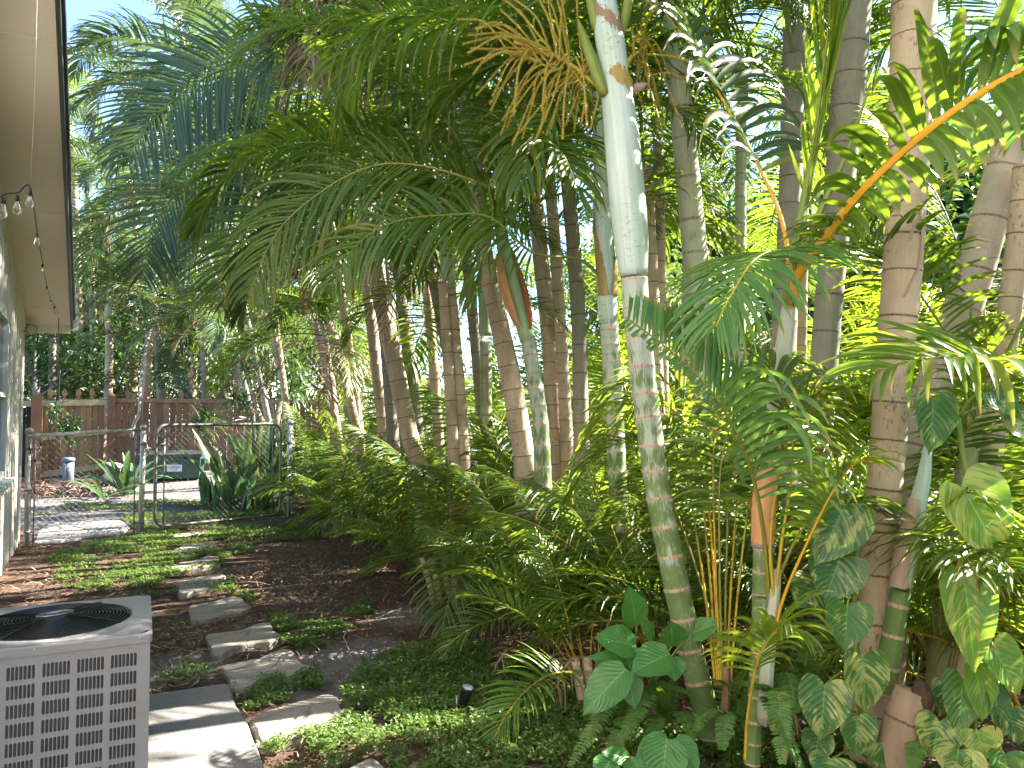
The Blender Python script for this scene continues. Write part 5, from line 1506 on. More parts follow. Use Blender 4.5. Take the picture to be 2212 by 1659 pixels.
# another sprout between A and F
bI = at(1572, 1480, 3.6)
I_ = thing('areca_palm_shrub', 'fan of slender yellow stalks between the ringed palm and the salmon sheathed one', 'palm shrub', bI)
for i, (tx, ty, td, pc) in enumerate(((1478, 1010, 4.1, 'yellow'), (1500, 960, 4.2, 'yellow'), (1520, 1020, 4.1, 'orange'), (1545, 940, 3.8, 'yellow'), (1560, 990, 3.7, 'olive'), (1585, 930, 3.9, 'olive'), (1605, 980, 3.9, 'yellow'), (1460, 1100, 4.1, 'olive'), (1625, 1060, 3.8, 'yellow'))):
    sx_ = 1562 + (i - 4) * 4
    dx_ = -70 if tx < 1540 else 70
    hfrond(I_, [(sx_, 1480, 3.6), ((sx_ + tx) / 2 + (6 if tx < 1540 else -6), (1480 + ty) / 2, (3.6 + td) / 2), (tx, ty, td), (tx + dx_ * 0.8, ty - 130, td + .05), (tx + dx_ * 2.2, ty - 130, td), (tx + dx_ * 3.4, ty - 20, td)], ('lime', 'green')[i % 2], pc, n=26, ll=0.36, lw=0.024, start=0.42, droop=1.0, seed=50 + i, segs=6, r0=0.008)
pix_tube(I_, [(1566, 1560, 22, 3.6), (1570, 1480, 20, 3.6), (1568, 1440, 12, 3.6)], S_BROWN, 'stem', 8, 8)

# --- J: frond coming in from the right edge with yellowing tips
bJ = at(2290, 1500, 3.2); bJ.z = 0
J_ = thing('areca_palm_shrub', 'areca with yellow tipped leaflets reaching over the variegated vine', 'palm shrub', bJ)
hfrond(J_, [(2330, 1300, 3.3), (2330, 1050, 3.15), (2300, 880, 2.98), (2212, 822, 2.8), (2120, 783, 2.68), (2030, 772, 2.6), (1960, 782, 2.56), (1905, 800, 2.54)], 'lime', 'olive',
       n=30, ll=0.42, lw=0.036, start=0.36, f0=80, f1=40, vangs=(42, 10), droop=0.7, drl=(1.0, 2.0), r0=0.012, r1=0.003, seed=61, segs=8, twist=0.3, lose=0.0, prof=(0.2, 0.65, 0.6))
hfrond(J_, [(2340, 700, 3.2), (2330, 300, 3.0), (2270, 110, 2.7), (2200, 60, 2.5), (2120, 70, 2.4)], 'jade', 'green', n=22, ll=0.4, lw=0.06, start=0.4, droop=1.6, seed=65, segs=8, vang=-5)

# --- cut stump, slanting green shoot and pale stems at the lower right
bS = at(1950, 1640, 3.2)
st_ = thing('palm_stump', 'cut palm stump with a dark rotted top among the variegated leaves', 'palm stump', bS)
P, r = wp([(1935, 1690, 96, 3.2), (1945, 1620, 92, 3.2), (1958, 1560, 90, 3.2), (1974, 1505, 84, 3.2), (1979, 1486, 76, 3.2)])
mb = MB(); ringed(mb, P, r, 0.22, 22, bulge=0.03); mb.build('trunk', T_STUMP, st_, bS)
M_ROT = plain('rotted wood', (0.07, 0.045, 0.03), 0.95, 0.1, var=0.5, scale=30, bumps=0.8)
P, r = wp([(1992, 1552, 10, 3.15), (1994, 1528, 34, 3.15), (1992, 1502, 44, 3.16), (1988, 1480, 38, 3.18), (1982, 1468, 12, 3.2)])
mb = MB(); tube(mb, catmull(P, 12), np.interp(np.linspace(0, 4, 12), range(5), r), 14); mb.build('rotted_top', M_ROT, st_, bS)
bK = at(1925, 1480, 3.5)
K_ = thing('areca_palm', 'slanting young palm shoot with a dusty pink sheath leaning against the thick tan trunk', 'palm tree', bK)
pix_trunk(K_, [(1908, 1500, 44, 3.42), (1925, 1400, 46, 3.42), (1938, 1320, 42, 3.42), (1950, 1260, 38, 3.42)], 0.13, T_GREEN, 16, 0.03)
pix_tube(K_, [(1949, 1266, 40, 3.42), (1962, 1190, 42, 3.42), (1980, 1100, 36, 3.44), (1996, 1030, 28, 3.46), (2005, 960, 16, 3.5)], S_WHITE, 'crownshaft', 16, 20)
pix_tube(K_, [(1944, 1268, 44, 3.41), (1952, 1210, 44, 3.41), (1966, 1140, 40, 3.41), (1978, 1080, 30, 3.43)], S_PINK, 'sheath', 12, 14, arc=(-1.9, 0.1), cap=False)
for pix, mt, lab, sp_ in (
    ([(2060, 1560, 60, 3.9), (2085, 1350, 58, 3.9), (2110, 1180, 54, 3.9), (2150, 900, 50, 3.9), (2190, 600, 48, 3.9), (2215, 350, 46, 3.9)], T_PALE, 'pale palm trunk behind the largest variegated leaf', 0.17),
    ([(2020, 1500, 44, 3.9), (2040, 1300, 42, 3.9), (2075, 1080, 40, 3.9), (2120, 850, 38, 3.9)], T_OLIVE, 'olive green palm stem behind the slanting pink sheathed shoot', 0.14)):
    o = at(pix[0][0], pix[0][1], pix[0][3])
    th = thing('areca_palm', lab, 'palm tree', o)
    if pix[0][1] < 1000: pix = [(pix[0][0] + 10, 1500, 46, 3.6), (pix[0][0] + 4, 1100, 46, 3.6)] + pix
    pix_trunk(th, pix, sp_, mt, 16, 0.025)
    crown(th, at(pix[-1][0] + 10, pix[-1][1] - 60, pix[-1][3]) - o, 'tall', 4, 0.75, int(pix[0][0]), lo=0, hi=1.5)

# --- trunks in the middle of the hedge
def mid_palm(lab, pix, spacing, mat, key='tall', nf=9, scale=1.0, seed=0, shaftpix=None, shaft=S_GREEN, lo=0, hi=5, dead=0, base=None, bulge=0.03):
    o = at(pix[0][0], pix[0][1], pix[0][3]); o.z = 0
    th = thing('areca_palm', lab, 'palm tree', o)
    p0 = pix[0]
    ghost = [(p0[0] + 12, min(1900, CY + (CAMZ + 0.06) / p0[3] * FOC + 65), p0[2] * 1.3, p0[3])]
    pix_trunk(th, ghost + pix, spacing, mat, 16, bulge)
    tp = pix[-1]
    if shaftpix:
        pix_tube(th, shaftpix, shaft, 'crownshaft', 16, 20); tp = shaftpix[-1]
    crown(th, at(tp[0], tp[1], tp[3]) - o, key, nf, scale, seed, lo=lo, hi=hi, dead=dead)
    return th
m1 = mid_palm('tan palm trunk leaning towards the gate at the middle of the hedge', [(912, 1040, 38, 8.0), (885, 940, 38, 8.0), (858, 810, 38, 8.0), (830, 680, 37, 8.0), (808, 580, 36, 8.0), (795, 500, 32, 8.0)], 0.20, T_TAN, 'tall', 9, 1.0, 101, [(796, 510, 34, 8.0), (792, 470, 38, 8.0), (786, 420, 34, 8.0), (780, 370, 20, 8.0)], S_GREEN, lo=0, hi=5, dead=4)
m2 = mid_palm('double looking tan trunk with a dark groove at the middle of the hedge', [(1003, 1200, 34, 7.1), (1000, 1000, 33, 7.1), (990, 850, 32, 7.1), (978, 700, 30, 7.1), (970, 620, 28, 7.1)], 0.2, T_TAN, 'tall', 8, 0.9, 102, [(970, 625, 28, 7.1), (966, 560, 32, 7.1), (962, 490, 26, 7.1), (960, 430, 14, 7.1)], S_GREEN, lo=1, hi=5)
m2b = mid_palm('thin trunk pressed against the double looking one', [(985, 1200, 26, 7.0), (980, 1000, 24, 7.0), (972, 850, 24, 7.0), (962, 700, 22, 7.0), (956, 600, 20, 7.0)], 0.2, T_TAN, 'tall', 6, 0.8, 103, None, lo=2, hi=5)
m3 = mid_palm('tan ringed trunk left of the orange sheathed palm', [(1135, 1030, 48, 6.2), (1118, 900, 46, 6.2), (1098, 790, 44, 6.2), (1072, 670, 40, 6.2), (1050, 570, 38, 6.2), (1036, 470, 36, 6.2), (1028, 380, 34, 6.2)], 0.17, T_TAN, 'tall', 10, 1.0, 104, [(1028, 385, 34, 6.2), (1020, 320, 38, 6.2), (1010, 240, 32, 6.2), (1004, 170, 16, 6.2)], S_GREEN, lo=0, hi=5)
m4 = mid_palm('palm with a pale green crownshaft and a peeling orange and red sheath', [(1170, 960, 36, 5.9), (1160, 860, 34, 5.9), (1148, 780, 33, 5.9), (1140, 730, 32, 5.9)], 0.14, T_GREEN, 'tall', 9, 0.95, 105, [(1140, 738, 33, 5.9), (1128, 690, 36, 5.9), (1108, 610, 36, 5.9), (1092, 550, 32, 5.9), (1080, 490, 26, 5.9), (1066, 420, 14, 5.9)], S_GREEN, lo=0, hi=4)
pix_tube(m4, [(1126, 708, 4, 5.86), (1116, 690, 22, 5.85), (1098, 630, 32, 5.85), (1086, 580, 26, 5.86), (1079, 535, 6, 5.87)], S_SALMON, 'sheath', 12, 14, arc=(-2.2, 0.2), cap=False)
pix_tube(m4, [(1141, 716, 10, 5.87), (1139, 690, 24, 5.87), (1128, 630, 26, 5.87), (1112, 570, 16, 5.88), (1103, 535, 6, 5.88)], S_RED, 'sheath', 12, 14, arc=(0.1, 2.4), cap=False)
m5 = mid_palm('dark tan trunk behind the peeling orange sheath', [(1195, 900, 38, 7.2), (1190, 770, 36, 7.2), (1180, 660, 36, 7.2), (1168, 560, 34, 7.2), (1158, 440, 32, 7.2), (1150, 330, 30, 7.2)], 0.2, T_TAN, 'tall', 9, 1.0, 106, None, lo=1, hi=5)
m6 = mid_palm('thin leaning trunk nearest the gate post in the hedge', [(775, 960, 20, 10.2), (760, 880, 20, 10.2), (742, 800, 20, 10.2), (722, 730, 19, 10.2), (705, 690, 18, 10.2)], 0.2, T_TAN, 'tall', 8, 0.85, 107, None, lo=1, hi=5, dead=3)
m6b = mid_palm('short thin trunk beside the leaning one near the gate post', [(718, 860, 18, 10.6), (710, 800, 18, 10.6), (702, 730, 17, 10.6), (695, 690, 16, 10.6)], 0.2, T_TAN, 'tall', 6, 0.8, 108, None, lo=3, hi=6, dead=3)
m7 = mid_palm('green waxy stem in the sun right of the double looking trunk', [(1050, 1000, 26, 7.6), (1050, 900, 25, 7.6), (1050, 800, 25, 7.6), (1048, 720, 24, 7.6)], 0.3, T_OLIVE, 'tall', 7, 0.9, 109, [(1048, 725, 26, 7.6), (1048, 680, 28, 7.6), (1044, 620, 24, 7.6), (1040, 560, 12, 7.6)], S_GREEN, lo=0, hi=4)
m8 = mid_palm('pale thin trunk rising behind the flower strands', [(1255, 900, 34, 6.6), (1250, 700, 32, 6.6), (1238, 520, 32, 6.6), (1225, 380, 30, 6.6), (1215, 250, 30, 6.6)], 0.25, T_GREY, 'tall', 8, 1.0, 110, None, lo=0, hi=5)
m9 = mid_palm('dark trunk in the gap behind the white crownshaft', [(1420, 900, 34, 6.4), (1412, 700, 32, 6.4), (1405, 550, 30, 6.4), (1395, 350, 30, 6.4)], 0.22, T_TAN, 'tall', 7, 1.0, 111, None, lo=1, hi=5)
m10 = mid_palm('grey trunk seen between the yellow stalks and the grey palm', [(1690, 900, 56, 5.4), (1695, 700, 52, 5.4), (1705, 500, 50, 5.4), (1712, 250, 48, 5.4), (1716, 60, 48, 5.4)], 0.22, T_GREY, 'tall', 8, 1.05, 112, None, lo=0, hi=5)
m11 = mid_palm('twin of the leaning tan trunk half hidden behind it', [(850, 960, 28, 9.2), (838, 800, 26, 9.2), (828, 680, 26, 9.2), (820, 580, 24, 9.2)], 0.22, T_GREY, 'tall', 9, 1.0, 113, [(820, 585, 24, 9.2), (816, 540, 28, 9.2), (812, 490, 24, 9.2), (808, 440, 12, 9.2)], S_WHITE, lo=0, hi=5, dead=2)

# the big arching fronds over the path
hfrond(m3, [(1030, 400, 6.2), (1100, 420, 5.6), (1060, 405, 5.3), (980, 375, 5.2), (890, 355, 5.2), (800, 360, 5.2), (700, 410, 5.2), (600, 500, 5.2), (535, 640, 5.2)], 'green', 'olive', n=74, ll=0.78, lw=0.026, start=0.2, droop=1.1, vangs=(6, 4), f0=76, f1=34, up=(0.15, -0.75, 0.65), seed=81, segs=7, lose=0.02, r0=0.015, twist=0.25)
hfrond(m1, [(785, 400, 8.0), (740, 330, 7.8), (660, 300, 7.6), (570, 320, 7.4), (480, 390, 7.3), (420, 500, 7.3)], 'green', 'green', n=50, ll=0.8, lw=0.045, start=0.12, droop=0.9, seed=82, segs=6)
hfrond(m1, [(788, 430, 7.9), (720, 440, 7.6), (640, 470, 7.3), (560, 560, 7.2), (520, 680, 7.2)], 'blue', 'green', n=46, ll=0.8, lw=0.045, start=0.1, droop=1.0, seed=83, segs=6)

# --- crowns high on the left that lean over the yard, many with blue green leaflets
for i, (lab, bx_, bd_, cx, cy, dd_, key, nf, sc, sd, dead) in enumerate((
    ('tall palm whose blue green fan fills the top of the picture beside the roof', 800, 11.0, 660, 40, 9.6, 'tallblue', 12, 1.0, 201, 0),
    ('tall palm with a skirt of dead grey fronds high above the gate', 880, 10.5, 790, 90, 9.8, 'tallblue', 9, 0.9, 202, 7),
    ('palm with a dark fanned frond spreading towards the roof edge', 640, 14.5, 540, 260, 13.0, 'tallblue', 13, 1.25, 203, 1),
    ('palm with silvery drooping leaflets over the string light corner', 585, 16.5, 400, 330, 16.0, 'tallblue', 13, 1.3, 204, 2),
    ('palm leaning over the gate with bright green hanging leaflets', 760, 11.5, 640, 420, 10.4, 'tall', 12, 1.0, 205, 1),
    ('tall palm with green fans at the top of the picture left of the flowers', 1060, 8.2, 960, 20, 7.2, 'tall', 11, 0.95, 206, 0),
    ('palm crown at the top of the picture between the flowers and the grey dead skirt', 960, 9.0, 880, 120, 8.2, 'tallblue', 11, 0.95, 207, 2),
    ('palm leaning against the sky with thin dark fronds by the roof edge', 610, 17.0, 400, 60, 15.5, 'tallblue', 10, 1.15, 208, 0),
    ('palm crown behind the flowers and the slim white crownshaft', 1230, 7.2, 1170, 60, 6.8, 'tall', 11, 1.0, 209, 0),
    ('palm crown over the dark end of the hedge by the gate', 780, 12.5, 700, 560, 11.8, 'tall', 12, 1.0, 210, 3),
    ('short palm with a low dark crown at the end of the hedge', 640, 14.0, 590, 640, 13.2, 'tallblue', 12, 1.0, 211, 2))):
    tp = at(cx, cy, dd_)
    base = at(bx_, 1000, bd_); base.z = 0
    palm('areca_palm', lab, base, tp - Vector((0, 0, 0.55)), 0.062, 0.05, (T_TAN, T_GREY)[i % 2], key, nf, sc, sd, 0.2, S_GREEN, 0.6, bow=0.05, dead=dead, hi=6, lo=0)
# a skirt of dead grey fronds high over the path
dsk = palm('areca_palm', 'palm with curly dead grey fronds hanging at the top of the picture', sn(7.4, 3.8), at(790, -120, 7.3), 0.07, 0.055, T_GREY, 'tallblue', 6, 0.9, 233, 0.2, S_BROWN, 0.5, lo=0, hi=3)
for j, pts in enumerate(([(790, -60), (740, -20), (690, 30), (650, 120)], [(790, -40), (760, 20), (730, 90), (720, 190)], [(800, -50), (790, 30), (770, 110), (765, 220)], [(785, -70), (720, -50), (650, -20), (590, 50)], [(800, -40), (820, 40), (830, 110), (815, 200)], [(780, -50), (720, 0), (670, 80), (660, 180)])):
    hfrond(dsk, [(x, y, 7.1 - 0.12 * q - 0.05 * j) for q, (x, y) in enumerate(pts)], 'dead', 'brown', name='dead_frond', n=30, ll=0.62, lw=0.022, start=0.1, droop=2.2, seed=270 + j, segs=8, twist=2.2, lose=0.2, r0=0.012)
# fans that face the camera high on the left
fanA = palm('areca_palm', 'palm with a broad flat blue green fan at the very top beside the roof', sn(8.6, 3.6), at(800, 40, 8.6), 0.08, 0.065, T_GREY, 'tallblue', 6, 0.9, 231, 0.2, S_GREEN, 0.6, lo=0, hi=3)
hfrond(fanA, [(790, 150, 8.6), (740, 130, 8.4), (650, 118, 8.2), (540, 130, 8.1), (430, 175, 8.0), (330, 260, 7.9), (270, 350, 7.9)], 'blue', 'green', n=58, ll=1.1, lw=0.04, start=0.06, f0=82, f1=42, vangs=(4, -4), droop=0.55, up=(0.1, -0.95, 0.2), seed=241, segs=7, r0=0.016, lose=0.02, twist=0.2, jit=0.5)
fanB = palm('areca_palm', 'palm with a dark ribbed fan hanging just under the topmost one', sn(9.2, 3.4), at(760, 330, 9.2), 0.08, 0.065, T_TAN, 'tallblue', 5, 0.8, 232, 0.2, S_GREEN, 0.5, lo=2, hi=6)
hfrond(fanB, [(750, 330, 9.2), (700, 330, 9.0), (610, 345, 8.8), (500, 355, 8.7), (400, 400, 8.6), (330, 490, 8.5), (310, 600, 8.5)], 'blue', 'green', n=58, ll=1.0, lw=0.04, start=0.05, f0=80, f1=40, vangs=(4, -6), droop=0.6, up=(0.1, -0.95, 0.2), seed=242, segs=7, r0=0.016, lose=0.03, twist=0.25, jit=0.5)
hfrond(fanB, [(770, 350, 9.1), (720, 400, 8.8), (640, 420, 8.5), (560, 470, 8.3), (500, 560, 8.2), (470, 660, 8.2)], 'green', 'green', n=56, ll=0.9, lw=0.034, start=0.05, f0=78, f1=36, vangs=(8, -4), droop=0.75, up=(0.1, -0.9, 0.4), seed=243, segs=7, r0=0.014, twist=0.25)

# crowns that close the view high between the grey palms and the leaning trunk
for i, (lab, bx_, bd_, cx, cy, dd_, sc) in enumerate((
    ('palm crown closing the gap between the white crownshaft and the grey green trunk', 1440, 7.4, 1420, 180, 7.0, 0.95), ('palm crown high between the grey green trunk and the grey ones', 1590, 7.0, 1600, 110, 6.8, 0.95),
    ('palm crown behind the upright young leaves', 1720, 7.8, 1735, 280, 7.6, 1.0),)):
    base = at(bx_, 1000, bd_); base.z = 0
    palm('areca_palm', lab, base, at(cx, cy, dd_) - Vector((0, 0, 0.5)), 0.06, 0.048, (T_TAN, T_OLIVE)[i % 2], 'tallblue' if i % 3 == 0 else 'tall', (10, 7, 7)[i], sc, 430 + i, 0.2, S_GREEN, 0.5, lo=1, hi=4.4)

# --- rows behind: slender palms in the depth of the hedge
back = []
rb_ = random.Random(77)
for i in range(11):
    s_ = 1.5 + i * 1.25 + rb_.uniform(-0.3, 0.3)
    n_ = rb_.choice([4.4, 5.2, 6.0, 6.8]) + rb_.uniform(-0.3, 0.3)
    back.append((s_, n_, rb_.uniform(2.4, 3.3) if n_ > 5 else rb_.uniform(3.6, 4.8)))
for i, (s_, n_, z_) in enumerate(back):
    b = sn(s_, n_)
    if b.x > 0.2 and abs(b.y - 5.1 - 0.42 * b.x) < 1.2: continue
    palm('areca_palm', 'slender palm half hidden in the sunlit depth of the hedge', b, b + Vector((rb_.uniform(-0.5, 0.3), rb_.uniform(-0.4, 0.4), z_)), rb_.uniform(0.04, 0.055), 0.04, (T_TAN, T_OLIVE, T_TAN)[i % 3], ('tall', 'arecag', 'tall')[i % 3], 7, rb_.uniform(0.8, 1.0), 300 + i, 0.2, S_GREEN, 0.5, group='slender palms in the depth of the hedge', lo=0, hi=5.5, bow=rb_.uniform(-0.12, 0.12))

# unseen hedge palms and clumps, added behind the viewer to block the open sky
for i, (s_, n_, z_) in enumerate(((-4.6, 3.6, 3.6), (-3.6, 4.4, 4.4), (-2.7, 3.5, 3.8), (-1.6, 4.3, 4.6), (-0.8, 3.4, 4.0), (0.3, 4.2, 4.5), (-5.4, 2.0, 3.8), (-5.8, 0.6, 4.2))):
    b = sn(s_, n_)
    palm('areca_palm', 'unseen hedge palm added behind the viewer to block open sky', b, b + Vector((0.1 * (i % 3), -0.2, z_)), 0.07, 0.05, T_TAN, 'tall', 10, 1.05, 350 + i, 0.2, S_GREEN, 0.5, group='added hedge palms behind the viewer', lo=0, hi=6)
for i in range(7):
    areca_shrub('unseen areca clump added behind the viewer to block open sky', sn(-5.2 + i * 0.85, 3.3 - 0.35 * (i < 2)), 'arecag', 11, 1.1, 380 + i, 'added hedge clumps behind the viewer', hi=3.4)

# ------------------------------------------------------------------ low areca clumps along the foot of the hedge
AZR = {1: (20, 250), 11: (0, 230), 12: (-20, 200), 13: (0, 220), 14: (0, 200), 15: (-40, 180)}     # kept from leaning over the stems in front
front = [
 (1200, 1440, 5.3, 'arecam', 12, 0.78, 'bushy areca clump spilling over the mulch at the near end of the hedge'),
 (1280, 1500, 4.6, 'areca', 12, 0.62, 'areca clump with fine yellow stalks behind the broad arrowhead leaves'),
 (1110, 1330, 6.1, 'arecam', 10, 0.72, 'dark areca clump where the light streaks end on the mulch'),
 (955, 1270, 7.0, 'arecam', 14, 0.72, 'areca tuft on bare cane stems standing out at the mulch edge'),
 (1130, 1300, 7.2, 'arecam', 14, 1.0, 'areca clump between the double looking trunk and the mulch'),
 (870, 1215, 8.6, 'arecam', 14, 0.88, 'areca clump at the foot of the leaning tan trunk'),
 (960, 1180, 9.0, 'arecam', 13, 1.05, 'bright areca clump behind the foot of the leaning tan trunk'),
 (800, 1160, 10.1, 'arecam', 14, 0.95, 'areca clump beside the mulch opposite the gate post'),
 (735, 1130, 11.3, 'arecam', 14, 1.0, 'dark areca clump beside the gate post'),
 (840, 1120, 11.4, 'arecag', 14, 1.15, 'areca clump deep in the hedge behind the thin leaning trunk'),
 (690, 1100, 12.8, 'arecag', 13, 1.1, 'areca clump beyond the gate post'),
 (1330, 1400, 5.4, 'arecam', 9, 0.85, 'leafy areca clump behind the stem of the ringed palm'),
 (1430, 1380, 5.0, 'areca', 12, 0.8, 'areca clump filling the space right behind the ringed stem'),
 (1640, 1400, 4.6, 'arecam', 13, 0.9, 'areca clump behind the salmon sheathed palm'),
 (1800, 1420, 4.4, 'arecag', 14, 0.95, 'areca clump with long dark leaflets left of the thick tan trunk'),
 (2060, 1420, 4.6, 'arecag', 13, 0.95, 'areca clump right of the thick tan trunk'),
 (1230, 1340, 6.5, 'arecam', 9, 0.95, 'sunlit areca clump below the peeling orange sheath'),
]
for i, (x_, y_, d_, key, nf, sc, lab) in enumerate(front):
    b = at(x_, y_, d_); b.z = 0
    areca_shrub(lab, b, key, nf, sc, 400 + i, hi=2.2, dead=2 if i in (0, 1, 3) else 0, azr=AZR.get(i))
for i, (x_, d_, key, sc, lab) in enumerate(((1080, 7.6, 'arecam', 1.45, 'tall areca clump rising between the peeling sheath and the double looking trunk'), (930, 9.6, 'arecam', 1.5, 'tall areca clump rising behind the leaning tan trunk'), (1010, 8.6, 'areca', 1.45, 'tall sunlit areca clump behind the double looking trunk'), (1180, 6.9, 'arecam', 1.35, 'tall areca clump in front of the dark tan trunk'), (830, 11.2, 'arecam', 1.55, 'tall areca clump in the dark end of the hedge'), (740, 12.6, 'arecag', 1.5, 'tall dark areca clump over the gate hinge'), (2000, 4.9, 'arecam', 1.25, 'tall areca clump between the thick tan trunk and the mottled one'))):
    b = at(x_, 1000, d_); b.z = 0
    areca_shrub(lab, b, key, 13, sc * (0.95 if d_ < 6.5 else 0.8), 440 + i, hi=2.5, spread=0.2, azr=(10, 220) if d_ < 6.5 else (-75, 140))
rs_ = random.Random(31)
for i in range(36):
    s_ = 2.4 + i * 0.36 + rs_.uniform(-0.2, 0.2)
    n_ = rs_.choice([4.1, 4.7, 5.3, 6.0, 6.8]) + rs_.uniform(-0.3, 0.3)
    b = sn(s_, n_)
    if b.x > 0.2 and abs(b.y - 5.1 - 0.42 * b.x) < 1.05: continue     # an open lane where the low sun comes through
    areca_shrub('areca clump half hidden among the trunks of the hedge', b, ('areca', 'arecam', 'arecag')[i % 3], 11, rs_.uniform(1.0, 1.5), 500 + i, 'areca clumps among the hedge trunks', hi=3.4)
# the sunny neighbour side of the hedge
for i in range(34):
    s_ = -2.0 + i * 0.62 + rs_.uniform(-0.3, 0.3)
    n_ = rs_.uniform(8.2, 10.5)
    b = sn(s_, n_)
    areca_shrub('sunlit areca clump on the far side of the hedge', b, 'areca', 13, rs_.uniform(1.7, 2.5), 600 + i, 'sunlit arecas on the far side of the hedge', hi=3.6)

# ------------------------------------------------------------------ broad leaves
def blade_mat(name, dark, light, cream, amt, trans, tf=0.25, rough=0.3):
    m, nt, out = new_mat(name)
    uv = coords(nt, 'UV'); u, v, _ = sepxy(nt, uv)
    oi = nt.nodes.new('ShaderNodeObjectInfo').outputs['Random']
    au = maths(nt, 'ABSOLUTE', maths(nt, 'SUBTRACT', u, 0.5))
    # veins sweep from the midrib towards the tip
    vv = maths(nt, 'SUBTRACT', v, maths(nt, 'MULTIPLY', au, 0.75))
    comb = nt.nodes.new('ShaderNodeCombineXYZ'); lk(nt, u, comb.inputs[0]); lk(nt, vv, comb.inputs[1]); lk(nt, maths(nt, 'MULTIPLY', oi, 40.0), comb.inputs[2])
    streak = noise(nt, mapped(nt, comb.outputs[0], (3.0, 22, 1)), 1.0, 4.0, 0.65)
    patch = noise(nt, mapped(nt, comb.outputs[0], (3.2, 2.4, 1)), 1.0, 2.0)
    col = mixc(nt, noise(nt, coords(nt, 'Object'), 12.0), dark, light)
    if amt > 0:
        k = maths(nt, 'ADD', maths(nt, 'MULTIPLY', streak, 0.6), maths(nt, 'MULTIPLY', patch, 0.5))
        k = maths(nt, 'ADD', k, maths(nt, 'MULTIPLY', maths(nt, 'SUBTRACT', oi, 0.5), 0.10))
        kr = ramp(nt, k, [(0.60 - amt, (0, 0, 0)), (0.64 - amt, (1, 1, 1))])
        cr = mixc(nt, patch, cream, tuple(c * 0.75 for c in cream))
        col = mixc(nt, kr, col, cr)
        trc = mixc(nt, kr, trans, (0.6, 0.62, 0.16))
    else: trc = None
    vein = maths(nt, 'LESS_THAN', maths(nt, 'FRACT', maths(nt, 'MULTIPLY', vv, 9.0)), 0.07)
    mid = maths(nt, 'LESS_THAN', au, 0.014)
    kk = maths(nt, 'MAXIMUM', maths(nt, 'MULTIPLY', vein, 0.28), maths(nt, 'MULTIPLY', mid, 0.7))
    col = mixc(nt, kk, col, tuple(min(1, c * 1.9 + 0.03) for c in light))
    h = maths(nt, 'PINGPONG', maths(nt, 'MULTIPLY', vv, 9.0), 0.5)
    p = princ(nt, None, col, rough, 0.5, bump(nt, h, 0.35, 0.01))
    t = nt.nodes.new('ShaderNodeBsdfTranslucent')
    if trc is not None: lk(nt, trc, t.inputs['Color'])
    else: t.inputs['Color'].default_value = rgba(trans)
    mx = nt.nodes.new('ShaderNodeMixShader'); mx.inputs[0].default_value = tf
    lk(nt, p.outputs[0], mx.inputs[1]); lk(nt, t.outputs[0], mx.inputs[2]); lk(nt, mx.outputs[0], out.inputs['Surface'])
    return m
M_POTHOS = blade_mat('variegated vine leaf', (0.040, 0.125, 0.030), (0.075, 0.19, 0.042), (0.42, 0.46, 0.14), 0.045, (0.25, 0.45, 0.04))
M_POTHOSG = blade_mat('bright variegated vine leaf', (0.10, 0.24, 0.035), (0.16, 0.32, 0.05), (0.48, 0.51, 0.13), 0.052, (0.42, 0.60, 0.05), 0.3)
M_POTHOSD = blade_mat('dark variegated vine leaf', (0.028, 0.095, 0.030), (0.055, 0.15, 0.042), (0.40, 0.44, 0.14), 0.012, (0.2, 0.4, 0.04))
M_ARROW = blade_mat('arrowhead leaf', (0.045, 0.16, 0.035), (0.08, 0.23, 0.05), (0, 0, 0), 0, (0.22, 0.45, 0.05))
M_VINE = stem_mat('vine stem', (0.16, 0.24, 0.05), (0.25, 0.30, 0.08))
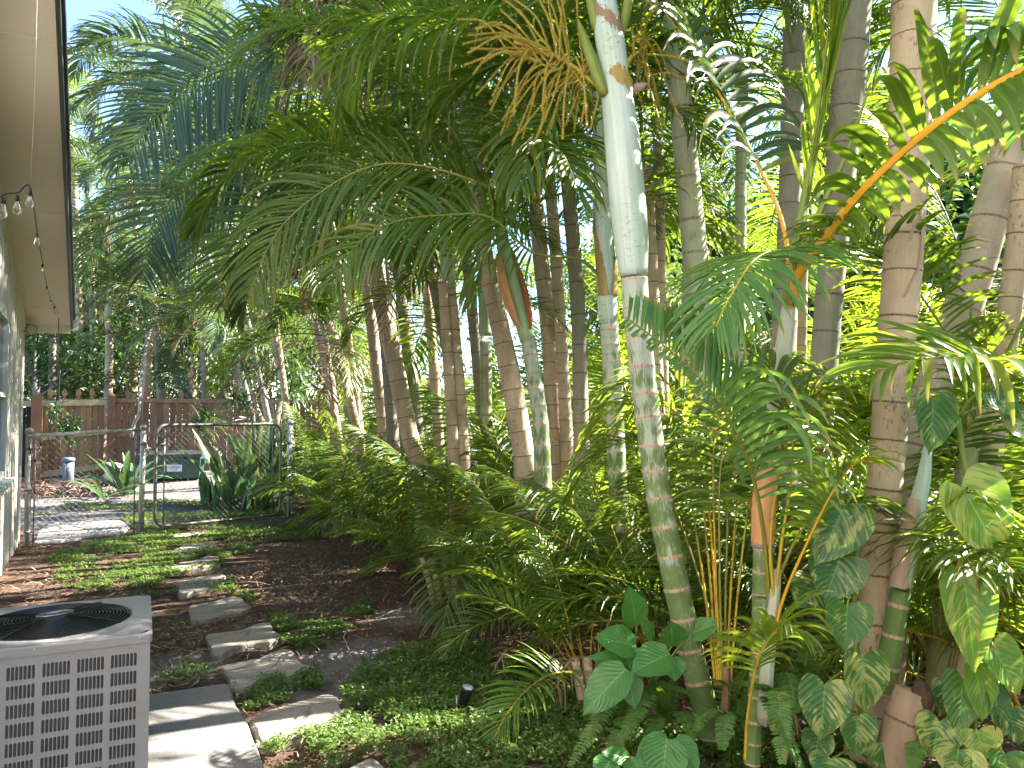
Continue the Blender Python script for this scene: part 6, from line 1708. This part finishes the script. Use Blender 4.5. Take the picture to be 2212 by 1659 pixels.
def blade_leaf(parent, base, tip, width, mat, heart=True, face=(0, -1, 0.45), curl=0.12, cup=0.12, petiole=None, name='leaf', droopt=0.12):
    """one broad leaf from its stalk joint to its tip, its face turned along `face`"""
    base, tip = np.array(base), np.array(tip)
    ax = tip - base; L = np.linalg.norm(ax); d = ax / L
    nn = np.array(face, float); nn -= d * nn.dot(d); nn /= np.linalg.norm(nn)
    sd = np.cross(d, nn)
    nu, nv = 13, 16
    V, UV = [], []
    ph = random.uniform(0, 6)
    for j in range(nv):
        v = j / (nv - 1)
        if heart: wv = (math.sin(math.pi * min(1, (v * 0.86 + 0.14)) ** 0.62)) ** 0.85 if v < 1 else 0
        else: wv = math.sin(math.pi * (v * 0.93 + 0.06) ** 0.72) ** 0.9 if v < 1 else 0
        if v > 0.8: wv = wv * (1 - ((v - 0.8) / 0.2) ** 1.6 * 0.75)
        wv = max(wv, 0.012)
        for i in range(nu):
            u = i / (nu - 1); q = (u - 0.5) * 2
            # basal lobes run back behind the joint
            back = -0.17 * L * (abs(q) * (1.35 - abs(q))) * 2.2 * max(0, 1 - v * 3.2) if heart else -0.03 * L * abs(q) * max(0, 1 - v * 3)
            p = base + d * (v * L + back) + sd * (q * wv * width / 2)
            p = p + nn * (abs(q) ** 1.2 * cup * width * wv - curl * L * (v - 0.3) ** 2 * (1 if v > 0.3 else 0.4) + 0.018 * width * math.sin(v * 16 + ph + q * 2.0) * abs(q))
            p = p + np.array([0, 0, -1]) * droopt * L * v * v * 0.35
            V.append(p); UV.append((u, v))
    mb = MB()
    f = [(j * nu + i, j * nu + i + 1, (j + 1) * nu + i + 1, (j + 1) * nu + i) for j in range(nv - 1) for i in range(nu - 1)]
    mb.add(V, f, UV)
    mats = [mat]
    if petiole is not None:
        mats.append(M_VINE)
        P = catmull([petiole, (np.array(petiole) + base) / 2 + np.array([0, 0, 0.04]), base], 10)
        tube(mb, P, np.linspace(0.006, 0.004, 10), 6, 1)
    o = mb.build(name, mats, parent, parent.location)
    return o
def vine(lab, root, stem, leaves, cat='vine'):
    v = thing('variegated_vine', lab, cat, root)
    mb = MB(); tube(mb, catmull([at(*p) for p in stem], 40), 0.011, 8); mb.build('stem', M_VINE, v, v.location)
    for (bx, by, tx, ty, w, d, mat, fx) in leaves:
        k = min(stem, key=lambda p: (p[0] - bx) ** 2 + (p[1] - by) ** 2)
        blade_leaf(v, at(bx, by, d), at(tx, ty, d - 0.04), 1.12 * w * d / FOC, mat, True, (fx, -1, 0.4), petiole=tuple(at(*k)))
    return v
vine('variegated vine with heart shaped leaves climbing the thick tan trunk', at(1860, 1560, 3.35),
     [(1880, 1640, 3.4), (1862, 1560, 3.36), (1850, 1470, 3.36), (1848, 1380, 3.36), (1846, 1280, 3.36), (1852, 1180, 3.38), (1866, 1080, 3.4)],
     [(1826, 1092, 1762, 1216, 122, 3.28, M_POTHOSD, 0.1), (1800, 1150, 1752, 1196, 90, 3.36, M_POTHOSD, -0.4), (1815, 1205, 1780, 1300, 112, 3.30, M_POTHOSD, -0.1), (1830, 1310, 1826, 1406, 92, 3.22, M_POTHOS, 0.0),
      (1862, 1422, 1872, 1540, 100, 3.22, M_POTHOS, 0.25), (1782, 1480, 1772, 1598, 96, 3.20, M_POTHOS, -0.2), (1850, 1550, 1852, 1636, 76, 3.2, M_POTHOS, 0.1), (1905, 1608, 1925, 1680, 96, 3.18, M_POTHOS, 0.3), (1768, 1590, 1758, 1650, 60, 3.24, M_POTHOS, -0.3),
      (1760, 1270, 1722, 1310, 90, 3.45, M_POTHOSD, -0.3), (1796, 1640, 1790, 1700, 90, 3.15, M_POTHOS, 0)])
vine('variegated vine with very large bright leaves at the picture edge', at(2140, 1560, 3.2),
     [(2160, 1660, 3.3), (2150, 1500, 3.3), (2130, 1350, 3.3), (2110, 1220, 3.3), (2100, 1100, 3.3), (2080, 980, 3.35), (2070, 900, 3.4)],
     [(2078, 1052, 2172, 1216, 158, 3.0, M_POTHOSG, 0.15), (2082, 1246, 2110, 1450, 106, 2.95, M_POTHOSG, -0.1), (2016, 862, 2010, 978, 96, 3.25, M_POTHOSD, 0.2), (2145, 1400, 2208, 1500, 96, 3.05, M_POTHOSG, 0.3), (2140, 850, 2210, 900, 90, 3.2, M_POTHOSD, 0.4), (2180, 900, 2240, 960, 90, 3.2, M_POTHOSD, 0.4)])
vine('variegated vine massed low in the corner of the picture', at(2090, 1640, 3.1),
     [(2000, 1690, 3.2), (2060, 1640, 3.2), (2100, 1580, 3.2), (2120, 1500, 3.22), (2170, 1480, 3.25)],
     [(2080, 1468, 2070, 1590, 74, 3.1, M_POTHOS, -0.2), (2110, 1450, 2125, 1560, 70, 3.08, M_POTHOSG, 0.1), (2150, 1500, 2166, 1600, 56, 3.08, M_POTHOSD, 0.3), (2030, 1560, 2010, 1640, 86, 3.1, M_POTHOS, -0.2), (2180, 1540, 2205, 1610, 80, 3.1, M_POTHOSD, 0.3), (2110, 1580, 2130, 1640, 86, 3.05, M_POTHOSG, 0.1), (2070, 1620, 2060, 1690, 96, 3.0, M_POTHOS, -0.1), (2170, 1630, 2180, 1700, 90, 3.0, M_POTHOS, 0.2), (2125, 1650, 2130, 1720, 90, 2.98, M_POTHOS, 0.0), (2040, 1480, 2036, 1540, 60, 3.2, M_POTHOSD, 0.1)])

def arrow_plant(lab, root, leaves):
    v = thing('arrowhead_plant', lab, 'foliage plant', at(*root))
    for (bx, by, tx, ty, w, d) in leaves:
        blade_leaf(v, at(bx, by, d), at(tx, ty, d - 0.06), w * d / FOC, M_ARROW, False, ((tx - bx) / 300.0, -0.8, 0.75), 0.10, 0.10, petiole=tuple(at(*root)))
    return v
arrow_plant('broad plain green arrowhead leaves standing left of the ringed stem', (1370, 1560, 3.75),
    [(1372, 1395, 1284, 1372, 74, 3.5), (1375, 1350, 1360, 1262, 60, 3.62), (1410, 1375, 1384, 1340, 40, 3.5), (1446, 1412, 1362, 1450, 82, 3.42), (1375, 1400, 1380, 1470, 50, 3.48), (1452, 1395, 1450, 1340, 70, 3.6), (1452, 1420, 1458, 1470, 52, 3.45), (1372, 1440, 1270, 1412, 50, 3.5), (1352, 1445, 1256, 1540, 90, 3.36), (1356, 1450, 1372, 1532, 54, 3.4), (1342, 1470, 1340, 1440, 50, 3.52), (1490, 1370, 1560, 1340, 50, 3.7)])
arrow_plant('broad plain green arrowhead leaves at the bottom edge below the ringed stem', (1430, 1680, 3.2),
    [(1445, 1600, 1368, 1650, 66, 3.15), (1440, 1596, 1430, 1700, 96, 3.1), (1458, 1596, 1512, 1664, 60, 3.12), (1360, 1640, 1300, 1620, 40, 3.15), (1365, 1640, 1400, 1690, 70, 3.1), (1320, 1640, 1290, 1690, 60, 3.12)])

# ------------------------------------------------------------------ ferns at the foot of the palms
def fern(lab, root, tips, ll=0.055, group=None):
    r0_ = at(*root)
    th = thing('sword_fern', lab, 'fern', r0_, group)
    for i, (mx_, my_, md, tx, ty, td) in enumerate(tips):
        mb = MB()
        frond_geo(mb, [r0_, at(mx_, my_, md), at(tx, ty, td)], n=38, ll=ll, lw=0.017, start=0.1, f0=88, f1=80, vang=8, droop=0.25, r0=0.0028, r1=0.0012, seed=700 + i + int(root[0]), segs=3, prof=(0.22, 0.72, 0.7), jit=0.4, lose=0.02, twist=0.2, shape=0.15)
        mb.build('frond', [LM['fern'], PET['brown']], th, th.location)
    return th
fern('light green sword fern drooping over the groundcover at the bottom edge', (1400, 1540, 3.55), [(1330, 1500, 3.5, 1270, 1600, 3.35), (1350, 1480, 3.5, 1230, 1655, 3.2), (1370, 1520, 3.5, 1310, 1660, 3.2), (1420, 1480, 3.5, 1500, 1500, 3.45), (1380, 1500, 3.5, 1290, 1540, 3.4), (1400, 1500, 3.45, 1340, 1600, 3.2)])
fern('sword fern with one long hanging frond beside the young sprout', (1650, 1500, 3.3), [(1680, 1540, 3.1, 1745, 1700, 3.0), (1640, 1480, 3.2, 1600, 1480, 3.1), (1700, 1460, 3.3, 1720, 1540, 3.2), (1680, 1500, 3.15, 1690, 1650, 3.0)])
fern('sword fern in the shade right of the ringed stem', (1590, 1570, 3.6), [(1560, 1480, 3.6, 1530, 1470, 3.5), (1620, 1490, 3.6, 1680, 1500, 3.5), (1600, 1480, 3.6, 1620, 1440, 3.5), (1570, 1540, 3.5, 1560, 1620, 3.35), (1620, 1560, 3.5, 1640, 1610, 3.4), (1540, 1530, 3.5, 1500, 1580, 3.4)])
fern('sword fern between the thick tan trunk and the young sprout', (1740, 1520, 3.5), [(1720, 1440, 3.5, 1690, 1420, 3.4), (1760, 1450, 3.5, 1800, 1440, 3.45), (1740, 1430, 3.5, 1750, 1380, 3.45), (1720, 1520, 3.4, 1700, 1600, 3.25), (1770, 1540, 3.4, 1760, 1640, 3.2)])
fern('sword fern at the foot of the cut stump', (2010, 1620, 3.25), [(2030, 1560, 3.2, 2060, 1530, 3.15), (2000, 1540, 3.2, 2020, 1500, 3.2), (2030, 1600, 3.1, 2070, 1660, 3.0), (1990, 1590, 3.15, 1970, 1660, 3.0), (2040, 1580, 3.15, 2090, 1560, 3.1)])
fern('sword fern in the shade under the broad arrowhead leaves', (1440, 1560, 3.7), [(1400, 1500, 3.65, 1350, 1500, 3.55), (1450, 1480, 3.65, 1480, 1450, 3.6), (1420, 1490, 3.6, 1400, 1440, 3.6), (1470, 1540, 3.55, 1500, 1600, 3.4), (1420, 1550, 3.5, 1400, 1620, 3.35)])

# brown dead fronds hanging at the foot of the near clumps
for i, (x_, y_, d_, lab) in enumerate(((1250, 1420, 4.4, 'brown dead frond hanging beside the cut cane by the broad leaves'), (1110, 1400, 4.9, 'brown dead frond drooping onto the mulch below the bushy clump'), (1720, 1480, 3.5, 'shrivelled grey frond hanging between the ferns and the thick tan trunk'))):
    p = at(x_, y_, d_)
    th = thing('dead_palm_frond', lab, 'dead frond', p)
    hfrond(th, [(x_, y_, d_), (x_ - 20, y_ + 10, d_ - .1), (x_ - 45, y_ + 60, d_ - .15), (x_ - 30, y_ + 120, d_ - .15)], 'dead', 'brown', n=20, ll=0.22, lw=0.012, start=0.1, droop=2.0, seed=760 + i, twist=1.5)
for i, (x_, y_, d_, lab) in enumerate(((1262, 1500, 4.1, 'pair of short cut canes beside the broad arrowhead leaves'), (935, 1270, 6.9, 'bare cane stems at the mulch edge under the areca tuft'), (972, 1260, 6.95, 'pale crooked cane leaning at the mulch edge'))):
    p = gd(x_, y_ + 30)
    th = thing('palm_cane', lab, 'palm cane', p)
    for j in range(2):
        mb = MB(); ringed(mb, [tuple(p + Vector((j * 0.055, j * 0.03, -0.02))), tuple(p + Vector((j * 0.06 - 0.03, j * 0.03, 0.16))), tuple(p + Vector((j * 0.07 - 0.05 * (1 + i % 2), j * 0.05, 0.26 + 0.12 * i)))], [0.028, 0.026, 0.024], 0.07, 12); mb.build('cane', T_PALE, th, th.location)

# ------------------------------------------------------------------ plants around the wooden fence
def strap_plant(name, lab, base, nl, L, W, e0, e1, seed, mat='strap', cat='plant', spread=0.08, group=None, jl=0.3, droop=0.9):
    """a rosette of long undivided leaves"""
    th = thing(name, lab, cat, base, group)
    rg = np.random.default_rng(seed)
    for i in range(nl):
        az = i * 2.4 + rg.uniform(-0.4, 0.4)
        el = R(rg.uniform(e1, e0))
        D = np.array([[math.cos(az) * math.cos(el), math.sin(az) * math.cos(el), math.sin(el)]])
        Nn = np.array([[-math.cos(az) * math.sin(el), -math.sin(az) * math.sin(el), math.cos(el)]])
        B = np.array([[math.cos(az) * spread * rg.uniform(0, 1), math.sin(az) * spread * rg.uniform(0, 1), 0.0]])
        mb = MB()
        leaflets(mb, B, D, Nn, np.array([L * rg.uniform(1 - jl, 1.1)]), W * rg.uniform(0.8, 1.15), 9, np.array([droop * rg.uniform(0.5, 1.5)]), 0, np.array([rg.random()]), 0.22, rg.normal(0, 0.7, 1), None, 0.42)
        mb.build('leaf', LM[mat], th)
    return th
gz = lambda p: Vector((p.x, p.y, float(ground_z(p.x, p.y))))
strap_plant('crinum_lily', 'large strap leaved lily with arching leaves in front of the wooden fence post', gz(at(272, 1040, 15.4)), 16, 1.15, 0.14, 82, 30, 801, cat='lily plant', spread=0.12, droop=1.0)
strap_plant('crinum_lily', 'strap leaved lily sprawling dark leaves low behind the chain link panel', gz(at(225, 1050, 14.6)), 10, 0.95, 0.09, 60, 15, 802, cat='lily plant', spread=0.1, droop=1.4)
for i, (x_, d_, L_, n_, lab) in enumerate(((525, 13.2, 1.45, 22, 'clump of tall broad upright leaves catching the sun behind the gate'), (560, 13.6, 1.6, 26, 'tallest clump of sunlit broad leaves behind the middle of the gate'), (597, 13.8, 1.5, 24, 'clump of broad upright leaves at the hinge side of the gate'), (500, 12.6, 0.8, 14, 'low dark clump of broad leaves at the gate opening'), (575, 12.8, 0.8, 16, 'low dark clump of broad leaves in front of the sunlit ones'), (460, 13.4, 0.6, 10, 'small sprawling clump of broad leaves between the dumpster and the gate'))):
    strap_plant('cast_iron_plant', lab, gz(at(x_, 1060, d_)), n_, L_, 0.15, 89, 58, 810 + i, cat='foliage plant', spread=0.34, droop=0.4)

# twisted pale branches with narrow leaf rosettes
M_PALEB = plain('pale grey branch', (0.38, 0.335, 0.29), 0.8, 0.2, var=0.15)
br = gz(at(600, 1040, 14.5))
dr = thing('dracaena_shrub', 'shrub of twisted pale branches with narrow leaf rosettes above the gate', 'shrub', br)
mb = MB()
paths = [([(600, 1020), (590, 960), (572, 920), (555, 880), (545, 840), (535, 810)], 0.055, 0.028), ([(588, 950), (560, 925), (535, 905), (500, 900), (470, 912), (440, 925)], 0.022, 0.010),
         ([(560, 890), (530, 860), (515, 835), (505, 800), (520, 780)], 0.03, 0.016), ([(548, 850), (520, 858), (505, 862)], 0.024, 0.012), ([(545, 845), (575, 832), (600, 838), (625, 850)], 0.022, 0.012),
         ([(505, 800), (480, 796), (462, 780), (455, 765), (480, 745), (486, 715), (470, 690)], 0.02, 0.011), ([(612, 1020), (604, 960), (600, 900), (612, 860), (640, 845)], 0.06, 0.03), ([(600, 930), (590, 880), (570, 850), (560, 820)], 0.03, 0.015),
         ([(535, 905), (510, 908), (490, 920)], 0.012, 0.008)]
ends2 = []
for pp, ra_, rb2 in paths:
    c = catmull([at(x, y, 14.5 + 0.25 * math.sin(x * 0.05)) for x, y in pp], 22)
    tube(mb, c, np.linspace(ra_, rb2, 22), 8)
    ends2.append(pp[-1])
mb.build('branch', M_PALEB, dr, dr.location)
rg = np.random.default_rng(9)
for (ex, ey) in ends2[:7] + [(540, 790), (570, 780), (600, 800), (500, 770), (450, 900), (520, 740), (560, 740), (485, 700), (610, 760), (640, 800), (530, 880), (430, 930)]:
    lf = MB()
    o = np.array(at(ex, ey, 14.4 + rg.uniform(-0.4, 0.4)))
    n_ = 38
    az = rg.uniform(0, 6.28, n_); el = rg.uniform(-0.5, 1.3, n_)
    D = np.stack([np.cos(az) * np.cos(el), np.sin(az) * np.cos(el), np.sin(el)], axis=1)
    Nn = np.stack([-np.cos(az) * np.sin(el), -np.sin(az) * np.sin(el), np.cos(el)], axis=1)
    leaflets(lf, np.tile(o, (n_, 1)), D, Nn, rg.uniform(0.32, 0.6, n_), 0.034, 5, rg.uniform(0.5, 1.6, n_), 0, rg.random(n_), 0.2)
    lf.build('leaf_rosette', LM['shrub'], dr, dr.location)
# bare stem hanging in front of the fence, and a small trailing plant
bs = at(298, 940, 12.0)
hs = thing('bare_branch', 'long bare grey branch hanging in front of the wooden fence', 'branch', bs)
tube(MB(), catmull([at(*p) for p in ((284, 945, 12.0), (290, 915, 12.0), (300, 895, 12.0), (302, 860, 12.0), (306, 800, 12.1), (318, 740, 12.2), (330, 700, 12.4))], 30), np.linspace(0.026, 0.015, 30), 7).build('stem', M_PALEB, hs, hs.location)
tp_ = at(130, 900, 13.5)
tv = thing('trailing_plant', 'small dark trailing plant hanging on the cord in front of the patched fence', 'plant', tp_)
lf = MB(); rg = np.random.default_rng(19)
for (cx_, cy_, n_) in ((140, 905, 30), (150, 925, 34), (132, 930, 24), (110, 890, 16), (122, 880, 12), (160, 905, 14), (155, 940, 16)):
    P_ = np.stack([np.array(at(cx_ + rg.normal(0, 9), cy_ + rg.normal(0, 11), 13.5 + rg.normal(0, 0.08))) for _ in range(n_)])
    az = rg.uniform(0, 6.28, n_); el = rg.uniform(-1.2, 0.4, n_)
    D = np.stack([np.cos(az) * np.cos(el), np.sin(az) * np.cos(el), np.sin(el)], axis=1)
    leaflets(lf, P_, D, np.tile([0.0, -0.5, 1.0], (n_, 1)) + rg.normal(0, 0.3, (n_, 3)), rg.uniform(0.07, 0.13, n_), 0.06, 3, rg.uniform(0, 0.6, n_), 0, rg.random(n_), 0.2)
lf.build('leaves', LM['shrub'], tv, tv.location)
mb = MB(); tube(mb, catmull([at(*p) for p in ((130, 800, 13.5), (128, 860, 13.5), (135, 900, 13.5), (148, 935, 13.5))], 20), 0.006, 5); tube(mb, catmull([at(*p) for p in ((126, 880, 13.5), (112, 900, 13.5), (104, 950, 13.5))], 12), 0.006, 5)
mb.build('stem', M_CORD, tv, tv.location)
# brush pile by the pedestal
bp = gz(at(125, 1045, 15.3))
mb = MB(); rg = np.random.default_rng(29)
n_ = 420
az = rg.uniform(0, 6.28, n_); el = rg.uniform(-0.1, 0.9, n_)
D = np.stack([np.cos(az) * np.cos(el), np.sin(az) * np.cos(el), np.sin(el)], axis=1)
leaflets(mb, np.stack([bp.x + rg.normal(0, 0.42, n_), bp.y + rg.normal(0, 0.28, n_), bp.z + rg.uniform(0, 0.12, n_)], axis=1), D, np.tile([0, 0, 1.0], (n_, 1)) + rg.normal(0, 0.5, (n_, 3)), rg.uniform(0.12, 0.42, n_), 0.022, 4, rg.uniform(0.4, 1.6, n_), 0, rg.random(n_), 0.2, rg.normal(0, 0.8, n_))
tag(mb.build('brush_pile', M_LITTER), 'heap of dry brown brush at the foot of the patched fence', 'brush pile', kind='stuff')

# ------------------------------------------------------------------ beyond the wooden fence
def leafy_tree(name, lab, base, H, Rr, seed, n=2600, leaf=0.16, mat='shrub', squash=0.8, low=0.25, cat='tree'):
    th = thing(name, lab, cat, base)
    rg = np.random.default_rng(seed)
    tk = MB()
    tube(tk, catmull([(0, 0, -0.1), (0.1, 0.05, H * 0.3), (0.0, 0.1, H * 0.6)], 14), np.linspace(0.16, 0.09, 14), 10)
    cl = []
    for i in range(16):
        a, rr2, h = rg.uniform(0, 6.28), Rr * math.sqrt(rg.uniform(0.05, 1)), H * rg.uniform(low, 1.0)
        k = math.sin(math.pi * np.clip((h / H - low) / (1 - low) * 0.8 + 0.2, 0, 1)) ** 0.6
        c = np.array([rr2 * k * math.cos(a), rr2 * k * math.sin(a), h])
        cl.append(c)
        tube(tk, catmull([(0.0, 0.08, H * min(0.55, 0.5 * h / H + 0.1)), tuple(c * np.array([0.5, 0.5, 0.85])), tuple(c)], 8), np.linspace(0.05, 0.012, 8), 6)
    tk.build('trunk', T_GREY, th)
    per = n // len(cl)
    lf = MB()
    for c in cl:
        P_ = c + rg.normal(0, 1, (per, 3)) * np.array([Rr * 0.27, Rr * 0.27, Rr * 0.22 * squash])
        az = rg.uniform(0, 6.28, per); el = rg.uniform(-1.0, 0.7, per)
        D = np.stack([np.cos(az) * np.cos(el), np.sin(az) * np.cos(el), np.sin(el)], axis=1)
        leaflets(lf, P_, D, np.tile([0, 0, 1.0], (per, 1)) + rg.normal(0, 0.45, (per, 3)), rg.uniform(0.7, 1.3, per) * leaf, leaf * 0.45, 2, rg.uniform(0, 0.6, per), 0, rg.random(per), 0.2)
    lf.build('crown', LM[mat], th)
    return th
far = [('leaning dark trunked palm behind the middle of the wooden fence', 462, 860, 365, 735, 21.0, 'tallblue', 11, 1.0, 3),
       ('palm with silvery drooping fronds behind the fence post', 300, 900, 325, 470, 22.0, 'tallblue', 12, 1.25, 2),
       ('palm with a hanging pale sheath behind the patched fence', 345, 900, 330, 600, 20.5, 'tallblue', 11, 1.05, 4),
       ('tall thin palm with pale trunk and golden seed skirt by the roof edge', 172, 880, 156, 262, 26.0, 'tall', 11, 1.1, 4),
       ('tall palm against the blue sky at the roof edge', 118, 900, 108, 200, 30.0, 'tall', 9, 1.05, 0),
       ('thin ringed palm right of the pale trunked one', 200, 880, 190, 420, 25.0, 'tall', 11, 1.2, 1),
       ('palm with dark low fronds at the fence end behind the shrub of pale branches', 520, 900, 500, 640, 20.0, 'tallblue', 12, 1.1, 2),
       ('palm with low sweeping fronds behind the patched fence', 215, 900, 235, 640, 21.0, 'tallblue', 12, 1.15, 0),
       ('bushy palm just past the house corner', 100, 900, 110, 560, 23.0, 'tallblue', 12, 1.25, 0),
       ('palm with fans of blue green behind the wooden fence', 400, 900, 420, 560, 23.0, 'tallblue', 12, 1.2, 2),
       ('trio palm stem nearest the pale branches', 430, 880, 440, 700, 20.3, 'tall', 9, 0.9, 0),
       ('high palm crown above the far fence', 280, 900, 290, 360, 25.0, 'tallblue', 12, 1.3, 2),
       ('high palm crown above the gate far back', 480, 900, 470, 400, 24.0, 'tallblue', 12, 1.3, 2)]
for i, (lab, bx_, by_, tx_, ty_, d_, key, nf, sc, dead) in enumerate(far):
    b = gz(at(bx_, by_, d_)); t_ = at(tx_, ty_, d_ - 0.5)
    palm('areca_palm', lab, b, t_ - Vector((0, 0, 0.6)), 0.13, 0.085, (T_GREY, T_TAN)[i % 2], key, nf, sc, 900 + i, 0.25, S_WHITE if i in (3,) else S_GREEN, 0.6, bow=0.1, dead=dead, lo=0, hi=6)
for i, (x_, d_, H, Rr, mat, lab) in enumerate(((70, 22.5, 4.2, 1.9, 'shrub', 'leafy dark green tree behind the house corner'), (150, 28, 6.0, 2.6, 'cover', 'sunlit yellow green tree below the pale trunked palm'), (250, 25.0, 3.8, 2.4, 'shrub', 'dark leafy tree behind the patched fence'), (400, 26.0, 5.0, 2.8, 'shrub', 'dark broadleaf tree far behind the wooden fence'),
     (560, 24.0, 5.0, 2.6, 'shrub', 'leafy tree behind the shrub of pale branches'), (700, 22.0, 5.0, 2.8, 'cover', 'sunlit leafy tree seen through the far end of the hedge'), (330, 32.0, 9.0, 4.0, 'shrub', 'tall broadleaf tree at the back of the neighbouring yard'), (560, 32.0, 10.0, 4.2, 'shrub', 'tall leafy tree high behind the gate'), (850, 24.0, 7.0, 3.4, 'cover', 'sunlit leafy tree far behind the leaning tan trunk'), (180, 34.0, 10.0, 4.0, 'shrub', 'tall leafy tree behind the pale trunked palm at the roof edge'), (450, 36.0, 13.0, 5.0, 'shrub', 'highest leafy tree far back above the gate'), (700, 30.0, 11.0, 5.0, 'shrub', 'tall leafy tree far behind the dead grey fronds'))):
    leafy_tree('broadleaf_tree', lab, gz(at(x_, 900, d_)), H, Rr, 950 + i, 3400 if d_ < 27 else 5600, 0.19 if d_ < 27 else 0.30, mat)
for i, (s_, n_, H, lab) in enumerate(((2, 12.0, 4.2, 'leafy tree glimpsed behind the grey palm'), (5.2, 12.2, 4.4, 'leafy tree glimpsed behind the white crownshaft'), (8.4, 12.4, 4.6, 'leafy tree glimpsed behind the peeling orange sheath'), (11.6, 12.2, 4.6, 'leafy tree glimpsed behind the double looking trunk'),
     (15, 11.5, 4.8, 'leafy tree glimpsed behind the far hedge end'), (-1.2, 11.8, 4.2, 'leafy tree glimpsed behind the orange stalk'), (-4.5, 11.5, 4.2, 'leafy tree glimpsed at the upper edge beside the mottled trunk'))):
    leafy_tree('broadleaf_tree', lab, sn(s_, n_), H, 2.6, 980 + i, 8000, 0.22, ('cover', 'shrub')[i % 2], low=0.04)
for i, (s_, n_, H, lab) in enumerate(((-9, 24, 12, 'high leafy tree far beyond the mottled trunk'), (-2, 26, 13, 'high leafy tree far beyond the thick tan trunk'), (5, 27, 13, 'high leafy tree far beyond the grey palm'), (12, 27, 13, 'high leafy tree far beyond the white crownshaft'), (19, 26, 13, 'high leafy tree far beyond the golden flower strands'), (27, 24, 13, 'high leafy tree far beyond the leaning tan trunk'))):
    leafy_tree('broadleaf_tree', lab, sn(s_, n_), H, 5.2, 1080 + i, 9000, 0.42, ('shrub', 'cover')[i % 2], low=0.12)

for i, (s_, n_, H, lab) in enumerate(((-6, 16.5, 7.0, 'sunlit leafy tree beyond the mottled trunk'), (-1.5, 17.5, 7.5, 'sunlit leafy tree beyond the thick tan trunk'), (2.5, 18, 7.8, 'sunlit leafy tree beyond the yellow stalks'), (6.5, 18, 7.8, 'sunlit leafy tree beyond the white crownshaft'), (10.5, 18, 7.8, 'sunlit leafy tree beyond the orange sheath'), (14.5, 17.5, 7.8, 'sunlit leafy tree beyond the double looking trunk'), (19, 17, 7.8, 'sunlit leafy tree beyond the leaning tan trunk'))):
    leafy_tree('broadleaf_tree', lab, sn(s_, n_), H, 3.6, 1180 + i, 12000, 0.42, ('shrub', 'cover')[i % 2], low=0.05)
# ------------------------------------------------------------------ light, sky, camera
sd_ = Vector((0.87, 0.36, 0.0)).normalized()
ELEV = R(40)
sun_dir = Vector((sd_.x * math.cos(ELEV), sd_.y * math.cos(ELEV), math.sin(ELEV)))
sl_ = bpy.data.lights.new('sun', 'SUN')
sl_.energy = 5.0
sl_.angle = R(0.5)
sl_.color = (1.0, 0.93, 0.82)
so_ = bpy.data.objects.new('sun', sl_)
C.objects.link(so_)
so_.rotation_euler = (-sun_dir).to_track_quat('-Z', 'Y').to_euler()
w_ = bpy.data.worlds.new('World')
SC.world = w_
w_.use_nodes = True
nt = w_.node_tree
bg = nt.nodes['Background']
sky = nt.nodes.new('ShaderNodeTexSky')
sky.sky_type = 'NISHITA'
sky.sun_disc = False
sky.sun_elevation = ELEV
sky.sun_rotation = math.atan2(sun_dir.x, sun_dir.y)
sky.dust_density = 0.0
sky.ozone_density = 3.0
nt.links.new(sky.outputs[0], bg.inputs['Color'])
bg.inputs['Strength'].default_value = 0.075
cam = bpy.data.cameras.new('camera')
cam.sensor_fit = 'HORIZONTAL'
cam.sensor_width = 36.0
cam.lens = 36.0 * FOC / WID
cam.clip_end = 600
cam.clip_start = 0.05
co = bpy.data.objects.new('camera', cam)
C.objects.link(co)
co.location = (0, 0, CAMZ)
co.rotation_euler = (math.pi / 2 + PITCH, 0, 0)
SC.camera = co
SC.view_settings.view_transform = 'Standard'
SC.view_settings.look = 'None'
SC.view_settings.gamma = 1.0
SC.view_settings.exposure = 3.0
SC.cycles.max_bounces = 8
SC.cycles.diffuse_bounces = 4
SC.cycles.glossy_bounces = 3
SC.cycles.transmission_bounces = 6
SC.cycles.transparent_max_bounces = 8
SC.cycles.use_denoising = True
SC.cycles.sample_clamp_indirect = 6.0
